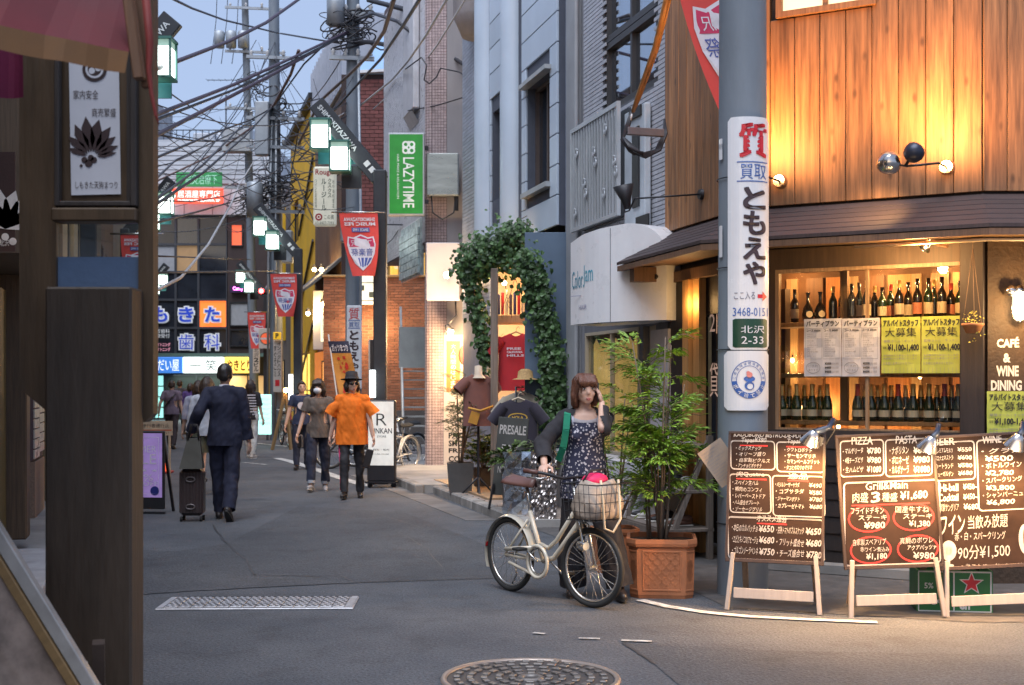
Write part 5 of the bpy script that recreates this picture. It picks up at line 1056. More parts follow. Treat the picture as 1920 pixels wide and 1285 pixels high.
m = MB(); m.tube([(-.25, -.1, -.05), (-.2, -.12, -.2), (-.1, -.12, -.32), (.05, -.1, -.4)], .012, 6); m.tube([(-.27, -.1, -.12), (-.24, -.12, -.26), (-.2, -.12, -.4)], .014, 6); m.tube([(-.3, -.12, -.3), (.1, -.14, -.36)], .012, 6); m.build('cable', mat('black_rubber', (.02, .02, .02), .5), ds)
for x in (-.3, .12): m = MB(); m.beam((x, .12, -.15 if x > 0 else .2), (x-.05, .3, .005-ds.location.z), .04, .04); m.build('stand_leg', mat('brown_stand', (.06, .04, .03), .6), ds)
# ================================================================ street lamps
TEAL = mat('teal_plate', (.03, .17, .19), .5, dirt=.15); DK = mat('lamp_post_dark', (.035, .038, .045), .5, metal=.3, var=.15, bump=.02); LFR = mat('lantern_frame', (.05, .16, .13), .45, metal=.2)
LGLOW = glow('lantern_glow', (.86, 1.0, .93), 1.3)
def street_lamp(X, Y, side, label):
 t = thing('street_lamp', label, 'street lamp', (X, Y, 0), 0, 'angled twin lantern street lamps'); s_ = side
 m = MB(); m.bx(-.1, .1, -.1, .1, 0, 4.9, 0, .015); m.bx(-.14, .14, -.14, .14, 0, .5, 0, .02); m.build('post', DK, t)
 a, b = Vector((s_*.02, -.02, 4.78)), Vector((s_*1.0, -.02, 5.95)); m = MB(); m.beam(a, b, .1, .27, 0, .01); m.build('arm', DK, t)
 ang = atan2(b.z-a.z, b.x-a.x); d = (b-a).normalized(); L = (b-a).length
 mm = MB(); M_ = TR(a+Vector((0, -.056, 0))) @ RY(-ang if s_ > 0 else pi-ang)
 if s_ > 0: mm.text('SHIMOKITAZAWA', L*.36, L*.95, -.035, .045, 0, 0, .02, M=M_); [mm.rect(x, x+.1, -.05, .05, 0, 0) for x in ()]; mm.rect(.12, .2, -.045, .04, 0, 0); mm.rect(.24, .32, -.045, .04, 0, 0)
 else: mm.text('SHIMOKITAZAWA', -L*.95, -L*.36, -.035, .045, 0, 0, .02, M=M_)
 if s_ < 0: [mm.add([M_ @ Vector(p) for p in ((x, 0, -.045), (x+.08, 0, -.045), (x+.08, 0, .045), (x, 0, .045))], [(0, 1, 2, 3)]) for x in (-.2, -.32)]
 mm.build('lettering', mat('silver_letter', (.6, .62, .62), .4), t)
 m = MB(); p = [(s_*.96, 5.62), (s_*.2, 4.83), (s_*.28, 4.95), (s_*.96, 4.95)]; p = [(s_*.97, 5.78), (s_*.97, 5.0), (s_*.3, 5.0)]
 if s_ > 0: p = p[::-1]
 m.prism(p, .0, .03); m.build('gusset_plate', TEAL, t)
 m = MB(); m.bx(s_*.3, s_*.6, .0, .05, 4.62, 4.97); m.build('ballast_box', DK, t)
 for (dx, z0) in ((.90, 5.2), (.60, 4.86)):
  x = s_*dx; w = .14; h = .43; m = MB()
  for sx in (-1, 1):
   for sy in (-1, 1): m.bx(x+sx*w-.012, x+sx*w+.012, -.18+sy*w-.012, -.18+sy*w+.012, z0, z0+h)
  m.bx(x-w-.02, x+w+.02, -.18-w-.02, -.18+w+.02, z0+h, z0+h+.03); m.bx(x-w-.015, x+w+.015, -.18-w-.015, -.18+w+.015, z0-.025, z0); l_ = m.build('lantern', LFR, t)
  m = MB(); m.bx(x-w+.012, x+w-.012, -.18-w+.012, -.18+w-.012, z0+.03, z0+h-.08); m.build('lit_box', LGLOW, l_)
  m = MB(); m.bx(x-w+.012, x+w-.012, -.18-w+.012, -.18+w-.012, z0+h-.08, z0+h-.002); m.build('shade_band', mat('lantern_shade', (.25, .38, .32), .4, emit=.25), l_)
 return t
def SLx(px, Y): return gx(px, Y)
street_lamp(gx(713, 20), 20, -1, 'twin lantern street lamp by the green sign, nearest on the right'); street_lamp(gx(559, 31.5), 31.5, -1, 'twin lantern street lamp in front of the yellow house'); street_lamp(gx(500, 46), 46, -1, 'farthest twin lantern street lamp on the right, before the corner building')
street_lamp(gx(170, 15.4), 15.4, 1, 'nearest twin lantern street lamp on the left, mostly behind the noticeboard'); street_lamp(gx(236, 27.5), 27.5, 1, 'second twin lantern street lamp on the left'); street_lamp(gx(262, 47), 47, 1, 'far twin lantern street lamp on the left, a small light beside the post')
# ---- festival banners
BRED2 = mat('banner_red', (.62, .06, .05), .7, var=.08, sc=4, bump=.05); BCRI = mat('banner_crimson', (.5, .03, .10), .7); BWH = mat('banner_white', (.62, .6, .66), .7); BBL = mat('banner_blue', (.06, .09, .32), .7)
def banner(X, Y, ztop, w, h, label, sway, mirror=True, off=.1):
 t = thing('festival_banner', label, 'banner', (X, Y, ztop), 0, 'red music festival banners');
 def fn(x, y, z):
  k = -z/h; a = sway*(k**1.4)*w; return (x*(1-.42*k*k if sway else 1)+(a if x < w*2 else 0), y+.05*sin(3*k+x*5)*k, z)
 m = MB(); nx, nz = 8, 14
 for i in range(nx):
  for j in range(nz):
   p = [(w*i/nx, 0, -h*(j+1)/nz), (w*(i+1)/nx, 0, -h*(j+1)/nz), (w*(i+1)/nx, 0, -h*j/nz), (w*i/nx, 0, -h*j/nz)]; m.add([fn(*q) for q in p], [(0, 1, 2, 3)], 0, None, True)
 m.build('cloth', BRED2, t); m = MB()
 def poly(pts, mi, y):
  m.add([fn(x*w, y, -z*h) for x, z in pts], [tuple(range(len(pts)))], mi)
 kw = dict(fn=lambda x, y, z: fn(x, y-.012, z), mirror=mirror)
 m.text('SHIMOKITAZAWA', w*.1, w*.92, -h*.13, -h*.07, 0, 0, .03, **kw); m.text('MUSIC FES', w*.1, w*.92, -h*.2, -h*.145, 0, 0, .03, **kw)
 poly([(.28, .3), (.76, .3), (.76, .23), (.28, .23)], 2, -.008); m.text('SINCE 1992', w*.31, w*.73, -h*.287, -h*.243, 0, 0, .02, **kw)
 sh = [(.14, .37), (.3, .385), (.5, .335), (.7, .385), (.86, .37), (.92, .5), (.9, .64), (.78, .8), (.5, .92), (.22, .8), (.1, .64), (.08, .5)]
 poly(sh[::-1], 0, -.008); top = [(.17, .39), (.3, .41), (.5, .36), (.7, .41), (.83, .39), (.88, .5), (.88, .535), (.12, .535), (.12, .5)]; poly(top[::-1], 1, -.0095)
 m.text('下北沢', w*.2, w*.8, -h*.52, -h*.43, 0, 0, .02, **kw); m.text('音楽祭', w*.16, w*.84, -h*.68, -h*.56, 0, 2, .03, **kw)
 for k in range(5): x = .22+k*.14; c = .5+(x-.5)*.55; poly([(c-.025, .86-.1*abs(x-.5)), (c+.025, .86-.1*abs(x-.5)), (x+.045, .71), (x-.045, .71)], 2, -.0095)
 m.build('print', [BWH, BCRI, BBL], t)
 m = MB(); m.tube([(-.12, 0, .015), (w+.12, 0, .015)], .012, 6); m.build('rod', CHR, t); return t
banner(gx(636, 19.8), 19.8, gz(400, 19.8), 72/F*19.8, 118/F*19.8, 'nearest red festival banner on the right lamp post', .35)
banner(gx(507, 31.2), 31.2, gz(514, 31.2), 49/F*31.2, 80/F*31.2, 'red festival banner before the yellow house', .3)
banner(gx(464, 45.5), 45.5, gz(586, 45.5), 34/F*45.5, 68/F*45.5, 'farthest red festival banner, by the round road sign', .2)
banner(gx(226, 15.3), 15.3, gz(441, 15.3), 62/F*15.3, 96/F*15.3, 'red festival banner on the left seen through the noticeboard window', .1)
banner(gx(222, 27.3), 27.3, gz(266, 27.3), 62/F*27.3, 70/F*27.3, 'red festival banner tip showing high on the left of the post', .1)
banner(gx(1256, 10.4), 10.4, gz(-104, 10.4), 150/F*10.4, 312/F*10.4, 'large red festival banner hanging beside the big utility pole', .62)
# ================================================================ utility poles and wires
def upole(X, Y, r, h, label, tilt=0):
 t = thing('utility_pole', label, 'utility pole', (X, Y, 0), 0); m = MB(); m.cone((0, 0, 0), (tilt, 0, h), r, r*.72, 18); m.build('shaft', POLEC, t)
 return t
GAL = mat('galvanised', (.34, .37, .40), .5, metal=.5, var=.15, bump=.02); WIRE = mat('wire_black', (.025, .025, .032), .5, bump=0); WPUR = mat('wire_purple', (.045, .027, .048), .5, bump=0); WLT = mat('wire_light', (.4, .4, .42), .5, bump=0)
pa = upole(gx(662, 29), 29, .185, 13, 'grey utility pole with a pawnshop plate before the brick house'); pb = upole(gx(519, 36), 36, .19, 15, 'crowded utility pole standing left of the yellow house', -.1); pc = upole(gx(478, 50), 50, .18, 17, 'farthest utility pole with a transformer bank near its top', -.4)
for (t, zs, w) in ((pa, (8.9, 9.9, 10.6), 1.0), (pb, (6.4, 8.2, 9.0, 10.7), 1.6), (pc, (9.2, 12.3, 14.5, 16.2), 2.2)):
 for z in zs:
  m = MB(); m.box((0, -.2, z), (w, .09, .09), 0, RZ(.15)); m.build('crossarm', GAL, t)
  for k in range(4): m = MB(); m.lathe([(.02, 0), (.06, .02), (.03, .06), (.06, .09), (.03, .16)], 8, 0, TR(-w*.42+w*.28*k, -.2, z+.05)); m.build('insulator', mat('porcelain', (.5, .5, .5), .3), t)
def pbox(t, x, y, z, w, d, h, m_, name): m = MB(); m.box((x, y, z), (w, d, h), 0, None, .03); return m.build(name, m_, t)
for k in range(3): m = MB(); m.lathe([(0, 0), (.2, .02), (.21, .6), (.16, .66), (0, .68)], 12, 0, TR(-1.3+k*.46, -.4, 14.6)); m.build('transformer', GAL, pc)
m = MB(); m.lathe([(0, 0), (.22, .02), (.23, .95), (.18, 1.0), (0, 1.02)], 14, 0, TR(-.55, -.35, 6.2)); m.build('transformer', GAL, pb); pbox(pb, .35, -.25, 5.4, .3, .3, .9, GAL, 'junction_box'); pbox(pb, -.35, -.25, 8.7, .4, .3, 1.5, GAL, 'junction_box')
m = MB(); m.lathe([(0, 0), (.2, .02), (.21, .9), (0, .95)], 12, 0, TR(-.35, -.3, 9.6)); m.build('transformer', GAL, pa); pbox(pa, -.1, -.22, 5.0, .3, .2, .5, GAL, 'junction_box')
pbox(pc, -.6, -.4, 11.0, 1.1, .5, .9, GAL, 'junction_box')
for k in range(3): m = MB(); m.tube([(-.22+k*.2, -.22, 0), (-.2+k*.2, -.2, 5), (-.1+k*.12, -.2, 9)], .035, 6); m.build('conduit', GAL, (pb, pb, pa)[k])
# tangled service loops: too many small cables to count, one knot per pole
for t, z, n, sp in ((pa, 9.6, 34, .9), (pb, 7.0, 30, .9), (pc, 8.6, 36, 1.3), (pb, 9.3, 14, .8), (pc, 13, 14, 1.1)):
 m = MB()
 for k in range(n):
  c = Vector((random.gauss(0, sp*.3), random.uniform(-.5, .1), z+random.gauss(0, sp*.25))); rx, rz, a0 = random.uniform(.12, .55)*sp, random.uniform(.05, .22)*sp, random.uniform(-.5, .5)
  if k % 3: m.tube([c+Vector((rx*cos(q)*cos(a0)-rz*sin(q)*sin(a0), .1*sin(q+k), rx*cos(q)*sin(a0)+rz*sin(q)*cos(a0))) for q in np.linspace(0, 2*pi, 17)[:-1]], random.choice((.010, .014, .020)), 4, 0, True)
  else: m.tube([c+Vector((rx*2.2*(i/8-.5), 0, .12*sin(i*.8+k)-.3*rz*(1-(i/4-1)**2))) for i in range(9)], random.choice((.012, .018)), 4)
 m.build('cable_tangle', WIRE, t, 'stuff')
def wire(pts, r, label, m_=None, sg=0.0, n=10):
 """cable through photo columns/rows at given distances"""
 Q = [P(*p) for p in pts]; out = []
 for i in range(len(Q)-1): out += sag(Q[i], Q[i+1], sg, n)[:-1]
 out.append(Q[-1]); t = MB(); t.tube([p-Q[0] for p in out], r, 5); o = t.build('overhead_cable', m_ or WIRE, None, loc=Q[0]); tag(o, label, 'cable', 'overhead cables'); return o
wire([(240, 145, 13), (300, 127, 15), (430, 77, 20), (500, 42, 23), (570, -8, 26)], .03, 'thick purplish cable rising from the first left lantern to the top', WPUR)
wire([(240, 235, 13), (300, 212, 15), (440, 158, 20), (560, 103, 25), (655, 58, 29)], .028, 'upper one of the cable pair converging on the near right pole', WPUR); wire([(240, 246, 13), (300, 222, 15), (440, 168, 20), (560, 109, 25), (655, 62, 29)], .02, 'lower one of the cable pair converging on the near right pole')
wire([(230, 295, 13), (300, 250, 15), (400, 198, 19), (520, 135, 24), (655, 60, 29)], .03, 'steep purplish cable ending at the near right pole tangle', WPUR)
wire([(315, -6, 18), (360, 16, 22), (420, 38, 27), (520, 62, 33), (590, 74, 30), (640, 82, 29)], .022, 'thin dark cable crossing the sky from the top left to the poles')
wire([(283, 300, 18), (400, 250, 24), (470, 225, 34), (515, 200, 36)], .022, 'dark cable rising past the rooftop shed to the middle pole'); wire([(283, 382, 15), (380, 310, 20), (450, 240, 30), (478, 225, 49)], .02, 'dark cable rising behind the red shop sign'); wire([(283, 420, 15), (360, 400, 22), (450, 375, 40), (478, 362, 49)], .02, 'nearly level dark cable over the white fascia'); wire([(286, 388, 15), (380, 325, 20), (460, 255, 30), (520, 190, 36), (570, 120, 30), (655, 40, 29)], .022, 'long cable climbing from left lantern to the near right pole')
wire([(283, 550, 14), (340, 520, 18), (390, 460, 25), (430, 390, 33), (450, 345, 40), (478, 300, 49)], .024, 'pale slack cable curving up in front of the dark glass floors', WLT)
wire([(283, 250, 18), (480, 238, 50)], .018, 'thin level cable across the rooftop shed', None, .3); wire([(283, 150, 18), (340, 190, 25), (478, 270, 50)], .015, 'thin cable slanting down from the left lantern'); wire([(283, 345, 15), (330, 300, 25), (478, 230, 50)], .018, 'thin cable rising over the far green sign')
wire([(283, 512, 15), (520, 508, 36)], .015, 'level thin cable across the dark glass floors'); wire([(283, 480, 15), (470, 487, 48)], .012, 'upper level thin cable across the dark glass floors')
wire([(560, 95, 30), (545, 140, 32), (515, 195, 34), (478, 235, 48), (400, 290, 50), (283, 345, 50)], .04, 'bundled service cable falling from the near right pole to the far left', mat('wire_rusty', (.12, .075, .07), .6))
wire([(665, 40, 29), (700, 25, 26), (745, 40, 24), (800, 85, 23.4), (850, 108, 22.9), (880, 128, 22.3), (886, 140, 22.2)], .035, 'thick black service cable from the near right pole to the grey wall');
wire([(660, 78, 29), (700, 80, 28), (755, 90, 26.5)], .05, 'short thick spliced cable end right of the near pole'); wire([(690, 0, 26), (760, 18, 25), (785, 26, 24.5)], .05, 'spliced cable end at the top above the blue roof')
wire([(740, -6, 18), (720, 60, 21), (690, 105, 24), (655, 140, 27), (600, 190, 29), (560, 270, 33)], .035, 'twisted cable falling left across the blue roof', mat('wire_brown', (.10, .07, .06), .6)); wire([(790, -6, 17), (755, 50, 20), (715, 110, 24), (678, 150, 27), (620, 215, 30)], .028, 'twisted dark cable falling across the brick house')
wire([(840, -5, 18), (800, 65, 20), (765, 115, 23), (735, 150, 26), (680, 195, 29), (610, 232, 31)], .022, 'cable turning pale over the brick house', WLT); wire([(875, -5, 19), (820, 85, 21.5), (790, 125, 24), (745, 165, 27), (700, 205, 30)], .016, 'thin pale cable over the grey wall and brick house', WLT)
wire([(760, 130, 23), (790, 108, 22.6), (800, 122, 22.5), (795, 150, 22.5), (805, 157, 22.5), (818, 145, 22.5), (826, 128, 22.5), (860, 135, 22), (905, 160, 20.4), (922, 175, 19.6)], .012, 'looped thin cable on the tiled corner')
wire([(765, 208, 23.5), (820, 198, 22.6), (885, 178, 22.1)], .012, 'thin cable strung across the tiled corner'); wire([(640, 190, 29), (590, 245, 31), (560, 262, 33)], .02, 'short cable bunch under the lantern arm')
for _k, (x0, y0, Y0, x1, y1, Y1) in enumerate(((522, 195, 36, 600, 185, 39), (522, 208, 36, 600, 200, 39), (522, 222, 36, 590, 236, 40), (478, 190, 49, 560, 215, 40), (478, 215, 49, 545, 232, 40), (478, 320, 49, 620, 280, 37), (478, 335, 49, 640, 310, 34), (522, 305, 36, 645, 290, 30), (522, 330, 36, 650, 342, 29.3), (522, 250, 36, 590, 290, 33), (560, 300, 33, 600, 250, 34), (540, 430, 34, 600, 330, 33), (545, 300, 34, 590, 420, 33), (560, 240, 33, 545, 330, 35))):
 wire([(x0, y0, Y0), ((x0+x1)/2, (y0+y1)/2+5, (Y0+Y1)/2), (x1, y1, Y1)], .018, 'short service cable in the tangle by the yellow house, reaching row %s' % (('topmost', 'second', 'third', 'fourth', 'fifth', 'sixth', 'seventh', 'eighth', 'ninth', 'tenth', 'eleventh', 'twelfth', 'thirteenth', 'lowest')[_k]))
for x in (395, 415, 435): wire([(x, 120, 50), (x+10, 40, 50), (x+12, -8, 50)], .015, {395: 'left', 415: 'middle', 435: 'right'}[x]+' one of three thin upright feeders by the far transformer bank')
m = MB()
for k in range(64):
 A = random.choice(((662, 29), (519, 36), (478, 50))); Bq = random.choice(((283, 18), (300, 50), (592, 40), (545, 46), (519, 36), (478, 50), (662, 29), (760, 25), (420, 57), (283, 26)))
 if A == Bq: continue
 m.tube(sag(P(A[0]+random.uniform(-12, 12), random.uniform(60, 400), A[1]), P(Bq[0]+random.uniform(-10, 10), random.uniform(120, 440), Bq[1]), random.uniform(.1, .9), 8), random.choice((.007, .010, .014)), 4)
tag(m.build('cable_web', WIRE), 'web of thin dark cables strung between the crowded utility poles and houses', 'cables', None, 'stuff')
# cable drop in its bamboo-brown sleeve by the tavern
t = thing('cable_drop', 'bundle of brown sleeved cables dropping to a bracket box on the grey tiles', 'cable drop', P(1190, 250, 12.2)); o_ = t.location
def pl_(*pts): return [P(*p)-o_ for p in pts]
m = MB(); m.tube(pl_((1252, -12, 10.8), (1240, 40, 11.1), (1228, 90, 11.4), (1212, 135, 11.8), (1196, 180, 12.1), (1186, 210, 12.2)), [.026, .026, .025, .024, .022, .016], 8); m.tube(pl_((1259, -12, 10.8), (1246, 42, 11.1), (1233, 92, 11.4), (1216, 140, 11.8), (1200, 182, 12.1), (1188, 210, 12.2)), .014, 6); m.build('sleeve', mat('bamboo_brown', (.36, .19, .07), .45, var=.3, sc=6), t)
m = MB(); m.tube(pl_((1184, 214, 12.2), (1182, 226, 12.2)), .014, 6); m.build('white_tape', PLW, t); m = MB()
for k in range(4): m.tube(pl_((1186, 205, 12.2), (1174+k*2, 235, 12.2), (1165+k, 262, 12.2), (1180+k*3, 284+k*2, 12.2), (1210, 296-k*3, 12.2), (1238-k*3, 282, 12.3), (1250-k*2, 250, 12.4), (1246, 225, 12.5)), .012, 5)
for k in range(6): m.tube(pl_((1168, 258, 12.2), (1178+k*4, 275+k*2, 12.15), (1206, 292-k, 12.15)), .014, 5)
m.build('cable_loop', WIRE, t); m = MB(); m.beam(P(1176, 246, 12.2)-o_, P(1244, 250, 12.3)-o_, .05, .075, 0, .006); m.build('bracket', mat('bracket_grey', (.16, .14, .15), .6), t)
# ================================================================ signs along the right side
GRN2 = mat('sign_green', (.025, .24, .035), .4, bump=0, emit=.07); SIL = mat('silver_trim', (.5, .53, .55), .35, metal=.5, bump=0)
YG = 22.3; t = thing('green_sign', 'green projecting sign lettered LAZYTIME downwards beside the tiled corner', 'sign', (gx(727, YG), YG, gz(404, YG))); w, h = 69/F*YG, 155/F*YG
m = MB(); m.bx(0, w, 0, .22, 0, h, 0, .015); m.build('box', SIL, t); m = MB(); m.rect(.03, w-.03, .03, h-.03, -.003); m.build('face', GRN2, t)
m = MB(); wl_ = mat('sign_white', (.7, .75, .7), .5, emit=.06)
m.text('LAZYTIME', w*.42, w*.72, h*.09, h*.70, -.006, 0, .012, rot=1); m.text('HAIR MAKE & RELAXATION', w*.25, w*.31, h*.2, h*.74, -.006, 0, 0, rot=1)
for a in range(4):
 cx_, cz_ = w*.57+.075*cos(a*pi/2+pi/4), h*.82+.075*sin(a*pi/2+pi/4); m.disc((cx_, cz_), .062, -.006-.0004*a, 0, 14, .03)
 cx_, cz_ = w*.57+.085*cos(a*pi/2), h*.82+.085*sin(a*pi/2); m.disc((cx_, cz_), .03, -.008-.0004*a, 0, 12)
m.build('lettering', wl_, t); m = MB(); m.bx(w, w+.06, .08, .14, h*.8, h*.85); m.bx(w, w+.06, .08, .14, h*.15, h*.2); m.build('bracket', DFRAME, t)
t = thing('blank_sign', 'blank white projecting sign box with a bright bulb in front of it', 'sign', (gx(799, 22.2), 22.2, gz(563, 22.2))); w, h = 63/F*22.2, 108/F*22.2; m = MB(); m.bx(0, w, 0, .2, 0, h, 0, .012); m.build('box', mat('blank_sign_white', (.52, .51, .55), .5, var=.03, dirt=.1), t); m = MB(); m.bx(w, w+.3, .08, .13, h*.7, h*.75); m.build('bracket', DFRAME, t)
t = thing('sign_bulb', 'bare glowing bulb on a stem in front of the blank white sign', 'bulb', P(838, 516, 21.6)); m = MB(); m.ball((0, 0, 0), .055, 10, 8); m.build('globe', glow('bare_bulb', (1, .72, .38), 22), t); m = MB(); m.cone((0, .06, 0), (0, .5, .05), .02, n=6); m.build('stem', DFRAME, t); lamp(t, 'POINT', (0, -.1, 0), 14, (1, .66, .35), .06)
t = thing('meter_box', 'brushed steel electric cabinet high on the tiled corner', 'cabinet', (gx(799, 22.4), 22.4, gz(367, 22.4))); w, h = 61/F*22.4, 80/F*22.4; m = MB(); m.bx(0, w, 0, .25, 0, h, 0, .02); m.build('cabinet', mat('brushed_steel', (.36, .39, .37), .3, metal=.75, var=.25, sc=3, bump=.05, stretch=(.6, 1, 3)), t); m = MB(); m.tube([(w*.15, .1, 0), (w*.2, .0, -.3), (w*.5, -.02, -.42), (w*.85, .0, -.3), (w*.9, .1, 0)], .014, 6); m.cone((w*.92, .1, 0), (w*.92, .1, -.25), .04, n=8); m.build('cable', DFRAME, t)
t = thing('poster_spotlight', 'dazzling clamp spotlight above the cafe poster', 'spotlight', P(842, 618, 22.2)); m = MB(); m.lathe([(.02, .1), (.05, .06), (.075, -.05), (.07, -.05), (.03, .05)], 12, 0, RY(-.6)); m.tube([(0, .02, .1), (.12, .05, .25), (.1, .3, .5)], .015, 6); m.build('reflector', BLKM, t); m = MB(); m.ball((.02, -.02, -.04), .055, 10, 8); m.build('bulb', glow('spot_hot', (1, .78, .45), 40), t); lamp(t, 'SPOT', (.04, -.12, -.06), 55, (1, .66, .32), .05, (.5, .45, -1.6), 120, .8); lamp(t, 'POINT', (.03, -.2, -.1), 32, (1, .62, .3), .06)
# cafe style beige sign, small signs
t = thing('beige_sign', 'beige projecting restaurant sign with vertical katakana under the lanterns', 'sign', (gx(587, 28), 28, gz(424, 28))); w, h = 43/F*28, 112/F*28; m = MB(); m.bx(0, w, 0, .15, 0, h, 0, .04); m.build('box', mat('beige_sign_face', (.45, .44, .36), .5, emit=.12), t)
m = MB(); m.text('Rougir', w*.1, w*.92, h*.83, h*.95, -.004, 1, .02); m.column('ルージール', w*.36, w*.58, h*.25, h*.8, -.004, 0, .02); m.column('クスクス', w*.64, w*.8, h*.47, h*.8, -.004, 0, .01); m.column('地中海料理店', w*.84, w*.93, h*.3, h*.78, -.004, 0); m.column('ワインと家庭料理', w*.08, w*.17, h*.3, h*.78, -.004, 0); m.disc((w*.25, h*.15), w*.16, -.004, 1, 18); m.disc((w*.25, h*.15), w*.09, -.005, 2, 14, w*.05); m.text('この奥', w*.48, w*.92, h*.11, h*.19, -.004, 0, .01); m.text('03-6427-7393', w*.1, w*.9, h*.03, h*.075, -.004, 0, .0)
m.build('lettering', [mat('green_black', (.03, .06, .05), .5), mat('wine_red', (.3, .02, .03), .5), mat('cream_letter', (.8, .72, .6), .5)], t)
pz2 = lambda py: gz(py, 28.75)
t = thing('pawnshop_plate', 'smaller pawnshop plate on the pole before the brick house', 'sign', (gx(650, 28.75), 28.75, gz(730, 28.75))); w, h = 28/F*28.75, 157/F*28.75; m = MB(); m.bx(0, w, 0, .04, 0, h, 0, .02); m.build('plate', PLW, t); m = MB(); m.text('質', w*.15, w*.85, h*.83, h*.97, -.004, 0, .06); m.rect(w*.1, w*.9, h*.815, h*.823, -.004, 1); m.text('買取', w*.15, w*.85, h*.74, h*.8, -.004, 1, .03); m.rect(w*.1, w*.9, h*.725, h*.733, -.004, 1); m.column('ともえや', w*.2, w*.8, h*.2, h*.71, -.004, 2, .05); m.text('ここ入る', w*.15, w*.85, h*.11, h*.15, -.004, 2, 0); m.build('lettering', [RED, BLU, DKP], t)
def psign(name, lab, x0, y0, x1, y1, Y, m_, dep=.12, cat='sign'): t = thing(name, lab, cat, (gx(x0, Y), Y, gz(y1, Y))); m = MB(); m.bx(0, (x1-x0)/F*Y, 0, dep, 0, (y1-y0)/F*Y, 0, .01); m.build('box', m_, t); return t, (x1-x0)/F*Y, (y1-y0)/F*Y
psign('blank_sign', 'narrow blank white vertical sign on the timber house', 587, 545, 606, 656, 36, mat('blank_sign_white', (.52, .51, .55)))
t, w, h = psign('menu_lightbox', 'small warm lit lightbox on the timber house front', 601, 593, 626, 641, 33.5, glow('lightbox_cream', (1, .85, .55), .3)); m = MB(); [m.column('お品書き中', w*(.15+.25*k), w*(.3+.25*k), h*.1, h*.9, -.004) for k in range(3)]; m.build('lettering', mat('brown_letter', (.2, .1, .05), .6), t)
t, w, h = psign('black_sign', 'black upright sign panel in front of the orange bricks', 691, 637, 716, 740, 24.5, mat('black_sign_face', (.02, .02, .024), .4)); m = MB(); m.bx(0, .03, -.01, .0, 0, h); m.build('edge_strip', SIL, t)
psign('light_tube', 'upright white light box beside the near right street lamp', 693, 694, 704, 746, 19.7, glow('tube_white', (.9, 1, 1), .7), .05, 'light box'); psign('light_tube', 'upright white light box beside the second right street lamp', 541, 702, 549, 757, 31, glow('tube_white', (.9, 1, 1), .7), .05, 'light box')
t, w, h = psign('round_emblem_sign', 'square sign with a red ringed disc near the far banner', 485, 616, 513, 654, 38, mat('sign_frame_pale', (.5, .5, .5), .5)); m = MB(); m.disc((w/2, h*.5), w*.42, -.004, 0, 22); m.disc((w/2, h*.5), w*.36, -.006, 1, 22); m.rect(w*.1, w*.9, h*.44, h*.54, -.008, 2); m.build('emblem', [mat('dark_print', (.08, .1, .08)), mat('orange_red', (.6, .1, .04), .5, emit=.2), BWH], t)
t, w, h = psign('parking_sign', 'tiny yellow parking sign on the middle pole', 512, 623, 527, 637, 35.5, mat('parking_yellow', (.6, .35, .02), .5, emit=.2), .03); m = MB(); m.text('P', w*.3, w*.7, h*.15, h*.85, -.003, 0, .05); m.build('lettering', INK, t)
t, w, h = psign('pole_plate', 'narrow white advertising plate with vertical text on the middle pole', 512, 638, 528, 736, 35.6, mat('pale_plate', (.5, .44, .4), .5), .03); m = MB(); m.column('インパクトハウス', w*.5, w*.9, h*.3, h*.97, -.003, 0, .02); m.column('すぐそこ左', w*.1, w*.4, h*.3, h*.9, -.003, 0, .02); m.rect(w*.25, w*.75, h*.12, h*.24, -.003, 1); m.build('lettering', [INK, RED], t)
t, w, h = psign('pole_plate', 'narrow pale advertising plate on the farthest pole', 474, 650, 487, 700, 49.4, mat('pale_plate', (.5, .44, .4), .5), .03); m = MB(); m.column('北沢2ビル', w*.15, w*.85, h*.05, h*.95, -.003, 0, .03); m.build('lettering', [INK], t)
t = thing('traffic_light', 'traffic light showing red at the street end', 'traffic light', P(484, 552, 44)); m = MB(); m.bx(0, .5, 0, .2, 0, .22, 0, .06); m.build('housing', DFRAME, t); m = MB(); m.cone((.11, -.001, .11), (.11, -.03, .11), .085, n=14); m.build('red_lens', glow('red_lens', (1, .03, .03), 9), t); m = MB(); m.cone((.36, -.001, .11), (.36, -.03, .11), .05, n=12); m.build('amber_lens', glow('amber_lens', (1, .35, .05), 3), t); m = MB(); m.cone((.25, .1, .22), (.7, .1, 1.0), .03, n=6); m.build('bracket', GAL, t)
t, w, h = psign('green_shop_sign', 'green strip sign with white lettering on the far grey siding', 330, 323, 416, 350, 56.3, mat('sign_green2', (.02, .2, .06), .5, emit=.12), .1); m = MB(); m.text('鍼灸治療下', w*.2, w*.9, h*.15, h*.85, -.004, 0, .02); m.build('lettering', mat('pale_green_print', (.3, .6, .45), .5, emit=.12), t)
t, w, h = psign('red_shop_sign', 'red and white lit strip sign under the far green sign', 309, 353, 418, 382, 56.2, glow('red_fascia', (1, .08, .04), .35), .12); m = MB(); m.text('居酒屋専門店', w*.22, w*.95, h*.38, h*.85, -.004, 0, .05); m.text('SHIMOKITAZAWA 2F', w*.22, w*.95, h*.12, h*.28, -.004, 0, .03); m.disc((w*.1, h*.5), h*.32, -.004, 0, 14); m.build('lettering', glow('white_print_glow', (.75, 1, .9), .35), t)
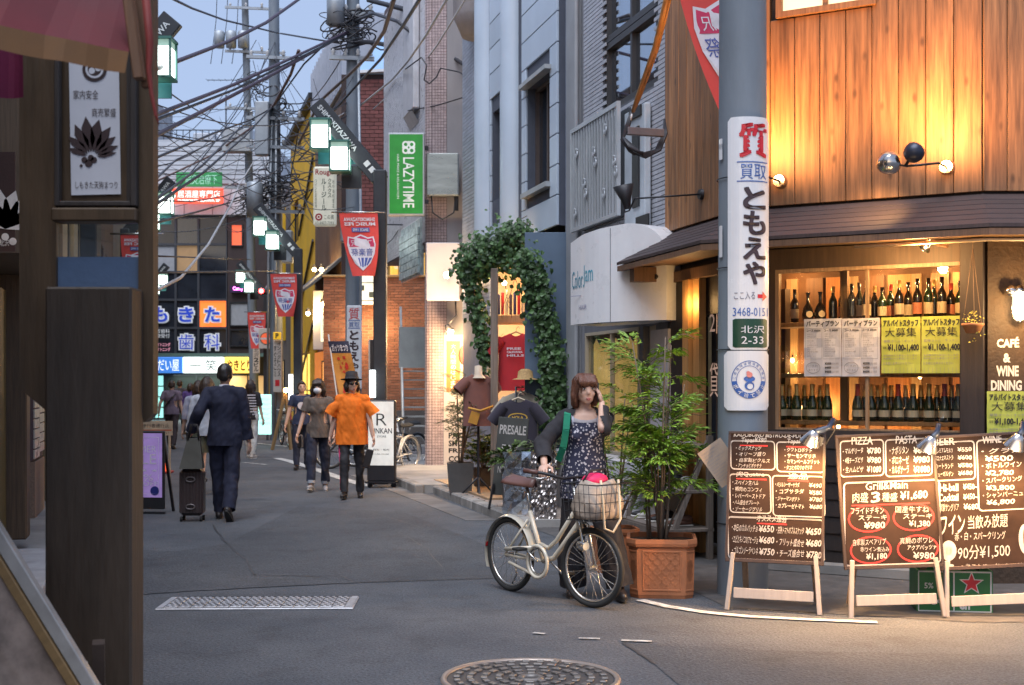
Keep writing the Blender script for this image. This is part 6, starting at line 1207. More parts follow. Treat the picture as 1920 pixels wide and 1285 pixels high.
for x, y, Y in ((590, 503, 38), (603, 503, 37), (578, 585, 36), (606, 567, 36)):
 t = thing('flood_lamp', {590: 'left one of two floodlights on the timber house', 603: 'right one of two floodlights on the timber house', 578: 'glowing clip lamp above the yellow shop', 606: 'unlit looking clip lamp beside the blank vertical sign'}[x], 'lamp', P(x, y, Y)); m = MB(); m.lathe([(.02, .12), (.08, .04), (.1, -.06), (.09, -.06)], 10, 0, RX(.6)); m.build('hood', BLKM, t); m = MB(); m.ball((0, -.03, -.04), .07, 8, 6); m.build('bulb', glow('flood_glow', (1, .75, .4), 12), t); lamp(t, 'POINT', (0, -.25, -.1), 10, (1, .66, .3), .1)
lamp(bk, 'POINT', (bxp(700), -1.2, bzp(620)), 24, (1, .62, .3), .15)
# orange nobori flag
t = thing('nobori_flag', 'orange and navy vertical shop flag with red brush letters behind the orange poncho', 'flag', (gx(650, 24.5), 24.5, 0)); k5 = 24.5/F; m = MB(); m.cone((.0, 0, 0), (-.35, 0, gz(632, 24.5)+.05), .015, n=6); m.build('pole', WHITE, t)
m = MB(); zt_, zb_ = gz(640, 24.5), gz(745, 24.5); fl = lambda x, y, z: (x-.36+(zt_-z)*.22-(0), y+.03*sin(z*4+x*6), z); W5 = .40
for j in range(14):
 for i in range(4): z0 = zb_+(zt_-zb_)*j/14; z1 = zb_+(zt_-zb_)*(j+1)/14; m.add([fl(W5*i/4, -.02, z0), fl(W5*(i+1)/4, -.02, z0), fl(W5*(i+1)/4, -.02, z1), fl(W5*i/4, -.02, z1)], [(0, 1, 2, 3)], 1 if j >= 11 else 0, None, True)
m.build('cloth', [mat('flag_orange', (.5, .22, .04), .7), mat('flag_navy', (.02, .025, .06), .7)], t); m = MB(); m.text('ガッツまつり', W5*.12, W5*.9, zt_-.2, zt_-.06, -.035, 1, .03, fn=fl); m.column('めん', W5*.2, W5*.85, zb_+.05, zt_-.26, -.035, 0, .06, fn=fl); m.build('lettering', [mat('flag_red', (.5, .03, .02), .7), BWH], t)
# standing signs
t = thing('standing_sign', 'white standing lightbox sign lettered RINKAN on casters', 'sign', (gx(716, 19.3), 19.3, 0), -.12); w, h = .43, 1.32
m = MB(); m.bx(-w/2, w/2, -.06, .06, .10, h, 0, .012); m.build('frame', BLKM, t); m = MB(); m.rect(-w/2+.02, w/2-.02, .34, h-.02, -.063); m.build('face', mat('lightbox_white', (.62, .62, .58), .5, emit=.14), t)
m = MB(); m.text('R', -.07, .09, h-.38, h-.2, -.066, 0, -.01); m.text('RINKAN', -.16, .17, h-.5, h-.42, -.066, 0, .01); m.text('STORE', -.06, .08, h-.56, h-.53, -.066, 0); m.text('買取・販売', -.12, .13, h-.76, h-.73, -.066, 0); m.text('11:00-20:00', -.12, .12, h-.82, h-.8, -.066, 0); m.text('2F 03-6804', -.14, .14, h-1.0, h-.98, -.066, 0); m.build('lettering', INK, t)
for sx in (-.18, .18): m = MB(); m.cone((sx, -.02, .04), (sx, .02, .04), .04, n=12); m.build('caster', BLKM, t)
m = MB(); m.bx(-w/2-.02, w/2+.02, -.1, .1, .075, .098); m.build('base_bar', BLKM, t)
t = thing('purple_sale_sign', 'purple sandwich board lettered SUMMER SALE % OFF behind the noticeboard post', 'sign', (gx(262, 15.4), 15.4, 0), -.1); w, h = .64, 1.0
m = MB(); m.bx(-w/2, w/2, -.03, .0, .06, h, 0, .01); m.build('frame', BLKM, t); m = MB(); m.rect(-w/2+.03, w/2-.03, .2, h-.03, -.033); m.build('face', mat('purple_face', (.36, .24, .55), .5, emit=.08), t)
m = MB(); m.text('SUMMER', -.2, .22, .74, .82, -.036, 0, -.005); m.text('SALE', -.2, .22, .60, .72, -.036, 0, -.005); m.text('★ ★ ★', -.1, .24, .51, .54, -.036, 0, .0); m.text('30%', -.12, .18, .4, .48, -.036, 0, -.005); m.text('OFF', .05, .24, .34, .39, -.036, 0, -.005)
for q in ((-w/2+.07, w/2-.07, h-.08, h-.076), (w/2-.074, w/2-.07, .24, h-.08), (-w/2+.07, w/2-.07, .24, .244)): m.rect(*q, -.036, 0)
m.disc((.2, .28), .055, -.036, 1, 18); m.build('lettering', [mat('pale_lilac', (.7, .66, .75), .5), mat('navy_spot', (.02, .03, .2), .5)], t)
m = MB(); m.beam((-w/2+.03, .0, h-.05), (-w/2+.03, .35, 0), .03, .03); m.beam((w/2-.03, .0, h-.05), (w/2-.03, .35, 0), .03, .03); m.bx(-w/2, w/2, -.03, .0, 0, .03); m.build('back_legs', BLKM, t)
t = thing('roadwork_board', 'beige striped barrier board with small text above the purple sign', 'sign', (gx(292, 19.5), 19.5, 0), .05); m = MB(); m.bx(-.25, .25, 0, .02, .78, 1.0); m.bx(-.22, -.19, .0, .03, 0, .78); m.bx(.19, .22, 0, .03, 0, .78); m.build('board', mat('barrier_beige', (.45, .36, .26), .6), t)
m = MB(); m.text('歩行者通行止', -.2, .2, .9, .96, -.003, 0, .02); m.rect(-.24, .24, .85, .87, -.003, 1); m.text('ご協力ください', -.2, .2, .8, .84, -.003, 0); m.build('lettering', [INK, mat('brick_red_print', (.4, .1, .05), .6)], t)
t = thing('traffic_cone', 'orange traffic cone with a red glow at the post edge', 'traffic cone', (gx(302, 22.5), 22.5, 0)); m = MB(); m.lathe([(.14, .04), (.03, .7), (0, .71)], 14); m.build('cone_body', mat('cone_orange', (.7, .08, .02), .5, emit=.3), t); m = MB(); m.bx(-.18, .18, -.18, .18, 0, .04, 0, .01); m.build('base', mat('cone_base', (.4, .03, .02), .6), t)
# ================================================================ covers let into the road
IRON = mat('cast_iron', (.20, .185, .175), .5, metal=.55, var=.2, sc=9, bump=.15, dirt=.3); IRON2 = mat('worn_iron_rim', (.36, .30, .26), .45, metal=.6, var=.15, bump=.1)
t = thing('manhole_cover', 'round cast iron manhole cover with radial studs at the bottom of the road', 'manhole cover', (gx(995, 6.74), 6.74, .002)); R_ = .475
m = MB(); m.lathe([(R_*.93, .004), (R_*.94, .012), (R_*.99, .012), (R_, .0)], 48); m.build('rim', IRON2, t); m = MB(); m.lathe([(0, .004), (R_*.92, .004)], 48); m.build('plate', mat('dark_iron', (.075, .07, .07), .6, metal=.4, var=.2), t)
m = MB()
for r, n, w in ((.1, 10, .05), (.17, 14, .06), (.245, 20, .06), (.32, 26, .062), (.39, 30, .05)):
 for k in range(n): a = 2*pi*k/n+r*9; m.box((r*cos(a), r*sin(a), .009), (.034, w*.8, .012), 0, RZ(a), .003)
m.lathe([(.04, .004), (.045, .014), (.065, .014), (.07, .004)], 24); m.build('studs', IRON, t, 'stuff')
for k in range(2): a = 1.2+k*pi; m = MB(); m.cone((.43*cos(a), .43*sin(a), .004), (.43*cos(a), .43*sin(a), .015), .022, n=10); m.build('key_cap', IRON2, t)
hA, hB = Vector((-2.43, 8.81, 0)), Vector((-1.075, 8.81, 0)); t = thing('utility_hatch', 'long rectangular perforated steel utility hatch in the road', 'hatch cover', ((hA.x+hB.x)/2-.03, 9.05, .003), .03); L, Wd = 1.36, .47
STL = mat('worn_steel', (.46, .46, .48), .42, metal=.5, var=.2, sc=12, bump=.08, dirt=.35); m = MB(); m.box((0, 0, .002), (L, Wd, .012), 0, None, .004); m.build('frame', STL, t)
np_ = 14; ps = MB(); pw = (L-.12)/np_; ps.box((0, 0, .012), (pw-.008, Wd-.05, .01), 0, None, .002)
for i in range(2):
 for j in range(8): ps.box(((i-.5)*pw*.45+(.012 if j % 2 else -.008), -Wd*.4+j*Wd*.115, .0172), (.02, .022, .003), 1)
p0 = None
for k in range(np_):
 x = -L/2+.06+pw*(k+.5)
 if p0 is None: p0 = ps.build('hatch_panel', [STL, mat('hatch_hole', (.02, .02, .022), .8)], t, loc=(x, 0, 0))
 else: piece(p0, t, (x, 0, 0))
m = MB(); m.bx(-L/2+.01, -L/2+.05, -Wd/2+.01, Wd/2-.01, .008, .014); m.bx(L/2-.05, L/2-.01, -Wd/2+.01, Wd/2-.01, .008, .014); m.build('end_strip', STL, t)
# ================================================================ chalkboards
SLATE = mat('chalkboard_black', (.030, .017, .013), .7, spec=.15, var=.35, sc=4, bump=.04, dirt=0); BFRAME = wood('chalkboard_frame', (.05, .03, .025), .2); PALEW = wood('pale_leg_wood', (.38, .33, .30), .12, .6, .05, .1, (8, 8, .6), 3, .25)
CHALK = mat('chalk', (.44, .41, .39), .8, var=.12, sc=60, bump=.05, bs=200); CRED = mat('red_chalk', (.55, .03, .03), .8, var=.15, sc=40)
def chalkboard(label, base, rz, tilt, roll, quad, W, Hh, z0, content, leg=.13):
 t = thing('chalkboard', label, 'chalkboard', base, rz, 'menu chalkboards before the tavern'); T = TR(0, 0, 0) @ RY(roll) @ RX(-tilt)
 def prt(mb, name, m_, k=None): o = mb.build(name, m_, t, k); o.matrix_local = T; return o
 m = MB(); m.bx(-W/2, W/2, -.012, .012, z0, z0+Hh); bo = prt(m, 'board', SLATE)
 m = MB(); f = .022; m.bx(-W/2-.004, W/2+.004, -.02, .016, z0-.004, z0+f, 0, .003); m.bx(-W/2-.004, W/2+.004, -.02, .016, z0+Hh-f*.7, z0+Hh+.004, 0, .003); m.bx(-W/2-.004, -W/2+f*.6, -.02, .016, z0+f, z0+Hh-f*.7); m.bx(W/2-f*.6, W/2+.004, -.02, .016, z0+f, z0+Hh-f*.7); prt(m, 'frame', BFRAME)
 for s in (-1, 1):
  m = MB(); m.beam((s*(W/2-.05), .0, z0+.06), (s*(W/2-.03+leg*.1), -.0, .0), .05, .03, 0, .004); prt(m, 'leg', PALEW)
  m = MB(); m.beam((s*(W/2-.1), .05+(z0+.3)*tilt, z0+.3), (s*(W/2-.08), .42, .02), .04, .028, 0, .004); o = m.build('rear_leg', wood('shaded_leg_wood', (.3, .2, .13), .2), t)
 m = MB(); m.bx(-W/2+.06, W/2-.06, -.012, .012, .085, .155, 0, .003); prt(m, 'crossbar', PALEW)
 m = MB(); (lt, tp), (rt, _), (rb, bt_), (lb, __) = quad
 def mp(px, py):
  v = (py-tp)/(bt_-tp); l = lt+(lb-lt)*v; r = rt+(rb-rt)*v; return (-W/2+W*(px-l)/(r-l), z0+Hh*(1-v))
 def tx_(s, x0, y0, x1, y1, mi=0, bold=.008):
  a, c = mp(x0, y0), mp(x1, y1); k_, ph = random.uniform(-.03, .02), random.uniform(0, 6); m.text(s, a[0], c[0], c[1]+.001, a[1]-.001, -.0145, mi, fn=lambda x, y, z: (x+.1*(z-c[1])+.0012*sin(z*160+ph), y, z+k_*(x-a[0])+.0016*sin(x*75+ph)+.0008*sin(x*190)), bold=min(bold, .03)*.6+random.uniform(-.004, .006))
 def frm(x0, y0, x1, y1, w=2.2, gap=None):
  pts = []; r = 7
  for cx_, cy_, a0 in ((x1-r, y0+r, -90), (x1-r, y1-r, 0), (x0+r, y1-r, 90), (x0+r, y0+r, 180)):
   for k in range(5): a = radians(a0+k*22.5); pts.append((cx_+r*cos(a), cy_+r*sin(a)))
  n = len(pts); mx_, my_ = (x0+x1)/2, (y0+y1)/2
  for i in range(n):
   A, B = pts[i], pts[(i+1) % n]
   if gap and abs(A[1]-y0) < 1.5 and abs(B[1]-y0) < 1.5:
    segs = [(A, (gap[0], A[1])), ((gap[1], A[1]), B)]
   else: segs = [(A, B)]
   for (p, q) in segs:
    d = Vector((q[0]-p[0], q[1]-p[1]))
    if d.length < .01: continue
    nn_ = Vector((-d.y, d.x)).normalized()*w/2*random.uniform(.85, 1.15); e = d.normalized()*.6
    c = [mp(p[0]+nn_.x-e.x, p[1]+nn_.y-e.y), mp(p[0]-nn_.x-e.x, p[1]-nn_.y-e.y), mp(q[0]-nn_.x+e.x, q[1]-nn_.y+e.y), mp(q[0]+nn_.x+e.x, q[1]+nn_.y+e.y)]
    m.add([(x, -.0142, z) for x, z in c], [(3, 2, 1, 0)])
 def ell(cx_, cy_, rx, ry, w=3, mi=1, a0=0, a1=6.283):
  n = 28
  for i in range(n):
   a, b_ = a0+(a1-a0)*i/n, a0+(a1-a0)*(i+1)/n; c = [mp(cx_+(rx+k)*cos(q), cy_+(ry+k)*sin(q)) for q, k in ((a, -w/2), (a, w/2), (b_, w/2), (b_, -w/2))]; m.add([(x, -.0138, z) for x, z in c], [(0, 1, 2, 3)], mi)
 def und(x0, x1, y, mi=1): a = mp(x0, y+2); c = mp(x1, y); m.add([(a[0], -.0139, a[1]), (c[0], -.0139, a[1]-.002), (c[0], -.0139, c[1]), (a[0], -.0139, c[1])], [(0, 1, 2, 3)], mi)
 content(tx_, frm, ell, und); o = m.build('chalk_writing', [CHALK, CRED], bo, 'stuff'); return t
def c1(T, Fm, E_, U_):
 T('KADOBONO BISTRO-DE-PUCHI & TE', 1380, 813, 1540, 822, 0, .02)
 Fm(1373, 830, 1456, 886, 2.2, (1395, 1440)); Fm(1460, 831, 1547, 889, 2.2, (1478, 1525)); Fm(1370, 896, 1447, 971, 2.2, (1380, 1438)); Fm(1451, 897, 1546, 975, 2.2, (1478, 1520)); Fm(1365, 980, 1543, 1061, 2.4, (1418, 1478))
 T('Tapas¥390', 1393, 823, 1440, 836); U_(1391, 1443, 838); T('Tapas¥490', 1479, 824, 1526, 837); U_(1478, 1528, 839); T('肉Quatro', 1383, 890, 1436, 902); U_(1383, 1440, 904); T('逸品', 1480, 891, 1516, 903); U_(1479, 1518, 905); T('オススメ逸品', 1420, 973, 1474, 988); U_(1420, 1476, 990)
 for i, s in enumerate(('ミックスナッツ', 'オリーブ盛り', '自家製ピクルス', 'アンチョビポテサラ')): T('・'+s, 1383, 840+i*11.5, 1430+8*(i % 3), 849+i*11.5)
 for i, s in enumerate(('クワトロポテト', 'サーモンマリネ', 'カマンベールフリット', 'タコとセロリのマリネ')): T('・'+s, 1474, 841+i*11.8, 1524+7*(i % 3), 850+i*11.8)
 for i, s in enumerate(('スペイン生ハム', '鴨肉のコンフィ', 'レバーペーストドア', 'ハム盛合せプレート', 'ソーセージグリル')): T('・'+s, 1375, 907+i*13, 1424+6*(i % 3), 917+i*13)
 for i, (s, p) in enumerate((('バジルシーザーサラダ', '¥490'), ('コブサラダ', '¥580'), ('ジャーマンポテト', '¥780'), ('カプレーゼトマト', '¥680'))): T('・'+s, 1456, 909+i*13.5, 1500+8*(i % 2), 919+i*13.5); T(p, 1518, 910+i*13.5, 1541, 919+i*13.5)
 for i, (s, p) in enumerate((('本日のカルパッチョ', '¥650'), ('エビとキノコのアヒージョ', '¥680'), ('ゴルゴンゾーラペンネ', '¥750'))): T('・'+s, 1372, 993+i*22, 1420, 1008+i*22); T(p, 1423, 994+i*22, 1451, 1008+i*22, 0, .035)
 for i, (s, p) in enumerate((('完熟トマトのブルスケッタ', '¥650'), ('フリット盛合せ', '¥680'), ('チーズ盛合せ', '¥780'))): T('・'+s, 1456, 995+i*22, 1506, 1010+i*22); T(p, 1510, 996+i*22, 1538, 1010+i*22, 0, .035)
def c2(T, Fm, E_, U_):
 Fm(1586, 824, 1666, 893, 2.2, (1604, 1650)); Fm(1670, 825, 1755, 896, 2.2, (1686, 1730)); Fm(1592, 905, 1768, 1063, 2.6, (1628, 1714))
 T('PIZZA', 1606, 816, 1646, 832); T('PASTA', 1688, 818, 1728, 834); T('Grill&Main', 1631, 905, 1710, 921)
 for i, (s, p) in enumerate((('マルゲリータ', '¥780'), ('4種チーズピザ', '¥980'), ('生ハムピザ', '¥1080'))): T('・'+s, 1590, 838+i*18, 1628, 850+i*18); T(p, 1634, 838+i*18, 1661, 851+i*18, 0, .035)
 for i, (s, p) in enumerate((('ナポリタン', '¥880'), ('ボロネーゼ', '¥980'), ('カルボナーラ', '¥1080'))): T('・'+s, 1676, 838+i*18.5, 1712, 854+i*18.5); T(p, 1720, 840+i*18.5, 1751, 854+i*18.5, 0, .035)
 T('肉盛', 1606, 924, 1636, 944, 0, .04); T('3', 1640, 924, 1658, 945, 0, .06); T('種盛', 1661, 926, 1690, 944); T('¥1,680', 1694, 925, 1746, 944, 0, .05); U_(1606, 1750, 948)
 for (cx_, cy_, s1, s2, p) in ((1637, 975, 'フライドチキン', 'ステーキ', '¥980'), (1720, 975, '国産牛すね', 'ステーキ', '¥1,380'), (1640, 1035, '自家製スペアリブ', '赤ワイン煮込み', '¥1,180'), (1727, 1035, '真鯛のポワレ', 'アクアパッツァ', '¥980')):
  E_(cx_, cy_, 37, 25); T(s1, cx_-34, cy_-22, cx_+28, cy_-9); T(s2, cx_-20, cy_-7, cx_+34, cy_+3); T(p, cx_-10, cy_+6, cx_+30, cy_+20, 0, .045)
def c3(T, Fm, E_, U_):
 Fm(1771, 824, 1854, 897, 2.4, (1776, 1822)); Fm(1859, 824, 1985, 958, 2.4, (1866, 1900)); T('BEER', 1778, 815, 1818, 830, 0, .04); T('WINE', 1868, 815, 1905, 831, 0, .04)
 for i, (s, p) in enumerate((('プレミアムモルツ', '¥550'), ('コロナエキストラ', '¥600'), ('ハートランド', '¥580'), ('ヒューガルデン', '¥680'))): T('・'+s, 1776, 834+i*15, 1814, 844+i*15); T(p, 1822, 835+i*15, 1849, 844+i*15, 0, .03)
 for i, (s, p) in enumerate((('Hi-ball', '¥450~'), ('Cocktail', '¥450~'), ('自家製サングリア', '¥680'))): T('・'+s, 1778, 903+i*19, 1822, 918+i*19, 0, .03); T(p, 1830, 905+i*19, 1858, 917+i*19, 0, .03)
 for i, (s, p) in enumerate((('グラス', '¥500'), ('ボトルワイン', '¥2,780'), ('スパークリング', '¥3,800'), ('シャンパーニュ', '¥6,800'))): T('・'+s, 1866, 840+i*28, 1910+30, 851+i*28); T(p, 1872, 854+i*28, 1925, 866+i*28, 0, .03)
 T('ワイン', 1784, 962, 1832, 1000, 0, .05); T('当飲み放題', 1836, 966, 1910, 992, 0, .03); T('赤・白・スパークリング', 1812, 996, 1905, 1012); T('90分¥1,500', 1816, 1022, 1912, 1050, 0, .05); T('・ラストオーダー30分前となります', 1824, 1056, 1985, 1063, 0, .01)
 E_(1802, 1030, 8, 13, 12, 0); E_(1802, 1030, 2, 4, 8, 0); T('I', 1799, 1042, 1804, 1056, 0, .05); E_(1803, 1058, 6, 1.5, 3, 0); E_(1940, 1015, 7, 24, 8, 0)
b1 = G(1449, 1149); chalkboard('left menu chalkboard listing tapas and salads in five white frames', b1, radians(-20), radians(9), 0, ((1371, 812), (1550, 818), (1541, 1066), (1359, 1060)), .66, .90, .335, c1)
b2 = G(1683, 1159); chalkboard('middle menu chalkboard with PIZZA, PASTA and red ringed grill dishes', b2, radians(-5), radians(8), radians(-2.6), ((1578, 813), (1758, 818), (1774, 1070), (1592, 1068)), .645, .90, .33, c2)
b3 = G(1884, 1158); chalkboard('right menu chalkboard with BEER, WINE and a drawn wine glass', b3, radians(-3), radians(8), radians(-3.2), ((1767, 812), (1990, 814), (2003, 1066), (1785, 1062)), .80, .90, .33, c3)
# clip lamps on the boards
for px, py, Y, lab, dx in ((1522, 822, 8.55, 'chrome clip lamp on top of the left chalkboard', .12), (1742, 833, 8.4, 'chrome clip lamp on top of the middle chalkboard', .06), (1905, 829, 8.4, 'chrome clip lamp on top of the right chalkboard', .05)):
 t = thing('clip_lamp', lab, 'clip lamp', P(px, py, Y), 0, 'clip lamps on the chalkboards'); d = Vector((-.25, .42, -.85)).normalized()
 x, y, z = basis(d); R = Matrix((x, y, z)).transposed().to_4x4(); m = MB(); m.lathe([(.018, -.06), (.03, -.05), (.045, -.02), (.07, .035), (.072, .04), (.066, .035), (.04, -.015), (.02, -.03)], 18, 0, R); m.build('reflector', CHR, t)
 m = MB(); m.ball((d*.005), (.026, .026, .03), 10, 8); m.build('bulb', glow('clip_bulb', (1, .74, .42), 12), t)
 hb = -d*.05; m = MB(); m.tube([hb, Vector((dx, .03, .07)), Vector((dx*1.35, .05, .13))], [.02, .02, .016], 8); m.build('handle', mat('blue_black_handle', (.02, .03, .06), .35, metal=.2, bump=0), t)
 m = MB(); m.tube([Vector((dx*1.35, .05, .13)), Vector((dx*1.5, .1, .05)), Vector((dx, .12, -.05))], .005, 5); m.box((dx*.5, .05, -.02), (.05, .02, .06), 0, RY(.3)); m.build('clamp', BLKM, t)
 lamp(t, 'SPOT', d*.03+Vector((0, -.05, 0)), 44, (1, .54, .2), .03, d*.03+Vector((-.1, .02, -.6)), 160, .7); lamp(t, 'POINT', Vector((0, -.15, -.07)), 6.5, (1, .62, .28), .03)
# paper menu leaning on the pole, carton of bottles
t = thing('paper_menu', 'tilted tan paper menu sheet fixed between the big pole and left chalkboard', 'menu', P(1352, 868, 9.1)); m = MB(); m.box((0, 0, 0), (.2, .006, .30), 0, RY(-.62)); m.build('sheet', mat('kraft_paper', (.36, .27, .2), .7, var=.1), t)
m = MB(); T_ = RY(-.62)
for r in range(11): m.text('本日のおすすめ料理とワイン', -.085, .07-.03*(r % 3), .115-r*.022, .126-r*.022, -.0045, 0, 0, M=T_)
m.build('handwriting', INKG, t, 'stuff')
t = thing('bottle_carton', 'green and white bottle carton with a big red star under the chalkboards', 'carton', (gx(1790, 8.72), 8.72, 0), radians(-8)); CG = mat('carton_green', (.02, .14, .04), .5, var=.1, bump=.05); CWh = mat('carton_white', (.6, .6, .58), .5, var=.05)
w, h, d_ = .50, .285, .3; m = MB(); m.bx(-w/2, w/2, 0, .012, 0, h); m.bx(-w/2, w/2, d_-.012, d_, 0, h); m.bx(-w/2, -w/2+.012, .012, d_-.012, 0, h); m.bx(w/2-.012, w/2, .012, d_-.012, 0, h); m.bx(-w/2, w/2, .012, d_-.012, 0, .015); m.build('carton_box', CG, t)
m = MB()
for q in ((-w/2+.01, w/2-.01, .004, .012), (-w/2+.01, w/2-.01, h-.014, h-.004), (-.01, .0, .012, h-.014), (w/2-.018, w/2-.008, .012, h-.014), (-w/2+.008, -w/2+.016, .012, h-.014)): m.rect(*q, -.002)
star = lambda cx_, cz_, r: [(cx_+(r if k % 2 == 0 else r*.42)*cos(pi/2+k*pi/5), cz_+(r if k % 2 == 0 else r*.42)*sin(pi/2+k*pi/5)) for k in range(10)]
m.add([(x, -.003, z) for x, z in star(.11, .2, .085)], [tuple(range(10))], 0); m.add([(x, -.0045, z) for x, z in star(.11, .2, .068)], [tuple(range(10))], 1); m.text('en', .03, .1, .02, .07, -.003, 0, .04); m.text('5%', -.2, -.14, .16, .2, -.003, 0, .02); m.text('lager', -.2, -.05, .05, .1, -.003, 0, .02); m.build('print', [CWh, RED], t)
for k in range(5): m = MB(); m.lathe([(0, 0), (.03, .002), (.03, .17), (.012, .24), (.013, .29)], 10, 0, TR(-.18+k*.09, .14+.05*(k % 2), .02)); m.build('bottle_top', GRN, t)
# ================================================================ foliage
def leafmat(name, col, isl=.35): return mat(name, col, .5, var=.25, sc=12, bump=.05, isl=isl, rnd=.1, spec=.4)
LEAF = leafmat('fresh_leaf', (.20, .33, .04)); LEAFD = leafmat('ivy_leaf', (.045, .095, .028), .6); OLIVE = leafmat('olive_leaf', (.13, .17, .08)); GLEAF = leafmat('glossy_leaf', (.08, .13, .03)); LIME = leafmat('lime_leaf', (.25, .36, .02))
BARK = mat('grey_brown_stem', (.15, .11, .08), .8, var=.25, bump=.3)
def leaf(m, p, d, up, L, W, mi=0, fold=.25):
 d = d.normalized(); s = d.cross(up)
 if s.length < 1e-3: s = d.cross(Vector((1, 0, 0)))
 s.normalize(); u = s.cross(d); a = p+d*L*.35+s*W/2+u*W*fold; b_ = p+d*L*.35-s*W/2+u*W*fold; a2 = p+d*L*.72+s*W*.36+u*W*fold*.3; b2 = p+d*L*.72-s*W*.36+u*W*fold*.3; mid = p+d*L*.5; tip = p+d*L-u*W*.25
 m.add([p, a, mid, b_, a2, tip, b2], [(0, 1, 2), (0, 2, 3), (1, 4, 2), (2, 4, 5), (2, 5, 6), (3, 2, 6)], mi, None, False)
def spray(n, L, ll, lw, droop=.5):
 """one feathery compound leaf with n pairs of leaflets"""
 m = MB(); rach = [Vector((0, L*i/8, L*.35*sin(i/8*1.7)-droop*L*(i/8)**2)) for i in range(9)]; m.tube(rach, .0022, 3, 1)
 for i in range(n):
  k = .15+.85*i/n; p = rach[int(k*8)].lerp(rach[min(8, int(k*8)+1)], k*8 % 1)
  for s in (-1, 1):
   sub = Vector((s, .75, random.uniform(-.2, .35))).normalized(); q = p
   ns = 3 if k < .8 else 2
   for j in range(ns):
    q2 = q+sub*L*.13*(1.2-k*.6);
    leaf(m, q2, (sub+Vector((0, .5*random.random(), random.uniform(-.6, .1)))), Vector((0, 0, 1)), ll*random.uniform(.75, 1.15), lw); leaf(m, q2, Vector((s*.25, 1, random.uniform(-.5, .2))), Vector((0, 0, 1)), ll*random.uniform(.75, 1.15), lw); q = q2
 leaf(m, rach[-1], Vector((0, 1, -.4)), Vector((0, 0, 1)), ll*1.2, lw)
 return m
def dirrot(d, roll=0): return Vector(d).to_track_quat('Y', 'Z').to_euler()
TERRA = mat('terracotta', (.40, .145, .06), .75, var=.2, sc=7, bump=.12, dirt=.35, rnd=.05); SOIL = mat('soil', (.04, .03, .022), .9, bump=.5, bs=30)
def planter(t, w, h, ch, tap=.93, lattice=True):
 """square planter with cut corners, panels carrying a raised lattice"""
 a = w/2; s = a-ch
 def ring(k, z): return [(x*k, y*k, z) for x, y in ((-s, -a), (s, -a), (a, -s), (a, s), (s, a), (-s, a), (-a, s), (-a, -s))]
 prof = [(tap*.98, 0), (tap, .02), (tap+.01, h*.06), (.97, h*.86), (1.03, h*.88), (1.05, h*.93), (1.04, h), (.94, h), (.93, h*.9)]; vs = []; fs = []
 for k, z in prof: vs += ring(k, z)
 for j in range(len(prof)-1):
  for i in range(8): fs.append((j*8+i, j*8+(i+1) % 8, (j+1)*8+(i+1) % 8, (j+1)*8+i))
 m = MB(); m.add(vs, fs); m.build('pot', TERRA, t); m = MB(); m.add(ring(.93, h*.92), [tuple(range(8))]); m.build('soil', SOIL, t)
 if lattice:
  for (cx_, cy_, ang, pw) in ((0, -a, 0, 2*s), (-(s+a)/2, -(s+a)/2, -pi/4, ch*1.4), ((s+a)/2, -(s+a)/2, pi/4, ch*1.4)):
   m = MB(); hw = pw*.36; z0, z1 = h*.16, h*.78; e = .010
   for q in ((-hw-e, hw+e, z1, z1+e*1.4), (-hw-e, hw+e, z0-e*1.4, z0), (-hw-e, -hw, z0, z1), (hw, hw+e, z0, z1)): m.bx(q[0], q[1], -.006, .016, q[2], q[3], 0, .002)
   n = 4
   for sg in (1, -1):
    for i in range(-n, n+1):
     x0 = i*hw*2/n*1.0; p = []
     for k in range(25):
      zf = k/24; x = x0+sg*(zf-.5)*(z1-z0)*.9
      if abs(x) < hw: p.append((x, 0, z0+(z1-z0)*zf))
     if len(p) > 2: m.beam(p[0], p[-1], .007, .012, 0)
   o = m.build('lattice_panel', TERRA, t); o.matrix_local = TR(cx_*.928, cy_*.928, 0) @ RZ(ang) @ RX((a*.045)/(h*.8))
def bushy(t, nst, base_r, stems, sp, nsp, mt, spread, h0, h1, cx_=0, cy_=0, scale=(.8, 1.25)):
 """stems rising from a pot with feathery leaf sprays around their upper ends"""
 src = None; tips = []
 for k in range(nst):
  a = random.uniform(0, 2*pi); r0 = random.uniform(0, base_r); hh = random.uniform(h0, h1); r1 = spread*random.uniform(.15, 1); p = [Vector((r0*cos(a), r0*sin(a), stems)), Vector((r0*cos(a)+r1*.35*cos(a)+cx_*.4, r0*sin(a)+r1*.35*sin(a), stems+hh*.5)), Vector((r1*cos(a)+cx_, r1*sin(a)+cy_, stems+hh))]
  q = [p[0].lerp(p[1], i/5).lerp(p[1].lerp(p[2], i/5), i/5) for i in range(6)]; m = MB(); m.tube([v-q[0] for v in q], [.011, .010, .009, .008, .006, .004], 6); m.build('stem', BARK, t, loc=q[0]); tips.append(q)
 for k in range(nsp):
  q = tips[k % nst]; f = random.uniform(.45, 1.0); i = min(4, int(f*5)); p = q[i].lerp(q[i+1], f*5-i); a = random.uniform(0, 2*pi); d = Vector((cos(a), sin(a), random.uniform(-.15, .75))); s_ = random.uniform(*scale)
  if k and t == globals().get('pn') and p.x < -.3 and p.z < 1.45: continue
  if src is None: src = sp.build('leaf_spray', [mt, BARK], t, loc=p); src.rotation_euler = dirrot(d); src.scale = (s_,)*3
  else: piece(src, t, p, dirrot(d), (s_,)*3)
pn = thing('potted_nandina', 'large feathery green shrub in a lattice terracotta planter left of the big pole', 'potted plant', (gx(1240, 9.5), 9.5, 0), radians(-6)); planter(pn, .49, .43, .065)
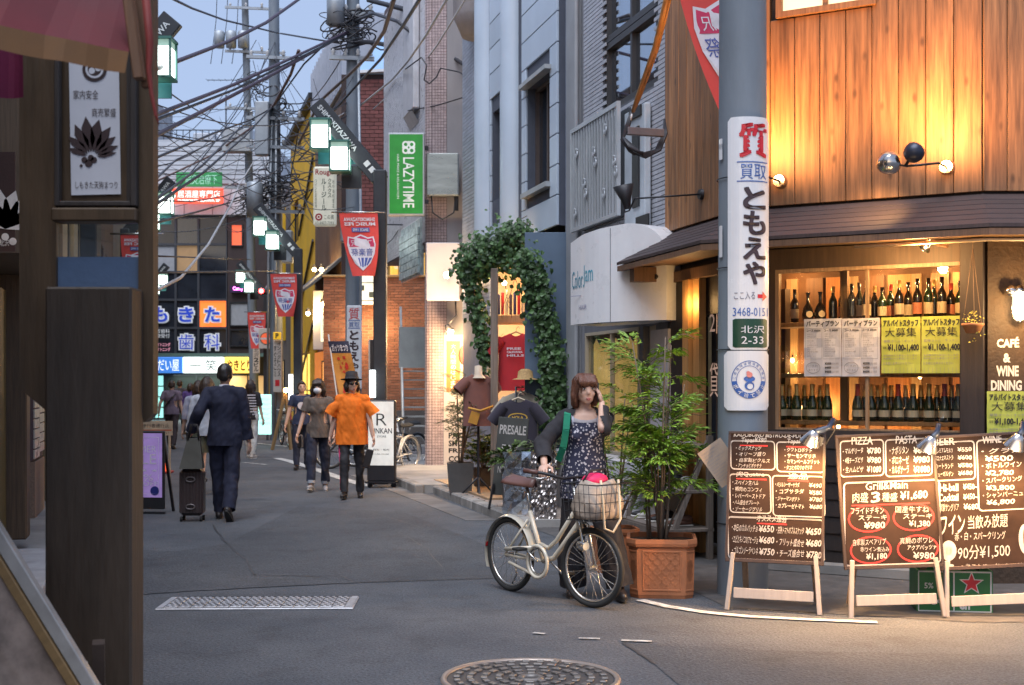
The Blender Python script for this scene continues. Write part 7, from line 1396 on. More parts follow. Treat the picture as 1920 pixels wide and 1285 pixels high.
bushy(pn, 15, .12, .39, spray(6, .25, .062, 0.016), 84, LEAF, .46, .5, 1.72, .04, .12)
p2_ = thing('potted_shrub', 'smaller shrub in a plain terracotta pot behind the woman with the bicycle', 'potted plant', (gx(1152, 10.7), 10.7, 0), .1); planter(p2_, .36, .36, .05, .9, False); bushy(p2_, 8, .07, .34, spray(5, .22, .05, .015), 42, LEAF, .36, .4, 1.15)
# ivy over the clothes shop: leaf masses along the arch
iv = thing('ivy_arch', 'dark green ivy arch hanging over the clothes shop doorway', 'ivy', (gx(940, 17.2), 17.2, 0)); I0 = iv.location
m = MB(); vn = MB()
def ivy(path, rad, n, Y):
 pts = [P(x, y, Y)-I0 for x, y in path]
 for k in range(n):
  t_ = random.random()*(len(pts)-1); i = int(t_); c = pts[i].lerp(pts[i+1], t_-i); r = rad[i]+(rad[i+1]-rad[i])*(t_-i); o = Vector((random.gauss(0, r*.5), random.gauss(0, r*.42), random.gauss(0, r*.5))); nrm = (o.normalized()*.6+Vector((random.uniform(-.5, .5), -.9, random.uniform(-.1, .7)))).normalized(); d = Vector((random.uniform(-1, 1), 0, random.uniform(-1.2, .1))); d = d-nrm*d.dot(nrm); L = random.uniform(.035, .095); leaf(m, c+o, d, nrm, L, L*.85, 0, .12)
 vn.tube(pts, .02, 5)
ivy([(878, 500), (905, 478), (945, 462), (985, 470), (1005, 500)], [.2, .26, .3, .26, .2], 2300, 17.0); ivy([(872, 475), (890, 560), (905, 630), (912, 680)], [.15, .13, .09, .05], 700, 17.0); ivy([(950, 450), (975, 440), (1000, 470)], [.2, .22, .2], 500, 16.9)
ivy([(985, 480), (1008, 540), (1022, 600), (1035, 680), (1040, 740), (1032, 800)], [.2, .17, .15, .16, .17, .13], 1900, 15.8); ivy([(900, 640), (908, 700), (915, 740)], [.08, .06, .04], 120, 17)
m.build('foliage', LEAFD, iv, 'stuff'); vn.build('vine_stem', BARK, iv)
for k in range(9):
 q = [P(random.uniform(880, 1000), 520, 17)-I0];
 for i in range(5): q.append(q[-1]+Vector((random.uniform(-.06, .06), random.uniform(-.03, .03), -random.uniform(.05, .16))))
 m = MB(); m.tube(q, .004, 4); m.build('hanging_shoot', BARK, iv)
m = MB(); [m.tube([P(x0, y0, 16.9)-I0, P(x1, y1, 16.9)-I0, P(x2, y2, 16.9)-I0], .006, 4) for x0, y0, x1, y1, x2, y2 in ((968, 425, 975, 412, 988, 405), (975, 430, 990, 418, 1000, 422), (880, 470, 868, 462, 858, 458))]
m.build('stray_shoot', BARK, iv)
# grey planters with mixed plants
GP = mat('grey_planter', (.085, .08, .078), .7, var=.15, bump=.08)
def gplant(name, label, px, py, w, h, mt, nst, nsp, h0, h1, spr, ll, lw, sprd):
 g_ = G(px, py); t = thing(name, label, 'potted plant', (g_.x, g_.y+w/2, .085), .1); m = MB(); m.lathe([(0, 0), (w*.56, 0), (w*.68, h), (w*.6, h), (w*.58, h*.9), (0, h*.9)], 4, 0, RZ(pi/4), False); m.build('pot', GP, t); bushy(t, nst, w*.2, h*.88, spray(4, spr, ll, lw), nsp, mt, sprd, h0, h1, 0, 0, (.7, 1.2)); return t
gplant('potted_olive', 'silvery olive tree in a grey planter beside the cafe poster', 862, 940, .36, .42, OLIVE, 9, 75, .5, 1.35, .24, .055, .014, .42)
gplant('potted_shrub', 'lush low shrub in the tall grey planter behind the PRESALE board', 962, 978, .26, .5, GLEAF, 7, 20, .1, .3, .2, .07, .03, .25)
gplant('potted_shrub', 'broad green plant in a grey planter beside the clothes mannequin', 905, 930, .3, .3, GLEAF, 8, 42, .1, .5, .24, .08, .03, .4)
gplant('potted_shrub', 'light green grassy plant standing at the foot of the ivy by the woman', 1022, 972, .24, .3, OLIVE, 7, 36, .3, .9, .22, .06, .016, .3)
# ================================================================ clothes shop goods
def garment(m, W, Ht, sl, M, mi=0, dep=.07, sleeve=True):
 """a T-shirt on a hanger, hanging in folds"""
 out = [(-.10, 0), (-.30*W, -.03), (-.5*W-.02, -.12)]
 n = 20
 def half(u): return W*(.5 if u > .25 else .36+.14*min(1, u/.12))*(1+.03*sin(u*9))
 rows = []
 for j in range(13):
  u = j/12; w = .09+(half(.3)-.09)*min(1, (u/.07)) if u < .07 else W*.46*(1+.10*u); z = -Ht*u; row = []
  for i in range(n+1):
   a = -pi+2*pi*i/n; fold = .012*sin(i*2.3+j*.35)*u; row.append((w*cos(a), (dep*(.35+.65*u)+fold)*sin(a), z+(.02*cos(2*a) if u < .1 else 0)))
  rows.append(row)
 vs = [v for r in rows for v in r]; k = n+1
 m.add(vs, [(j*k+i, j*k+i+1, (j+1)*k+i+1, (j+1)*k+i) for j in range(12) for i in range(n)], mi, M, True)
 if sleeve:
  for s in (-1, 1):
   a, c = Vector((s*W*.36, 0, -.06)), Vector((s*W*.68, 0, -.06-sl)); seg = [a.lerp(c, q/5) for q in range(6)]; mm = MB(); ds_ = min(dep, .068); mm.tube(seg, [ds_*1.0, ds_*1.1, ds_*1.15, ds_*1.15, ds_*1.18, ds_*1.2], 10, 0, False, False); m.add(mm.v, mm.f, mi, M, True)
def hangr(m, M, mi=0): mm = MB(); mm.tube([(-.2, 0, -.06), (-.05, 0, .01), (0, 0, .03), (.05, 0, .01), (.2, 0, -.06)], .011, 5); mm.tube([(0, 0, .03), (0, 0, .07), (.03, 0, .1), (.05, 0, .07)], .004, 4); m.add(mm.v, mm.f, mi, M, True)
HWD = wood('hanger_wood', (.35, .22, .12), .2); CRM = mat('crimson_cotton', (.42, .012, .02), .85, var=.1, sheen=.2); CRM2 = mat('brown_cotton', (.17, .065, .05), .85, var=.15, sheen=.2); NVC = mat('navy_cotton', (.025, .02, .035), .85, var=.15, sheen=.2)
t = thing('tshirt', 'red T-shirt with white chest print hanging above the rack', 'T-shirt', P(968, 628, 16.9), -.35); m = MB(); garment(m, .52, .74, .19, TR(0, 0, 0)); m.build('shirt', CRM, t); m = MB(); hangr(m, TR(0, 0, .01)); m.build('hanger', HWD, t)
m = MB(); [m.text(s_, -.1, .1+.02*k, -.2-k*.045, -.17-k*.045, -.088, 0, .03) for k, s_ in enumerate(('FREE', 'CALIFORNIA', 'HILLS'))]; m.build('chest_print', BWH, t)
t = thing('tshirt', 'dark T-shirt with a yellow oval print at the front of the rack', 'T-shirt', P(972, 752, 15.6), -.1); m = MB(); garment(m, .48, .66, .2, TR(0, 0, 0)); m.build('shirt', NVC, t); m = MB(); hangr(m, TR(0, 0, .01)); m.build('hanger', mat('pale_hanger', (.55, .45, .33), .5), t)
m = MB(); e1 = [(.12*cos(a), -.088, -.2+.055*sin(a)) for a in np.linspace(0, 2*pi, 21)]; e2 = [(.105*cos(a), -.088, -.2+.042*sin(a)) for a in np.linspace(0, 2*pi, 21)]; m.add(e1+e2, [(i, i+1, 22+i, 21+i) for i in range(20)]); m.text('HOLA', -.07, .07, -.22, -.18, -.089, 0, .03); m.rect(-.06, .1, -.34, -.32, -.088); m.build('chest_print', mat('gold_print', (.55, .33, .04), .6), t)
rk = thing('clothes_rack', 'black clothes rack behind the dark T-shirt', 'clothes rack', P(985, 735, 16.2)); zr = rk.location.z; m = MB(); m.tube([(-.12, -.45, -zr+.09), (-.12, -.45, .06), (.2, .75, .06), (.2, .75, -zr+.09)], .014, 6); m.build('rail', BLKM, rk)
for k, (c, lab) in enumerate((((.3, .26, .2), 'beige shirt right behind the dark oval print T-shirt'), ((.06, .05, .05), 'black shirt second on the rack'), ((.16, .1, .07), 'brown shirt third on the rack'), ((.42, .2, .05), 'ochre shirt farthest back on the rack'))):
 t = thing('shirt', lab, 'shirt', rk.location+Vector((-.06+.06*k, -.25+.2*k, -.03)), -.1, 'shirts on the rack'); m = MB(); garment(m, .46, .62, .2, TR(0, 0, 0)); m.build('shirt', mat('rack_cloth%d' % k, c, .85, sheen=.2), t); m = MB(); hangr(m, TR(0, 0, .01)); m.build('hanger', mat('pale_hanger', (.55, .45, .33)), t)
for x, y, Y, a, c, lab in ((1012, 640, 17.6, -.5, (.6, .2, .02), 'orange shirt hanging right behind the red T-shirt'), (1035, 640, 18.2, -.6, (.45, .35, .2), 'cream shirt hanging deep in the shop right of the orange one'), (940, 640, 18.4, -.2, (.5, .42, .3), 'pale shirt hanging behind the red T-shirt on the left')):
 t = thing('shirt', lab, 'shirt', P(x, y, Y), a, 'shirts hanging inside the shop'); m = MB(); garment(m, .46, .66, .2, TR(0, 0, 0)); m.build('shirt', mat('hung_%d' % x, c, .85), t); m = MB(); hangr(m, TR(0, 0, .01)); m.build('hanger', HWD, t)
t = thing('straw_hat', 'small straw hat resting on top of the rack', 'hat', P(985, 712, 15.9)); m = MB(); m.lathe([(.17, 0), (.1, .02), (.09, .1), (.05, .13), (0, .135)], 16); m.build('hat', mat('straw', (.35, .22, .09), .8, var=.3, sc=40), t)
mq = thing('mannequin', 'dress form in a brown T-shirt with a yellow scarf on a black stand', 'mannequin', (gx(897, 16.9), 16.9, .085), .3); m = MB(); z0 = gz(705, 16.9)-.085; garment(m, .42, .66, .14, TR(0, 0, z0), 0, .13); m.build('shirt', CRM2, mq); m = MB(); m.lathe([(.0, z0+.14), (.05, z0+.13), (.055, z0+.02), (.1, z0-.03)], 12); m.build('neck_block', mat('mannequin_cream', (.5, .4, .3), .6), mq)
m = MB(); m.cone((0, 0, .02), (0, 0, z0-.6), .018, n=8); [m.tube([(0, 0, .25), (.2*cos(a), .2*sin(a), .06), (.26*cos(a), .26*sin(a), .0)], .014, 6) for a in (.3, 2.4, 4.5)]; m.build('stand', BLKM, mq)
m = MB(); m.tube([(-.18, -.14, z0-.42), (-.02, -.17, z0-.46), (.16, -.14, z0-.4)], .018, 6); m.box((-.1, -.15, z0-.55), (.12, .02, .16), 0, RY(.3)); m.build('waist_scarf', mat('ochre_scarf', (.5, .25, .04), .7), mq)
# ledge with coloured clothes under the ivy
t = thing('shop_beam', 'pale timber beam shelf with folded clothes under the ivy arch', 'shelf', P(929, 607, 17.2)); w = 62/F*17.2; m = MB(); m.bx(0, w, 0, .35, 0, 17/F*17.2, 0, .012); m.build('beam', wood('pale_beam', (.5, .33, .18), .2), t)
for k in range(7): m = MB(); m.bx(.02+k*.055, .06+k*.055, .08, .3, .125, .40+.03*(k % 3), 0, .01); m.build('folded_cloth', mat('cloth_stripe%d' % (k % 4), ((.03, .04, .16), (.5, .03, .05), (.6, .55, .5), (.06, .05, .12))[k % 4], .85), t)
lamp(t, 'POINT', (.12, .0, .62), 5, (1, .62, .25), .05); m = MB(); m.ball((.12, .1, .55), .03, 8, 6); m.build('bulb', glow('bare_bulb', (1, .72, .38), 22), t)
for px in (927, 1012): t = thing('timber_post', ('left' if px == 927 else 'right')+' grey timber post carrying the ivy doorway', 'post', P(px, 980, 16.9).to_2d().to_3d()+Vector((0, 0, .085))); m = MB(); m.bx(-.05, .05, -.05, .05, 0, 3.0, 0, .008); m.build('post', TWOOD, t)
t = thing('presale_board', 'dark grey easel board chalked PRESALE 50% OFF among the plants', 'sign', (gx(948, 15.0), 15.0, .09), -.35); T_ = RX(-.1) @ RY(.06)
m = MB(); m.box((0, 0, .62), (.38, .02, .92), 0, None, .004); o = m.build('board', mat('easel_grey', (.05, .052, .048), .6, var=.2), t); o.matrix_local = T_
m = MB(); m.text('PRESALE', -.16, .17, .88, .99, -.013, 0, .02); m.text('50%', -.12, .1, .62, .76, -.013, 0, .02); m.text('OFF', .0, .16, .55, .64, -.013, 0, .01); m.text('NEW ITEM', -.14, .14, .42, .5, -.013, 0, .0); o = m.build('chalk_writing', CHALK, t); o.matrix_local = T_
for x0, x1, y1 in ((-.15, -.2, -.03), (.15, .2, -.03), (0, 0, .4)): m = MB(); m.beam((x0, .0, .3), (x1, y1, 0), .03, .025); m.build('leg', BLKM, t)
t = thing('vinyl_cover', 'clear vinyl garment cover standing behind the bicycle saddle', 'vinyl cover', (gx(978, 14.3), 14.3, .08)); m = MB(); vs = []
for j in range(9):
 for i in range(12): a = 2*pi*i/12; r = .2*(1+.12*sin(i*3.1+j*1.7)); vs.append((r*cos(a), r*.6*sin(a), j*.09))
m.add(vs, [(j*12+i, j*12+(i+1) % 12, (j+1)*12+(i+1) % 12, (j+1)*12+i) for j in range(8) for i in range(12)], 0, None, False); m.build('vinyl', glass('vinyl', (.88, .9, .95), .1, .55), t)
t = thing('foil_sheet', 'crumpled silvery foil curtain beside the woman', 'foil sheet', (gx(1020, 14.0), 14.0, .08)); m = MB(); n1, n2 = 16, 28; vs = [(-.14+.28*i/n1, random.uniform(-.02, .02), .75*j/n2) for j in range(n2+1) for i in range(n1+1)]; m.add(vs, [(j*(n1+1)+i, j*(n1+1)+i+1, (j+1)*(n1+1)+i+1, (j+1)*(n1+1)+i) for j in range(n2) for i in range(n1)]); m.build('sheet', mat('crumpled_foil', (.4, .37, .36), .25, metal=.9, bump=0), t)
# weathered display shelf with shoes
ds2 = thing('display_shelf', 'weathered grey timber display shelf against the tavern side wall', 'shelf', SFr.w(SFr.u(1318, -.1), -.1, 0), SFr.th); OG = wood('weathered_grey_wood', (.17, .14, .12), .3)
for z, y0 in ((.28, -.45), (.62, -.38), (1.02, -.3)): m = MB(); m.bx(-1.0, .25, y0, .0, z-.03, z, 0, .004); m.build('shelf_board', OG, ds2)
for x in (-1.0, .2): m = MB(); m.bx(x, x+.05, -.06, -.01, 0, 1.1); m.beam((x+.025, -.05, 1.05), (x+.025, -.48, .0), .045, .04); m.build('side_frame', OG, ds2)
m = MB(); m.bx(-1.0, .25, -.46, -.43, .1, .26); m.build('front_rail', OG, ds2)
sh = MB(); sh.ball((0, 0, .03), (.045, .13, .03), 12, 8, 0); sh.ball((0, .06, .06), (.04, .07, .045), 10, 7, 0); sh.box((0, 0, .008), (.075, .25, .014), 1, None, .005)
k = 0
for z, y, xs_ in ((.28, -.24, (-.85, -.72, -.5, -.38, -.1, .02)), (.62, -.2, (-.8, -.68, -.4, -.28, -.05)), (1.02, -.16, (-.8, -.66, -.3, -.1))):
 for x in xs_:
  o = sh.build('shoe', [mat('shoe_cloth%d' % (k % 3), ((.02, .02, .022), (.5, .48, .45), (.12, .05, .03))[k % 3], .6), mat('shoe_sole', (.6, .58, .55), .6)]); o.location = ds2.location+(RZ(SFr.th) @ Vector((x, y, z+.001))); o.rotation_euler = (0, 0, SFr.th+random.uniform(-.3, .3)); tag(o, '%s shoe, %s from the left on the %s board of the weathered shelf' % (('black', 'white', 'brown')[k % 3], names[list(xs_).index(x)], {.28: 'bottom', .62: 'middle', 1.02: 'top'}[z]), 'shoe', 'shoes on the display shelf'); k += 1
# ================================================================ outdoor stair, railings and bicycles by the brick house
t = thing('outdoor_stair', 'grey steel outdoor stair with pale handrails left of the tiled pillar', 'stair', (gx(778, 25.5), 25.5, 0), radians(6)); STG = mat('stair_grey', (.42, .42, .4), .6, dirt=.3); HR = mat('handrail_cream', (.5, .47, .42), .4, metal=.3)
for k in range(12): m = MB(); m.bx(-.2, .55, .22*k, .22*k+.24, .12+.19*k, .15+.19*k); m.build('tread', STG, t)
for x in (-.22, .56): m = MB(); m.beam((x, -.05, .1), (x, 2.7, 2.4), .04, .2); m.build('stringer', STG, t)
m = MB(); m.tube([(-.24, -.1, 0), (-.24, -.1, .95), (-.24, 2.6, 3.25)], .03, 6); m.tube([(-.24, -.1, .5), (-.24, 2.6, 2.8)], .025, 6); m.tube([(.3, -.5, 0), (.3, -.5, .8), (.5, -.5, .8), (.5, -.5, 0)], .03, 8); m.build('handrail', HR, t)
m = MB(); m.bx(-.3, .7, 1.0, 1.06, 1.9, 2.75); m.build('screen_panel', mat('riser_panel', (.38, .4, .38), .5, dirt=.3), t)
def wheel(t, c, R, m_tyre, m_rim, spokes=20, rt=.02, M=None):
 m = MB(); n = 36; m.tube([(R*cos(2*pi*i/n), 0, R*sin(2*pi*i/n)) for i in range(n)], rt, 8, 0, True); o = m.build('wheel', m_tyre, t); o.matrix_local = (M or Matrix.Identity(4)) @ TR(Vector(c))
 m = MB(); m.tube([((R-rt-.006)*cos(2*pi*i/n), 0, (R-rt-.006)*sin(2*pi*i/n)) for i in range(n)], .011, 6, 0, True); m.build('rim', m_rim, o)
 m = MB()
 for i in range(spokes): a = 2*pi*i/spokes; s = (1 if i % 2 else -1); m.cone((.018*cos(a+s*1.2), s*.025, .018*sin(a+s*1.2)), ((R-rt-.01)*cos(a), 0, (R-rt-.01)*sin(a)), .0016, None, 4, 0, False)
 m.build('spokes', m_rim, o); m = MB(); m.cone((0, -.04, 0), (0, .04, 0), .018, n=10); m.build('hub', m_rim, o); return o
RUB = mat('tyre_rubber', (.018, .018, .018), .75, bump=.1); CRE = mat('cream_paint', (.62, .57, .47), .35, var=.04, bump=0, coat=.4); SADL = mat('saddle_brown', (.12, .055, .045), .45, var=.2, bump=.1); STEEL = mat('bicycle_steel', (.55, .54, .52), .25, metal=.9, var=.05, bump=0)
def bicycle(t, frame, R=.28, WB=.93, hero=False, steer=0.0, tyre=RUB, basket=False):
 fx = WB; S = TR(fx-.10, 0, 0) @ RZ(steer) @ TR(-(fx-.10), 0, 0)
 wheel(t, (0, 0, R), R-.02, tyre, STEEL, 28 if hero else 16); wheel(t, (fx, 0, R), R-.02, tyre, STEEL, 28 if hero else 16, .02, S)
 BB = Vector((.40, 0, .27)); HT, HB = Vector((fx-.155, 0, .70)), Vector((fx-.115, 0, .57)); ST = Vector((.24, 0, .62)); m = MB()
 m.tube([HB+Vector((.0, 0, .02)), HB.lerp(BB, .45)+Vector((-.02, 0, -.05)), BB+Vector((.12, 0, .035)), BB], .019, 8);
 if hero: m.tube([HT+Vector((.005, 0, -.02)), HT.lerp(BB, .5)+Vector((-.03, 0, -.05)), BB+Vector((.06, 0, .10)), BB+Vector((-.03, 0, .12))], .016, 8)
 else: m.tube([HT, ST], .016, 8)
 m.tube([BB, ST], .017, 8); m.tube([HB-Vector((-.01, 0, .03)), HT+Vector((-.01, 0, .04))], .022, 10)
 for s in (-.05, .05): m.tube([(0, s, R), (.18, s*.8, R-.005), BB], .010, 6); m.tube([(0, s, R), ST+Vector((0, s*.4, -.06))], .009, 6)
 m.build('frame', frame, t); m = MB()
 for s in (-.045, .045): m.tube([(fx, s, R), (fx-.045, s, R+.16), (fx-.075, s*.9, R+.29), (fx-.105, s*.3, R+.32)], [.008, .011, .012, .012], 6)
 m.tube([(fx-.115, 0, .57), (fx-.175, 0, .86)], .012, 6); o = m.build('fork', STEEL if hero else frame, t); o.matrix_local = S
 hb = MB(); zc = .90; xs = fx-.18; hb.tube([(xs+.01, 0, zc-.06), (xs+.03, 0, zc), ], .014, 6); hb.tube([(xs-.16, -.29, zc+.05), (xs-.05, -.26, zc+.04), (xs+.03, -.13, zc), (xs+.03, .13, zc), (xs-.05, .26, zc+.04), (xs-.16, .29, zc+.05)], .011, 8); h = hb.build('handlebar', BLKM if hero else STEEL, t); h.matrix_local = S
 for s in (-1, 1):
  g = MB(); g.tube([(xs-.19, s*.295, zc+.052), (xs-.08, s*.27, zc+.043)], .017, 8); g.build('grip', SADL if hero else RUB, h)
  if hero: g = MB(); g.tube([(xs-.02, s*.22, zc+.015), (xs-.06, s*.27, zc-.0), (xs-.15, s*.31, zc+.01)], .006, 5); g.build('brake_lever', STEEL, h)
 m = MB(); m.tube([ST, Vector((.205, 0, .80))], .0125, 8); m.build('seat_post', STEEL, t)
 m = MB(); rows = []
 for i in range(9):
  u = i/8; x = .03+.27*u; w = .095*(1-u)**.8+.022; rows.append([(x, w*cos(a), .83+.035*sin(a)*(1 if sin(a) > 0 else .55)+.012*abs(cos(a))*(-2.2)+.02*(1-u)**2) for a in np.linspace(0, 2*pi, 13)[:-1]])
 vs = [v for r in rows for v in r]; m.add(vs, [(i*12+k, (i+1)*12+k, (i+1)*12+(k+1) % 12, i*12+(k+1) % 12) for i in range(8) for k in range(12)]+[tuple(range(12)), tuple(range(96, 108))[::-1]], 0, None, True); sd = m.build('saddle', SADL if hero else RUB, t)
 if hero:
  m = MB(); [m.ball((.035+.0*k, -.07+.028*k, .842), .006, 6, 4) for k in range(6)]; [m.ball((.06+.06*k, -.088+.024*k, .825), .006, 6, 4) for k in range(3)]; m.build('rivets', STEEL, sd)
  m = MB(); [m.tube([(.10+.016*cos(a*1.0), s*.05+.016*sin(a*1.0), .745+.0045*a) for a in np.linspace(0, 14, 40)], .004, 4) for s in (-1, 1)]; m.build('saddle_springs', STEEL, sd)
 m = MB(); n = 18; Rf = R+.012
 def fender(a0, a1, cx_):
  f = MB(); p = [a0+(a1-a0)*i/n for i in range(n+1)]; vs = []
  for a in p: vs += [(cx_+(Rf-.008)*cos(a), -.034, R+(Rf-.008)*sin(a)), (cx_+(Rf+.008)*cos(a), 0, R+(Rf+.008)*sin(a)), (cx_+(Rf-.008)*cos(a), .034, R+(Rf-.008)*sin(a))]
  f.add(vs, [(3*i+k, 3*i+k+1, 3*i+k+4, 3*i+k+3) for i in range(n) for k in range(2)], 0, None, True); return f
 fender(radians(15), radians(205), 0).build('rear_mudguard', frame, t)
 m = MB(); m.lathe([(.085, -.006), (.098, -.006), (.098, .006), (.085, .006), (.085, -.006)], 28, 0, TR(BB+Vector((0, -.05, 0))) @ RX(pi/2)); m.build('chainring', STEEL, t)
 if hero:
  g = MB(); q = [];
  for i in range(33): a = 2*pi*i/32; q.append((BB.x+(.115)*cos(a), -.058, BB.z+.115*sin(a)))
  g.tube(q[:-1], .014, 6, 0, True); g.tube([(BB.x-.06, -.058, BB.z+.095), (.02, -.058, R+.045)], .017, 6); g.tube([(BB.x-.06, -.058, BB.z-.095), (.06, -.058, R-.05)], .012, 6); g.build('chain_guard', frame, t)
 for s in (-1, 1):
  e = BB+Vector((s*.15*cos(.6), s*.075, s*-.15*sin(.6)+.0)); m = MB(); m.tube([BB+Vector((0, s*.06, 0)), e], .009, 6); cr = m.build('crank', STEEL, t); m = MB(); m.box(e+Vector((0, s*.05, 0)), (.085, .085, .022), 0, None, .006); m.build('pedal', RUB, cr)
 if hero or basket:
  bw = MB(); x0, x1, yy, z0, z1 = fx-.10, fx+.17, .17, .62, .87
  tp = lambda k, x, y, z: (x+(.03*k if x > fx else -.01*k), y*(1+.12*k), z)
  for j in range(5):
   k = j/4; z = z0+(z1-z0)*k; c = [tp(k, x0, -yy, z), tp(k, x1, -yy, z), tp(k, x1, yy, z), tp(k, x0, yy, z)]; bw.tube(c, .005 if j == 4 else .0026, 4, 0, True)
  for i in range(8): y = -yy+2*yy*i/7; bw.tube([tp(1, x0, y, z1), tp(0, x0, y, z0), tp(0, x1, y, z0), tp(1, x1, y, z1)], .0026, 4)
  for i in range(1, 6): x = x0+(x1-x0)*i/6; bw.tube([(x, -yy*1.12, z1), (x, -yy, z0), (x, yy, z0), (x, yy*1.12, z1)], .0026, 4)
  o = bw.build('basket', BLKM, t); o.matrix_local = S
 if hero:
  m = MB(); m.lathe([(0, -.035), (.03, -.03), (.036, .03), (.03, .045)], 14, 0, TR(fx+.005, -.08, .44) @ RY(pi/2)); m.build('headlamp', STEEL, t); m = MB(); m.lathe([(0, .05), (.03, .046)], 14, 0, TR(fx+.005, -.08, .44) @ RY(pi/2)); m.build('lamp_lens', mat('lens_pale', (.7, .65, .5), .1, spec=.9), t)
  m = MB(); m.tube([(-.06, .04, .0), (0, .055, .12), (.0, .05, R)], .008, 5); m.build('kickstand', STEEL, t); m = MB(); m.box((-R-.005, 0, R+.05), (.02, .05, .035), 0, None, .006); m.build('rear_reflector', mat('red_reflector', (.3, .01, .01), .2), t)
 return S
hx, hy = gx(957, 9.62), 9.62; hero_rz = atan2(8.88-9.62, gx(1108, 8.88)-hx)
bk0 = thing('bicycle', 'cream step-through bicycle with brown saddle and loaded wire basket held by the woman', 'bicycle', (hx, hy, 0), hero_rz); SS = bicycle(bk0, CRE, .28, .92, True, radians(10)); BKM = TR(bk0.location) @ RZ(hero_rz)
bag = thing('tote_bag', 'crumpled beige tote bag sitting in the bicycle basket', 'bag', BKM @ SS @ Vector((.97, 0, .63)), hero_rz); m = MB(); rows = []
for j in range(10):
 u = j/9; k = 1+.12*sin(u*4); rows.append([(.115*k*(1-.35*u**3)*(abs(cos(a))**.6*(1 if cos(a) > 0 else -1))*(1+.05*sin(3*a+j)), .16*k*(1-.1*u**3)*(abs(sin(a))**.6*(1 if sin(a) > 0 else -1))*(1+.05*sin(4*a+j*1.3)), .25*u+.02*sin(a*3)*u) for a in np.linspace(0, 2*pi, 21)[:-1]])
m.add([v for r in rows for v in r], [(j*20+i, j*20+(i+1) % 20, (j+1)*20+(i+1) % 20, (j+1)*20+i) for j in range(9) for i in range(20)]+[tuple(range(20))[::-1], tuple(range(180, 200))], 0, None, True); m.build('bag_body', mat('beige_canvas', (.34, .28, .23), .8, var=.35, sc=9, bump=.3, bs=20), bag); m = MB(); m.tube([(.125, -.08, .27), (.15, -.08, .1), (.13, -.05, -.06), (.14, .02, -.09), (.15, .08, .0), (.125, .08, .27)], .009, 6); m.build('handle', mat('rope_cream', (.6, .5, .36), .7), bag)
pk = thing('pink_pouch', 'bright pink and orange pouch on top of the tote bag', 'pouch', BKM @ SS @ Vector((.93, .02, .89)), hero_rz+.3); m = MB(); m.ball((0, 0, 0), (.08, .12, .05), 14, 9); m.build('pouch', mat('hot_pink', (.75, .02, .12), .6, var=.3, sc=5, bump=.2), pk); m = MB(); m.tube([(0, -.15, 0), (.02, -.1, .07), (.02, .1, .07), (0, .15, 0)], .008, 5); m.build('strap', BLKM, pk)
WBK = mat('white_bicycle_paint', (.62, .62, .62), .4, bump=0)
def pbike(px, Y, rz, frame, label, tyre=RUB, R=.32): t = thing('bicycle', label, 'bicycle', (gx(px, Y), Y, .0), rz, 'parked bicycles'); bicycle(t, frame, R, 1.02, False, 0, tyre); return t
pbike(768, 22.9, radians(-118), WBK, 'white parked bicycle by the outdoor stair', mat('white_tyre', (.5, .5, .5), .6)); pbike(782, 24.2, radians(-125), BLKM, 'black parked bicycle behind the white one at the stair')
pbike(618, 23.6, radians(-10), BLKM, 'black bicycle parked behind the masked woman and orange poncho man'); pbike(664, 24.2, radians(-14), WBK, 'pale bicycle parked behind the orange poncho man'); pbike(528, 33, radians(-70), BLKM, 'dark bicycle leaning by the second street lamp'); pbike(540, 34.5, radians(-75), mat('red_bicycle', (.3, .03, .03), .4), 'reddish bicycle behind the dark one at the second street lamp')
t = thing('easel_sign', 'golden edged slim easel board leaning by the far bicycles', 'sign', (gx(530, 30.5), 30.5, 0), .4); m = MB(); m.beam((-.25, 0, 0), (.1, .2, 1.35), .06, .06); m.beam((.2, 0, 0), (.12, .2, 1.3), .06, .06); m.build('easel', wood('golden_timber', (.42, .26, .10), .2), t); m = MB(); m.ball((.1, .1, 1.42), .06, 8, 6); m.build('lamp_globe', glow('easel_lamp', (1, .6, .2), 10), t)
t, w, h = psign('lit_menu_board', 'pale cyan lit menu board beside the striped shirt woman', 484, 740, 508, 815, 33, glow('cyan_board', (.45, 1, .85), .35), .08, 'sign'); m = MB(); [m.text('本日のメニュー', w*.1, w*.9, h*(.85-.12*k), h*(.92-.12*k), -.004, 0) for k in range(6)]; m.build('lettering', INK, t)
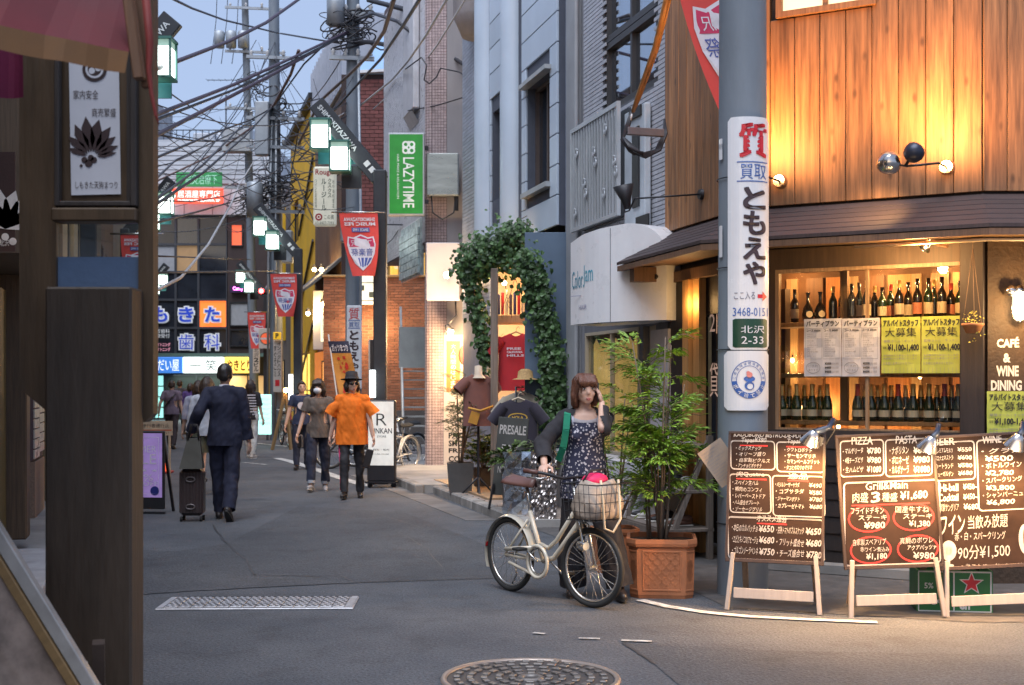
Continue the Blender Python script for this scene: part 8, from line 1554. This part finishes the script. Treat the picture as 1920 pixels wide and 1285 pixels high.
# ================================================================ people
import bmesh
from mathutils import noise as MN
def remesh(mb, vox, it=5):
 s2 = bpy.data.scenes.new('tmp'); me = bpy.data.meshes.new('x'); me.from_pydata(mb.v, [], mb.f); o = bpy.data.objects.new('x', me); s2.collection.objects.link(o)
 r = o.modifiers.new('r', 'REMESH'); r.mode = 'VOXEL'; r.voxel_size = vox; q = o.modifiers.new('s', 'SMOOTH'); q.iterations = it; q.factor = .5
 with bpy.context.temp_override(scene=s2, view_layer=s2.view_layers[0]): dg = bpy.context.evaluated_depsgraph_get()
 res = bpy.data.meshes.new_from_object(o.evaluated_get(dg)); bpy.data.scenes.remove(s2); bpy.data.objects.remove(o); return res
def skinobj(name, mb, vox, m_, parent, cuts=(), fold=0.0, extra=None, it=5, fs=9):
 me = remesh(mb, vox, it); bm = bmesh.new(); bm.from_mesh(me)
 for (p, n, test) in cuts:
  fsel = [f for f in bm.faces if test is None or test(f.calc_center_median())]; g = set(fsel)
  for f in fsel: g.update(f.verts); g.update(f.edges)
  bmesh.ops.bisect_plane(bm, geom=list(g), plane_co=p, plane_no=n, clear_outer=True)
 if fold:
  bm.normal_update()
  for v in bm.verts: c = v.co; v.co += v.normal*(MN.noise(Vector((c.x*fs*1.3, c.y*fs*1.3, c.z*fs*.55)))*fold+MN.noise(Vector((c.x*25+c.z*9, c.y*25, c.z*14)))*fold*.4)
 for f in bm.faces: f.smooth = True
 mats = m_ if isinstance(m_, (list, tuple)) else [m_]
 bm.to_mesh(me); bm.free()
 if extra is not None:
  b2 = bmesh.new(); b2.from_mesh(me); m2 = bpy.data.meshes.new('e'); m2.from_pydata(extra.v, [], extra.f); [setattr(p, 'use_smooth', True) for p in m2.polygons]; b2.from_mesh(m2); b2.to_mesh(me); b2.free()
 me.materials.clear(); [me.materials.append(x) for x in mats]; me.name = name; o = bpy.data.objects.new(name, me); COL.objects.link(o); o.parent = parent; return o
def chain(m, pts, rs, n=12):
 for i in range(len(pts)-1): m.cone(pts[i], pts[i+1], rs[i], rs[i+1], n)
 for p, r in zip(pts, rs): m.ball(p, r, n, 8)
def ik(a, t, l1, l2, pole):
 a, t = Vector(a), Vector(t); d = t-a; L = min(d.length, (l1+l2)*.999); d.normalize(); x = (l1*l1-l2*l2+L*L)/(2*L); h = sqrt(max(0, l1*l1-x*x)); pl = Vector(pole); pl = (pl-d*pl.dot(d)).normalized(); return a+d*x+pl*h, a+d*L
def hand(m, w, d, nrm, curl=.5, thumb=1, k=1.0):
 d = Vector(d).normalized(); nrm = Vector(nrm); nrm = (nrm-d*nrm.dot(d)).normalized(); s = d.cross(nrm)*thumb
 R = Matrix((s, d, nrm)).transposed().to_4x4(); m.ball(w+d*.045*k, (.036*k, .05*k, .016*k), 12, 8, 0, R)
 for i, L in enumerate((.066, .074, .069, .053)):
  p = w+d*(.082-.006*abs(i-1.2))*k+s*(.028-.0185*i)*k; dd = d; r = .0095*k
  for j, f in enumerate((.45, .32, .26)):
   a = curl*(.75+.35*j); dd = (dd*cos(a)+nrm*sin(a)).normalized() if j else (d*cos(a*.6)+nrm*sin(a*.6)).normalized(); q = p+dd*L*f*k; m.cone(p, q, r, r*.9, 8); m.ball(q, r*.9, 8, 6); p = q; r *= .92
 p = w+d*.02*k+s*.028*k; q = p+(s*.75+d*.55+nrm*.35).normalized()*.04*k; e = q+(d*.8+s*.1+nrm*.6).normalized()*.03*k; chain(m, [p, q, e], [.0125*k, .011*k, .009*k], 8)
SKIN = mat('skin', (.58, .37, .28), .5, var=.06, sc=20, bump=.03, spec=.4); HAIRB = mat('dark_brown_hair', (.035, .02, .014), .45, var=.5, sc=30, bump=.5, bs=30, stretch=(5, 5, .6)); HAIRR = mat('brown_hair', (.12, .046, .026), .42, var=.5, sc=30, bump=.6, bs=30, stretch=(5, 5, .6)); LIP = mat('lip', (.4, .12, .1), .4, bump=0); EYEW = mat('eye_white', (.6, .56, .52), .3, bump=0); EYED = mat('eye_dark', (.02, .015, .012), .2, bump=0)
def cloth(name, col, **k): return mat(name, col, .85, var=.14, sc=14, bump=.15, bs=180, **k)
def figure(label, loc, rz, Ht, vox=.013, lean=0.0, lw=(.27, -.02, .80), rw=(-.27, -.02, .80), lp=(.4, .8, 0), rp=(-.4, .8, 0), lf=(.09, 0, .08), rf=(-.09, 0, .08), fp=(0, 0), yaw=0.0, top=None, bottom=None, shoe=None, hair=None, hairm=HAIRB, curl=(.5, .5), fem=False, group=None, hd=None):
 k = Ht/1.66; t = thing('person', label, 'person', loc, rz, group); t.scale = (k, k, k); V = Vector
 sw = .15 if fem else .168; ln = lambda z: -lean*(z-.92); sh = {1: V((sw, ln(1.33), 1.335)), -1: V((-sw, ln(1.33), 1.335))}; hip = {1: V((.088, 0, .90)), -1: V((-.088, 0, .90))}
 A = {}; Lg = {}
 for s, w, p in ((1, lw, lp), (-1, rw, rp)): e, w2 = ik(sh[s], w, .265, .245, p); A[s] = [sh[s], e, w2]
 for s, f in ((1, lf), (-1, rf)): kn, an = ik(hip[s], f, .42, .405, (0, -1, .05)); Lg[s] = [hip[s], kn, an]
 C_ = lambda z, y=0: V((0, ln(z)+y, z)); b = MB()
 def torso(m, i, sk=1.0):
  m.barrel([(z, rx*(1.03 if fem and z < 1 else .95 if fem and z > 1.1 else 1)+i, ry+i) for z, rx, ry in ((.84, .07, .06), (.87, .13, .09), (.93, .152, .10), (1.0, .14, .093), (1.08, .126, .088), (1.16, .138, .094), (1.24, .153, .10), (1.31, .15, .092), (1.36, .11, .075), (1.39, .06, .05))], C_); chain(m, [sh[-1]*.9+C_(1.33)*.1, C_(1.36, .01), sh[1]*.9+C_(1.33)*.1], [.052+i, .058+i, .052+i])
  if fem: [m.ball(C_(1.21, -.058)+V((s*.062, 0, 0)), .05+i, 12, 8) for s in (1, -1)]
 torso(b, 0)
 for s in (1, -1): chain(b, A[s], [.044, .036, .025] if fem else [.048, .039, .028]); chain(b, Lg[s], [.08, .052, .036])
 for s, cu in ((1, curl[0]), (-1, curl[1])):
  pass
 hc = C_(1.545, -.012); Hy = RZ(yaw); hp = lambda x, y, z: hc+(Hy @ V((x, y, z)))
 chain(b, [C_(1.36, .012), hp(0, .015, -.07)], [.054, .046] if not fem else [.05, .04])
 b.ball(hc, (.073, .091, .104), 18, 12, 0, Hy); b.ball(hp(0, -.036, -.062), (.052, .05, .046), 14, 9, 0, Hy); b.ball(hp(0, -.055, -.092), (.026, .026, .02), 10, 7); b.cone(hp(0, -.082, .012), hp(0, -.098, -.028), .006, .010, 8); b.ball(hp(0, -.094, -.03), (.012, .011, .008), 8, 6)
 for s in (1, -1): b.ball(hp(s*.074, .008, -.012), (.01, .02, .03), 8, 6, 0, Hy); b.ball(hp(s*.034, -.064, -.03), (.026, .02, .026), 8, 6)
 ex = MB()
 for s, cu in ((1, curl[0]), (-1, curl[1])):
  fd = (A[s][2]-A[s][1]).normalized(); nr = V((-s, -.25, .1)); th = s
  if hd and s in hd: fd, nr = V(hd[s][0]), V(hd[s][1])
  hand(ex, A[s][2], fd, nr, cu, -1 if s > 0 else 1)
 body = skinobj('body', b, min(vox, .011), SKIN, t, (), 0, ex)
 # face
 m = MB(); [m.ball(hp(s*.031, -.083, .004), (.014, .008, .0065), 8, 6, 0) for s in (1, -1)]; m.build('eyes', EYEW, body); m = MB(); [m.ball(hp(s*.031, -.0895, .004), (.006, .003, .006), 8, 6) for s in (1, -1)]; [m.tube([hp(s*.014, -.091, .022), hp(s*.032, -.09, .027), hp(s*.05, -.08, .021)], .0035, 4) for s in (1, -1)]; [m.tube([hp(s*.017, -.089, .008), hp(s*.031, -.091, .0115), hp(s*.046, -.083, .007)], .002, 4) for s in (1, -1)]; m.build('pupils_and_brows', EYED, body)
 m = MB(); m.ball(hp(0, -.086, -.066), (.02, .009, .0055), 10, 6, 0, Hy); m.ball(hp(0, -.085, -.074), (.016, .009, .0055), 10, 6, 0, Hy); m.build('mouth', LIP, body)
 if hair is not None:
  m = MB(); hair(m, hp, Hy); skinobj('hair', m, .009, hairm, t, (), .006, None, 3, 22)
 info = dict(t=t, A=A, L=Lg, C=C_, hp=hp, Hy=Hy, k=k, sh=sh)
 def sleeve(m, fr, r, i, cuts):
  for s in (1, -1):
   a, e, w = A[s]
   if fr <= 1: end = a.lerp(e, fr); chain(m, [a, a.lerp(e, min(1, fr+.12))], [r[0]+i, r[1]+i]); d = (e-a).normalized()
   else: end = e.lerp(w, fr-1); chain(m, [a, e, e.lerp(w, min(1.1, fr-.88))], [r[0]+i, r[1]+i, r[2]+i]); d = (w-e).normalized()
   cuts.append((end, d, (lambda q, end=end, s=s: (q-end).length < .17 and q.x*s > .1)))
 if bottom:
  kind, bm_, i, ze = bottom[:4]; m = MB(); cuts = []
  if kind in ('pants', 'wide'):
   m.ball(C_(.95), (.155+i*.6, .105+i*.6, .13), 16, 10); m.ball(C_(.90), (.15+i*.6, .105+i*.6, .1), 16, 10)
   for s in (1, -1):
    h, kn, an = Lg[s]; q = (.084+i, .062+i, .05+i) if kind == 'pants' else (.092, .098, .105); e2 = an+(an-kn).normalized()*.06; chain(m, [h, kn, kn.lerp(an, 1.0), e2], [q[0], q[1], q[2], q[2]]); d = (an-kn).normalized(); end = kn.lerp(an, ze); cuts.append((end, d, (lambda p, end=end, s=s: (p-end).length < .24 and (p-V(Lg[s][2])).length < (p-V(Lg[-s][2])).length)))
   cuts.append((C_(1.02), (0, 0, 1), None))
  else:
   m.ball(C_(.95), (.16, .11, .13), 16, 10);
   for s in (1, -1): h, kn, an = Lg[s]; chain(m, [h, h.lerp(kn, .75), kn], [.1+i, .11+i, .11+i])
   cuts = [(V((0, 0, ze)), (0, 0, -1), None), (C_(1.03), (0, 0, 1), None)]
  skinobj({'pants': 'trousers', 'wide': 'wide_trousers'}.get(kind, 'skirt'), m, vox, bm_, t, cuts, .018)
 if top:
  tm, i, fr, hem = top[:4]; m = MB(); cuts = []; torso(m, i);
  if hem < .93: m.barrel([(hem-.08, .160+i*1.1, .11+i*1.1), (hem, .158+i*1.1, .11+i*1.1), (.95, .154+i, .103+i), (1.05, .13+i, .09+i)], C_)
  sleeve(m, fr, (.052, .047, .038), i*.75, cuts); cuts.append((C_(hem), (0, 0, -1), lambda q: abs(q.x) < .24 or True if False else (q.z < hem+.1 and abs(q.x) < .2))); cuts.append((C_(1.41), (0, -.25, 1), lambda q: q.z > 1.36 and abs(q.x) < .11)); info['top'] = skinobj(top[4] if len(top) > 4 else 'shirt', m, vox, tm, t, cuts, .017)
 if shoe:
  for s, f in ((1, lf), (-1, rf)):
   m = MB(); an = Lg[s][2]; sx, pit = fp if isinstance(fp, tuple) else (0, 0); pit = fp[0] if s > 0 else fp[1]; R_ = TR(an) @ RX(-pit) @ RZ(s*.12); q = lambda x, y, z: R_ @ V((x, y, z)); chain(m, [q(0, .035, -.04), q(0, -.05, -.042), q(0, -.155, -.053)], [.039, .041, .031]); chain(m, [q(0, .02, -.02), q(0, .005, .05)], [.042, .045]); so = skinobj('shoe', m, .009, shoe[0], t, ((q(0, 0, -.077), R_.to_3x3() @ V((0, 0, -1)), None),)); m = MB(); m.slab([(.036*cos(a)*(1.05 if sin(a) < 0 else .95), -.06+.125*sin(a)) for a in np.linspace(0, 2*pi, 17)[:-1]], -.083, -.066, 0, R_); m.build('sole', shoe[1], so)
 return info
def bob(L=.10, back=.10, fringe=True, vol=.0):
 def f(m, hp, Hy):
  m.ball(hp(0, .014, .022), (.086+vol, .098+vol, .1+vol), 16, 10, 0, Hy)
  for s in (1, -1): chain(m, [hp(s*.074, .0, .02), hp(s*.084, -.005, -.05), hp(s*.08, .0, -.05-L)], [.03, .032+vol, .02])
  chain(m, [hp(0, .07, .0), hp(0, .085, -.06), hp(0, .075, -.06-back)], [.07, .065+vol, .04]); [chain(m, [hp(s*.045, .065, -.02), hp(s*.055, .06, -.05-back)], [.05, .035]) for s in (1, -1)]
  if fringe: [chain(m, [hp(x, -.06, .085), hp(x*1.25, -.092, .05), hp(x*1.35, -.092, .024)], [.026, .018, .008]) for x in (-.05, -.028, -.006, .018, .042)]
 return f
def short(m, hp, Hy):
 m.ball(hp(0, .016, .026), (.081, .092, .092), 16, 10, 0, Hy); [m.ball(hp(s*.066, .02, -.01), (.018, .05, .05), 10, 7) for s in (1, -1)]; m.ball(hp(0, .072, -.02), (.06, .035, .065), 12, 8); m.ball(hp(0, -.055, .08), (.05, .03, .022), 10, 7)
BLKS = (mat('black_leather', (.025, .02, .02), .4, bump=.05), mat('dark_sole', (.03, .028, .026), .7))
NAVYS = cloth('navy_suit', (.010, .012, .032)); JEAN = cloth('dark_denim', (.016, .02, .042)); BLKC = cloth('black_cloth', (.018, .016, .02))
# ---- woman on the phone
def floral():
 m = mat('floral_print', (.028, .03, .06), .8, bump=.1); N = m.node_tree.nodes; L = m.node_tree.links; b = N['Principled BSDF']; v = N.new('ShaderNodeTexVoronoi'); v.inputs['Scale'].default_value = 46; tc = N.new('ShaderNodeTexCoord'); L.new(tc.outputs['Object'], v.inputs['Vector']); r = N.new('ShaderNodeValToRGB'); r.color_ramp.interpolation = 'CONSTANT'; e = r.color_ramp.elements; e[0].color = (.5, .48, .52, 1); e[1].position = .36; e[1].color = (.025, .028, .06, 1); L.new(v.outputs['Distance'], r.inputs[0]); L.new(r.outputs[0], b.inputs['Base Color']); return m
X0, Y0 = gx(1097, 9.3), 9.34; kk = 1.63/1.66; grip = (BKM @ SS @ Vector((.63, -.17, .965))-Vector((X0, Y0, 0)))/kk
w = figure('woman in black cardigan and floral apron dress holding a bicycle, phone at her ear', (X0, Y0, 0), 0, 1.63, .009, .10, (.118, -.125, 1.445), (grip.x, grip.y+.06, grip.z+.02), (.12, -.12, -1), (-.8, .5, -.3), (.25, -.13, .08), (-.09, .1, .08), (0, 0), .22, (cloth('black_cardigan', (.02, .018, .022)), .017, 1.75, .80, 'cardigan'), ('wide', BLKC, .02, 1.0), BLKS, bob(.055, .06, True, .0), HAIRR, (.55, 1.0), True, None, {1: ((-.25, .1, 1), (-1, .25, 0)), -1: ((-.15, -.8, -.35), (.1, -.3, -1))})
V = Vector; C_ = w['C']; bm = bmesh.new(); bm.from_mesh(w['top'].data); bmesh.ops.delete(bm, geom=[f for f in bm.faces if f.calc_center_median().y < C_(f.calc_center_median().z).y-.015 and abs(f.calc_center_median().x) < .118-.05*max(0, f.calc_center_median().z-1.3)/.1], context='FACES'); bm.to_mesh(w['top'].data); bm.free()
m = MB(); m.barrel([(z, rx, ry) for z, rx, ry in ((.66, .19, .15), (.74, .188, .148), (.85, .18, .14), (.95, .168, .128), (1.04, .148, .112), (1.12, .136, .106), (1.24, .145, .114), (1.34, .14, .105))], lambda z: C_(z, -.012)); [m.ball(C_(1.21, -.075)+V((s*.062, 0, 0)), .056, 12, 8) for s in (1, -1)]
skinobj('floral_dress', m, .009, floral(), w['t'], ((C_(.74), (0, 0, -1), None), (C_(1.325), (0, -.2, 1), None)), .012); m = MB(); m.ball(C_(1.31, -.015), (.118, .104, .1), 16, 10); skinobj('inner_top', m, .009, cloth('grey_camisole', (.42, .4, .42)), w['t'], ((C_(1.375), (0, -.5, 1), None),), .004)
m = MB(); [m.tube([C_(1.28, -.1)+V((s*.09, 0, 0)), C_(1.37, -.045)+V((s*.10, 0, 0)), C_(1.385, .03)+V((s*.10, 0, 0))], .012, 6) for s in (1, -1)]; m.build('dress_strap', cloth('pale_strap', (.45, .44, .5)), w['t']); m = MB(); p = [C_(1.395, .02)+V((-.125, 0, 0)), C_(1.36, -.08)+V((-.135, 0, 0)), C_(1.25, -.125)+V((-.145, 0, 0)), C_(1.12, -.12)+V((-.165, 0, 0)), C_(1.02, -.06)+V((-.2, 0, 0))]
for i in range(4): m.beam(p[i], p[i+1], .05, .012, 0, .003, (0, -1, .3))
m.build('bag_strap', cloth('green_strap', (.01, .2, .11)), w['t']); m = MB(); hp = w['hp']
for k in range(70):
 a = -pi/2+random.choice((-1, 1))*random.uniform(.35, 2.9); L = random.uniform(.10, .20) if abs(a+pi/2) > .8 else random.uniform(.07, .10); r = lambda q: (.083+.02*q)*(1+.06*sin(q*7+k)); m.tube([hp(r(q)*cos(a)*(.55+.45*min(1, q*3)), r(q)*1.1*sin(a)*(.55+.45*min(1, q*3))+.008, .118-L*q-.05*q*q) for q in np.linspace(0, 1, 7)], [.004, .004, .0036, .003, .0026, .002, .001], 4)
m.build('loose_hair', HAIRR, w['t'], 'stuff'); m = MB(); hw = w['hp'](.086, -.035, -.02); m.box(hw, (.012, .07, .13), 0, RX(-.25), .003); ph = m.build('phone', BLKM, w['t'])
# ---- the pair walking towards the camera
ORG = mat('orange_cotton', (.80, .17, .008), .85, var=.04, sc=14, bump=.15, bs=180); o_ = figure('man in orange hooded poncho top, black hat and sunglasses walking towards us', (gx(660, 17.5), 17.5, 0), .05, 1.68, .012, 0, (.30, -.05, .78), (-.30, .02, .80), (.4, .6, -.3), (-.4, .6, -.3), (.10, .12, .08), (-.09, -.15, .08), (0, .1), .45, None, ('pants', mat('black_tight_denim', (.02, .018, .022), .7), .002, .98), BLKS, bob(.05, .03, False), HAIRB)
C_ = o_['C']; m = MB(); m.barrel([(.66, .225, .145), (.74, .222, .145), (.9, .212, .14), (1.1, .2, .135), (1.25, .19, .128), (1.33, .165, .11), (1.38, .1, .08)], C_); chain(m, [o_['sh'][-1], C_(1.36), o_['sh'][1]], [.068, .075, .068]); cuts = [(C_(.73), (0, 0, -1), None)]
for s in (1, -1): a = o_['sh'][s]; e = a+V((s*.13, 0, -.2)); chain(m, [a+V((-s*.05, 0, -.03)), a.lerp(e, .6), e+V((s*.03, 0, -.05))], [.068, .082, .092]); cuts.append((e, (e-a).normalized(), (lambda q, e=e, s=s: q.x*s > .22 and (q-e).length < .3)))
m.tube([C_(1.38, -.055), C_(1.385)+V((.075, 0, 0)), C_(1.39, .06), C_(1.385)+V((-.075, 0, 0))], .034, 8, 0, True); m.ball(C_(1.33, .09), (.12, .06, .09), 12, 8); pc = skinobj('poncho_top', m, .012, ORG, o_['t'], cuts, .017)
hp = o_['hp']; m = MB(); m.lathe([(.145, .062), (.15, .066), (.098, .075), (.088, .10), (.08, .165), (.05, .178), (0, .172)], 24, 0, TR(hp(0, .012, -.005)) @ RX(-.1)); m.build('hat', mat('black_felt', (.02, .016, .018), .8, bump=.2), o_['t'])
m = MB(); [m.ball(hp(s*.033, -.092, .004), (.027, .008, .021), 10, 7, 0, o_['Hy']) for s in (1, -1)]; [m.tube([hp(s*.055, -.085, .008), hp(s*.08, .0, .005)], .005, 5) for s in (1, -1)]; m.build('sunglasses', mat('black_lens', (.01, .01, .012), .08, bump=0), o_['t']); kn, an = o_['L'][-1][1:]; m = MB(); m.tube([o_['L'][-1][0]+V((-.092, 0, -.1)), kn+V((-.062, 0, 0)), an+V((-.05, 0, .03))], .010, 5); m.build('pink_stripe', cloth('pink_stripe_cloth', (.6, .04, .14)), o_['t'])
t = thing('clutch_bag', 'black clutch bag held low in the hand of the orange poncho man', 'bag', P(690, 856, 17.42)); m = MB(); m.box((0, 0, -.03), (.10, .03, .26), 0, RY(.25), .01); m.build('bag_body', BLKS[0], t)
mk = figure('woman in grey brown T-shirt, jeans and white face mask walking beside the orange poncho man', (gx(597, 18.7), 18.7, 0), .05, 1.63, .012, 0, (.24, -.1, .80), (-.30, -.12, .82), (.4, .7, -.3), (-.5, .7, -.3), (.09, .12, .08), (-.09, -.2, .08), (-.1, .2), -.1, (cloth('taupe_cotton', (.115, .09, .075)), .028, .62, .80), ('pants', JEAN, .012, .86), (mat('sneaker_grey', (.3, .29, .3), .6), mat('shoe_sole', (.6, .58, .55))), bob(.09, .08, True, .012), HAIRB, (.5, .5), True)
hp = mk['hp']; m = MB(); m.ball(hp(0, -.058, -.05), (.062, .055, .05), 14, 9, 0, mk['Hy']); m.build('face_mask', mat('white_mask', (.62, .64, .68), .7, bump=.05), mk['t'])
m = MB()
for s in (1, -1): kn, an = mk['L'][s][1:]; d = (an-kn).normalized(); m.cone(kn.lerp(an, .82), kn.lerp(an, .93), .062, .062, 14, 0, False)
m.build('jean_cuff', cloth('pale_denim', (.3, .32, .36)), mk['t'])
t = thing('shoulder_bag', 'dark shoulder bag hanging at the masked woman side', 'bag', P(563, 828, 18.9)); m = MB(); m.box((0, 0, 0), (.06, .2, .2), 0, None, .02); m.tube([(0, -.08, .1), (.02, 0, .35), (0, .08, .1)], .01, 5); m.build('bag_body', BLKS[0], t)
nv = figure('person in navy T-shirt with white print and jeans behind the masked woman', (gx(566, 23.4), 23.4, 0), .1, 1.62, .014, 0, (.26, 0, .8), (-.3, -.06, .82), (.4, .8, -.3), (-.4, .8, -.3), (.09, .14, .08), (-.09, -.12, .08), (0, .1), .2, (cloth('navy_tee', (.02, .03, .075)), .024, .55, .85), ('pants', JEAN, .008, .97), BLKS, short, HAIRB)
m = MB(); m.disc((.0, 1.2), .07, -.142, 0, 14); m.build('chest_print', BWH, nv['t'])
# ---- businessman and the others walking away
bz = figure('businessman in navy suit walking away, hand on a suitcase, one shoe sole showing', (gx(421, 14.75), 14.75, 0), pi, 1.80, .011, .03, (.345, .05, .93), (-.25, -.04, .82), (.1, 1, -.3), (-.5, .6, -.3), (.075, -.08, .08), (-.10, .26, .13), (0, -.85), 0, (NAVYS, .026, 1.93, .79, 'suit_jacket'), ('pants', NAVYS, .018, 1.0), BLKS, short, mat('black_hair', (.018, .015, .014), .4, var=.4, sc=30, bump=.5, bs=30), (.7, .4))
C_ = bz['C']; m = MB(); m.lathe([(.062, 0), (.056, .035), (.05, .04)], 18, 0, TR(C_(1.395, .012))); m.build('shirt_collar', cloth('white_shirt', (.6, .6, .66)), bz['t']); m = MB(); m.lathe([(.085, -.03), (.066, .03), (.062, .02)], 18, 0, TR(C_(1.385, .012))); m.build('jacket_collar', NAVYS, bz['t'])
SC_ = mat('suitcase_shell', (.05, .035, .035), .35, var=.15, bump=.03, coat=.3); t = thing('suitcase', 'ribbed dark trolley suitcase rolled by the businessman', 'suitcase', (gx(361, 14.6), 14.6, 0), .05); m = MB(); m.box((0, 0, .33), (.27, .22, .53), 0, None, .04); m.build('shell', SC_, t)
for kx in range(7): m = MB(); m.bx(-.115+.036*kx, -.100+.036*kx, -.117, -.109, .1, .56); m.build('rib', SC_, t)
for z in (.17, .48): m = MB(); m.tube([(.05*cos(a), -.125, z+.028*sin(a)) for a in np.linspace(0, 2*pi, 13)[:-1]], .009, 6, 0, True); m.build('side_handle', mat('suitcase_trim', (.16, .14, .14), .4, metal=.5), t)
for x in (-.11, .11):
 for y in (-.08, .08): m = MB(); m.cone((x-.012, y, .03), (x+.012, y, .03), .03, n=12); m.build('caster', RUB, t)
m = MB(); [m.cone((x, .1, .58), (x, .1, .93), .009, n=6) for x in (-.07, .07)]; m.tube([(-.08, .1, .94), (.08, .1, .94)], .013, 6); m.build('trolley_handle', BLKM, t)
t = thing('leather_tote', 'dark green grey leather tote standing on the suitcase', 'bag', (gx(360, 14.5), 14.5, .605), .1); m = MB(); m.add([(-.13, -.09, 0), (.13, -.09, 0), (.13, .09, 0), (-.13, .09, 0), (-.05, -.03, .34), (.09, -.03, .34), (.09, .03, .34), (-.05, .03, .34)], [(0, 3, 2, 1), (4, 5, 6, 7), (0, 1, 5, 4), (1, 2, 6, 5), (2, 3, 7, 6), (3, 0, 4, 7)]); m.build('bag_body', mat('olive_leather', (.075, .072, .06), .4, var=.2, bump=.1), t); m = MB(); m.tube([(-.04, -.035, .32), (-.01, -.04, .5), (.06, -.04, .5), (.08, -.035, .32)], .009, 6); m.tube([(-.04, .035, .32), (-.01, .04, .48), (.06, .04, .48), (.08, .035, .32)], .009, 6); m.build('handle', BLKS[0], t)
figure('woman in white cardigan and short dark skirt walking away left of the businessman', (gx(388, 18.0), 18.0, 0), pi, 1.66, .013, 0, (.25, 0, .8), (-.25, 0, .8), lf=(.09, .12, .08), rf=(-.09, -.14, .08), fp=(-.3, 0), top=(cloth('white_cardigan', (.5, .52, .58)), .03, 1.8, .84, 'cardigan'), bottom=('skirt', cloth('olive_skirt', (.06, .062, .04)), .02, .60), shoe=(mat('beige_shoe', (.45, .4, .36), .6), mat('shoe_sole', (.6, .58, .55))), hair=bob(.12, .14, False, .004), fem=True)
figure('woman beside the businessman with pale blouse and white hair band walking away', (gx(372, 20.5), 20.5, 0), pi, 1.62, .014, 0, lf=(.09, -.1, .08), rf=(-.09, .1, .08), top=(cloth('pale_blue_blouse', (.36, .38, .5)), .026, 1.2, .84), bottom=('skirt', BLKC, .02, .55), shoe=BLKS, hair=bob(.05, .08, False), fem=True)
sw_ = figure('woman in black and white striped top and white trousers walking away', (gx(470, 27), 27, 0), pi-.2, 1.66, .014, 0, lf=(.08, -.1, .08), rf=(-.08, .1, .08), top=(BLKC, .02, .9, .82), bottom=('pants', cloth('white_cotton', (.55, .54, .52)), .012, .96), shoe=(mat('beige_shoe', (.45, .4, .36), .6), mat('shoe_sole', (.6, .58, .55))), hair=bob(.08, .1, False), fem=True)
m = MB(); [m.lathe([((.166 if z < 1.12 else .172)+(.01 if z < 1 else 0), z), ((.166 if z < 1.12 else .172)+(.01 if z < 1 else 0), z+.024)], 24, 0, Matrix.Diagonal((1, .72, 1, 1))) for z in np.arange(.86, 1.33, .058)]; m.build('stripes', BWH, sw_['t'])
gm = figure('man in mauve grey T-shirt with a crossbody strap walking away at the left', (gx(322, 31), 31, 0), pi, 1.66, .015, 0, (.3, .05, .86), (-.27, 0, .8), lf=(.09, -.16, .08), rf=(-.09, .2, .1), fp=(0, -.5), top=(cloth('mauve_grey', (.16, .12, .16)), .03, .6, .84), bottom=('pants', cloth('brown_black_trousers', (.04, .028, .03)), .014, .97), shoe=BLKS, hair=short)
m = MB(); m.tube([(-.13, .03, 1.36), (-.03, -.16, 1.25), (.15, -.13, 1.0)], .018, 6); m.tube([(-.13, .03, 1.36), (-.05, .16, 1.25), (.15, .12, 1.0)], .018, 6); m.build('crossbody_strap', BLKS[0], gm['t'])
figure('person in purple hooded top walking away near the street end', (gx(357, 37), 37, 0), pi, 1.6, .016, 0, lf=(.09, -.15, .08), rf=(-.09, .12, .08), top=(cloth('purple_hoodie', (.09, .05, .2)), .035, 1.9, .82, 'hooded_top'), bottom=('pants', BLKC, .01, .97), shoe=BLKS, hair=bob(.04, .04, False))
figure('dark dressed person far up the street behind the mauve T-shirt man', (gx(337, 40), 40, 0), pi, 1.7, .018, 0, lf=(.09, .12, .08), rf=(-.09, -.12, .08), top=(cloth('charcoal', (.05, .045, .05)), .03, 1.9, .82), bottom=('pants', BLKC, .01, .97), shoe=BLKS, hair=short)
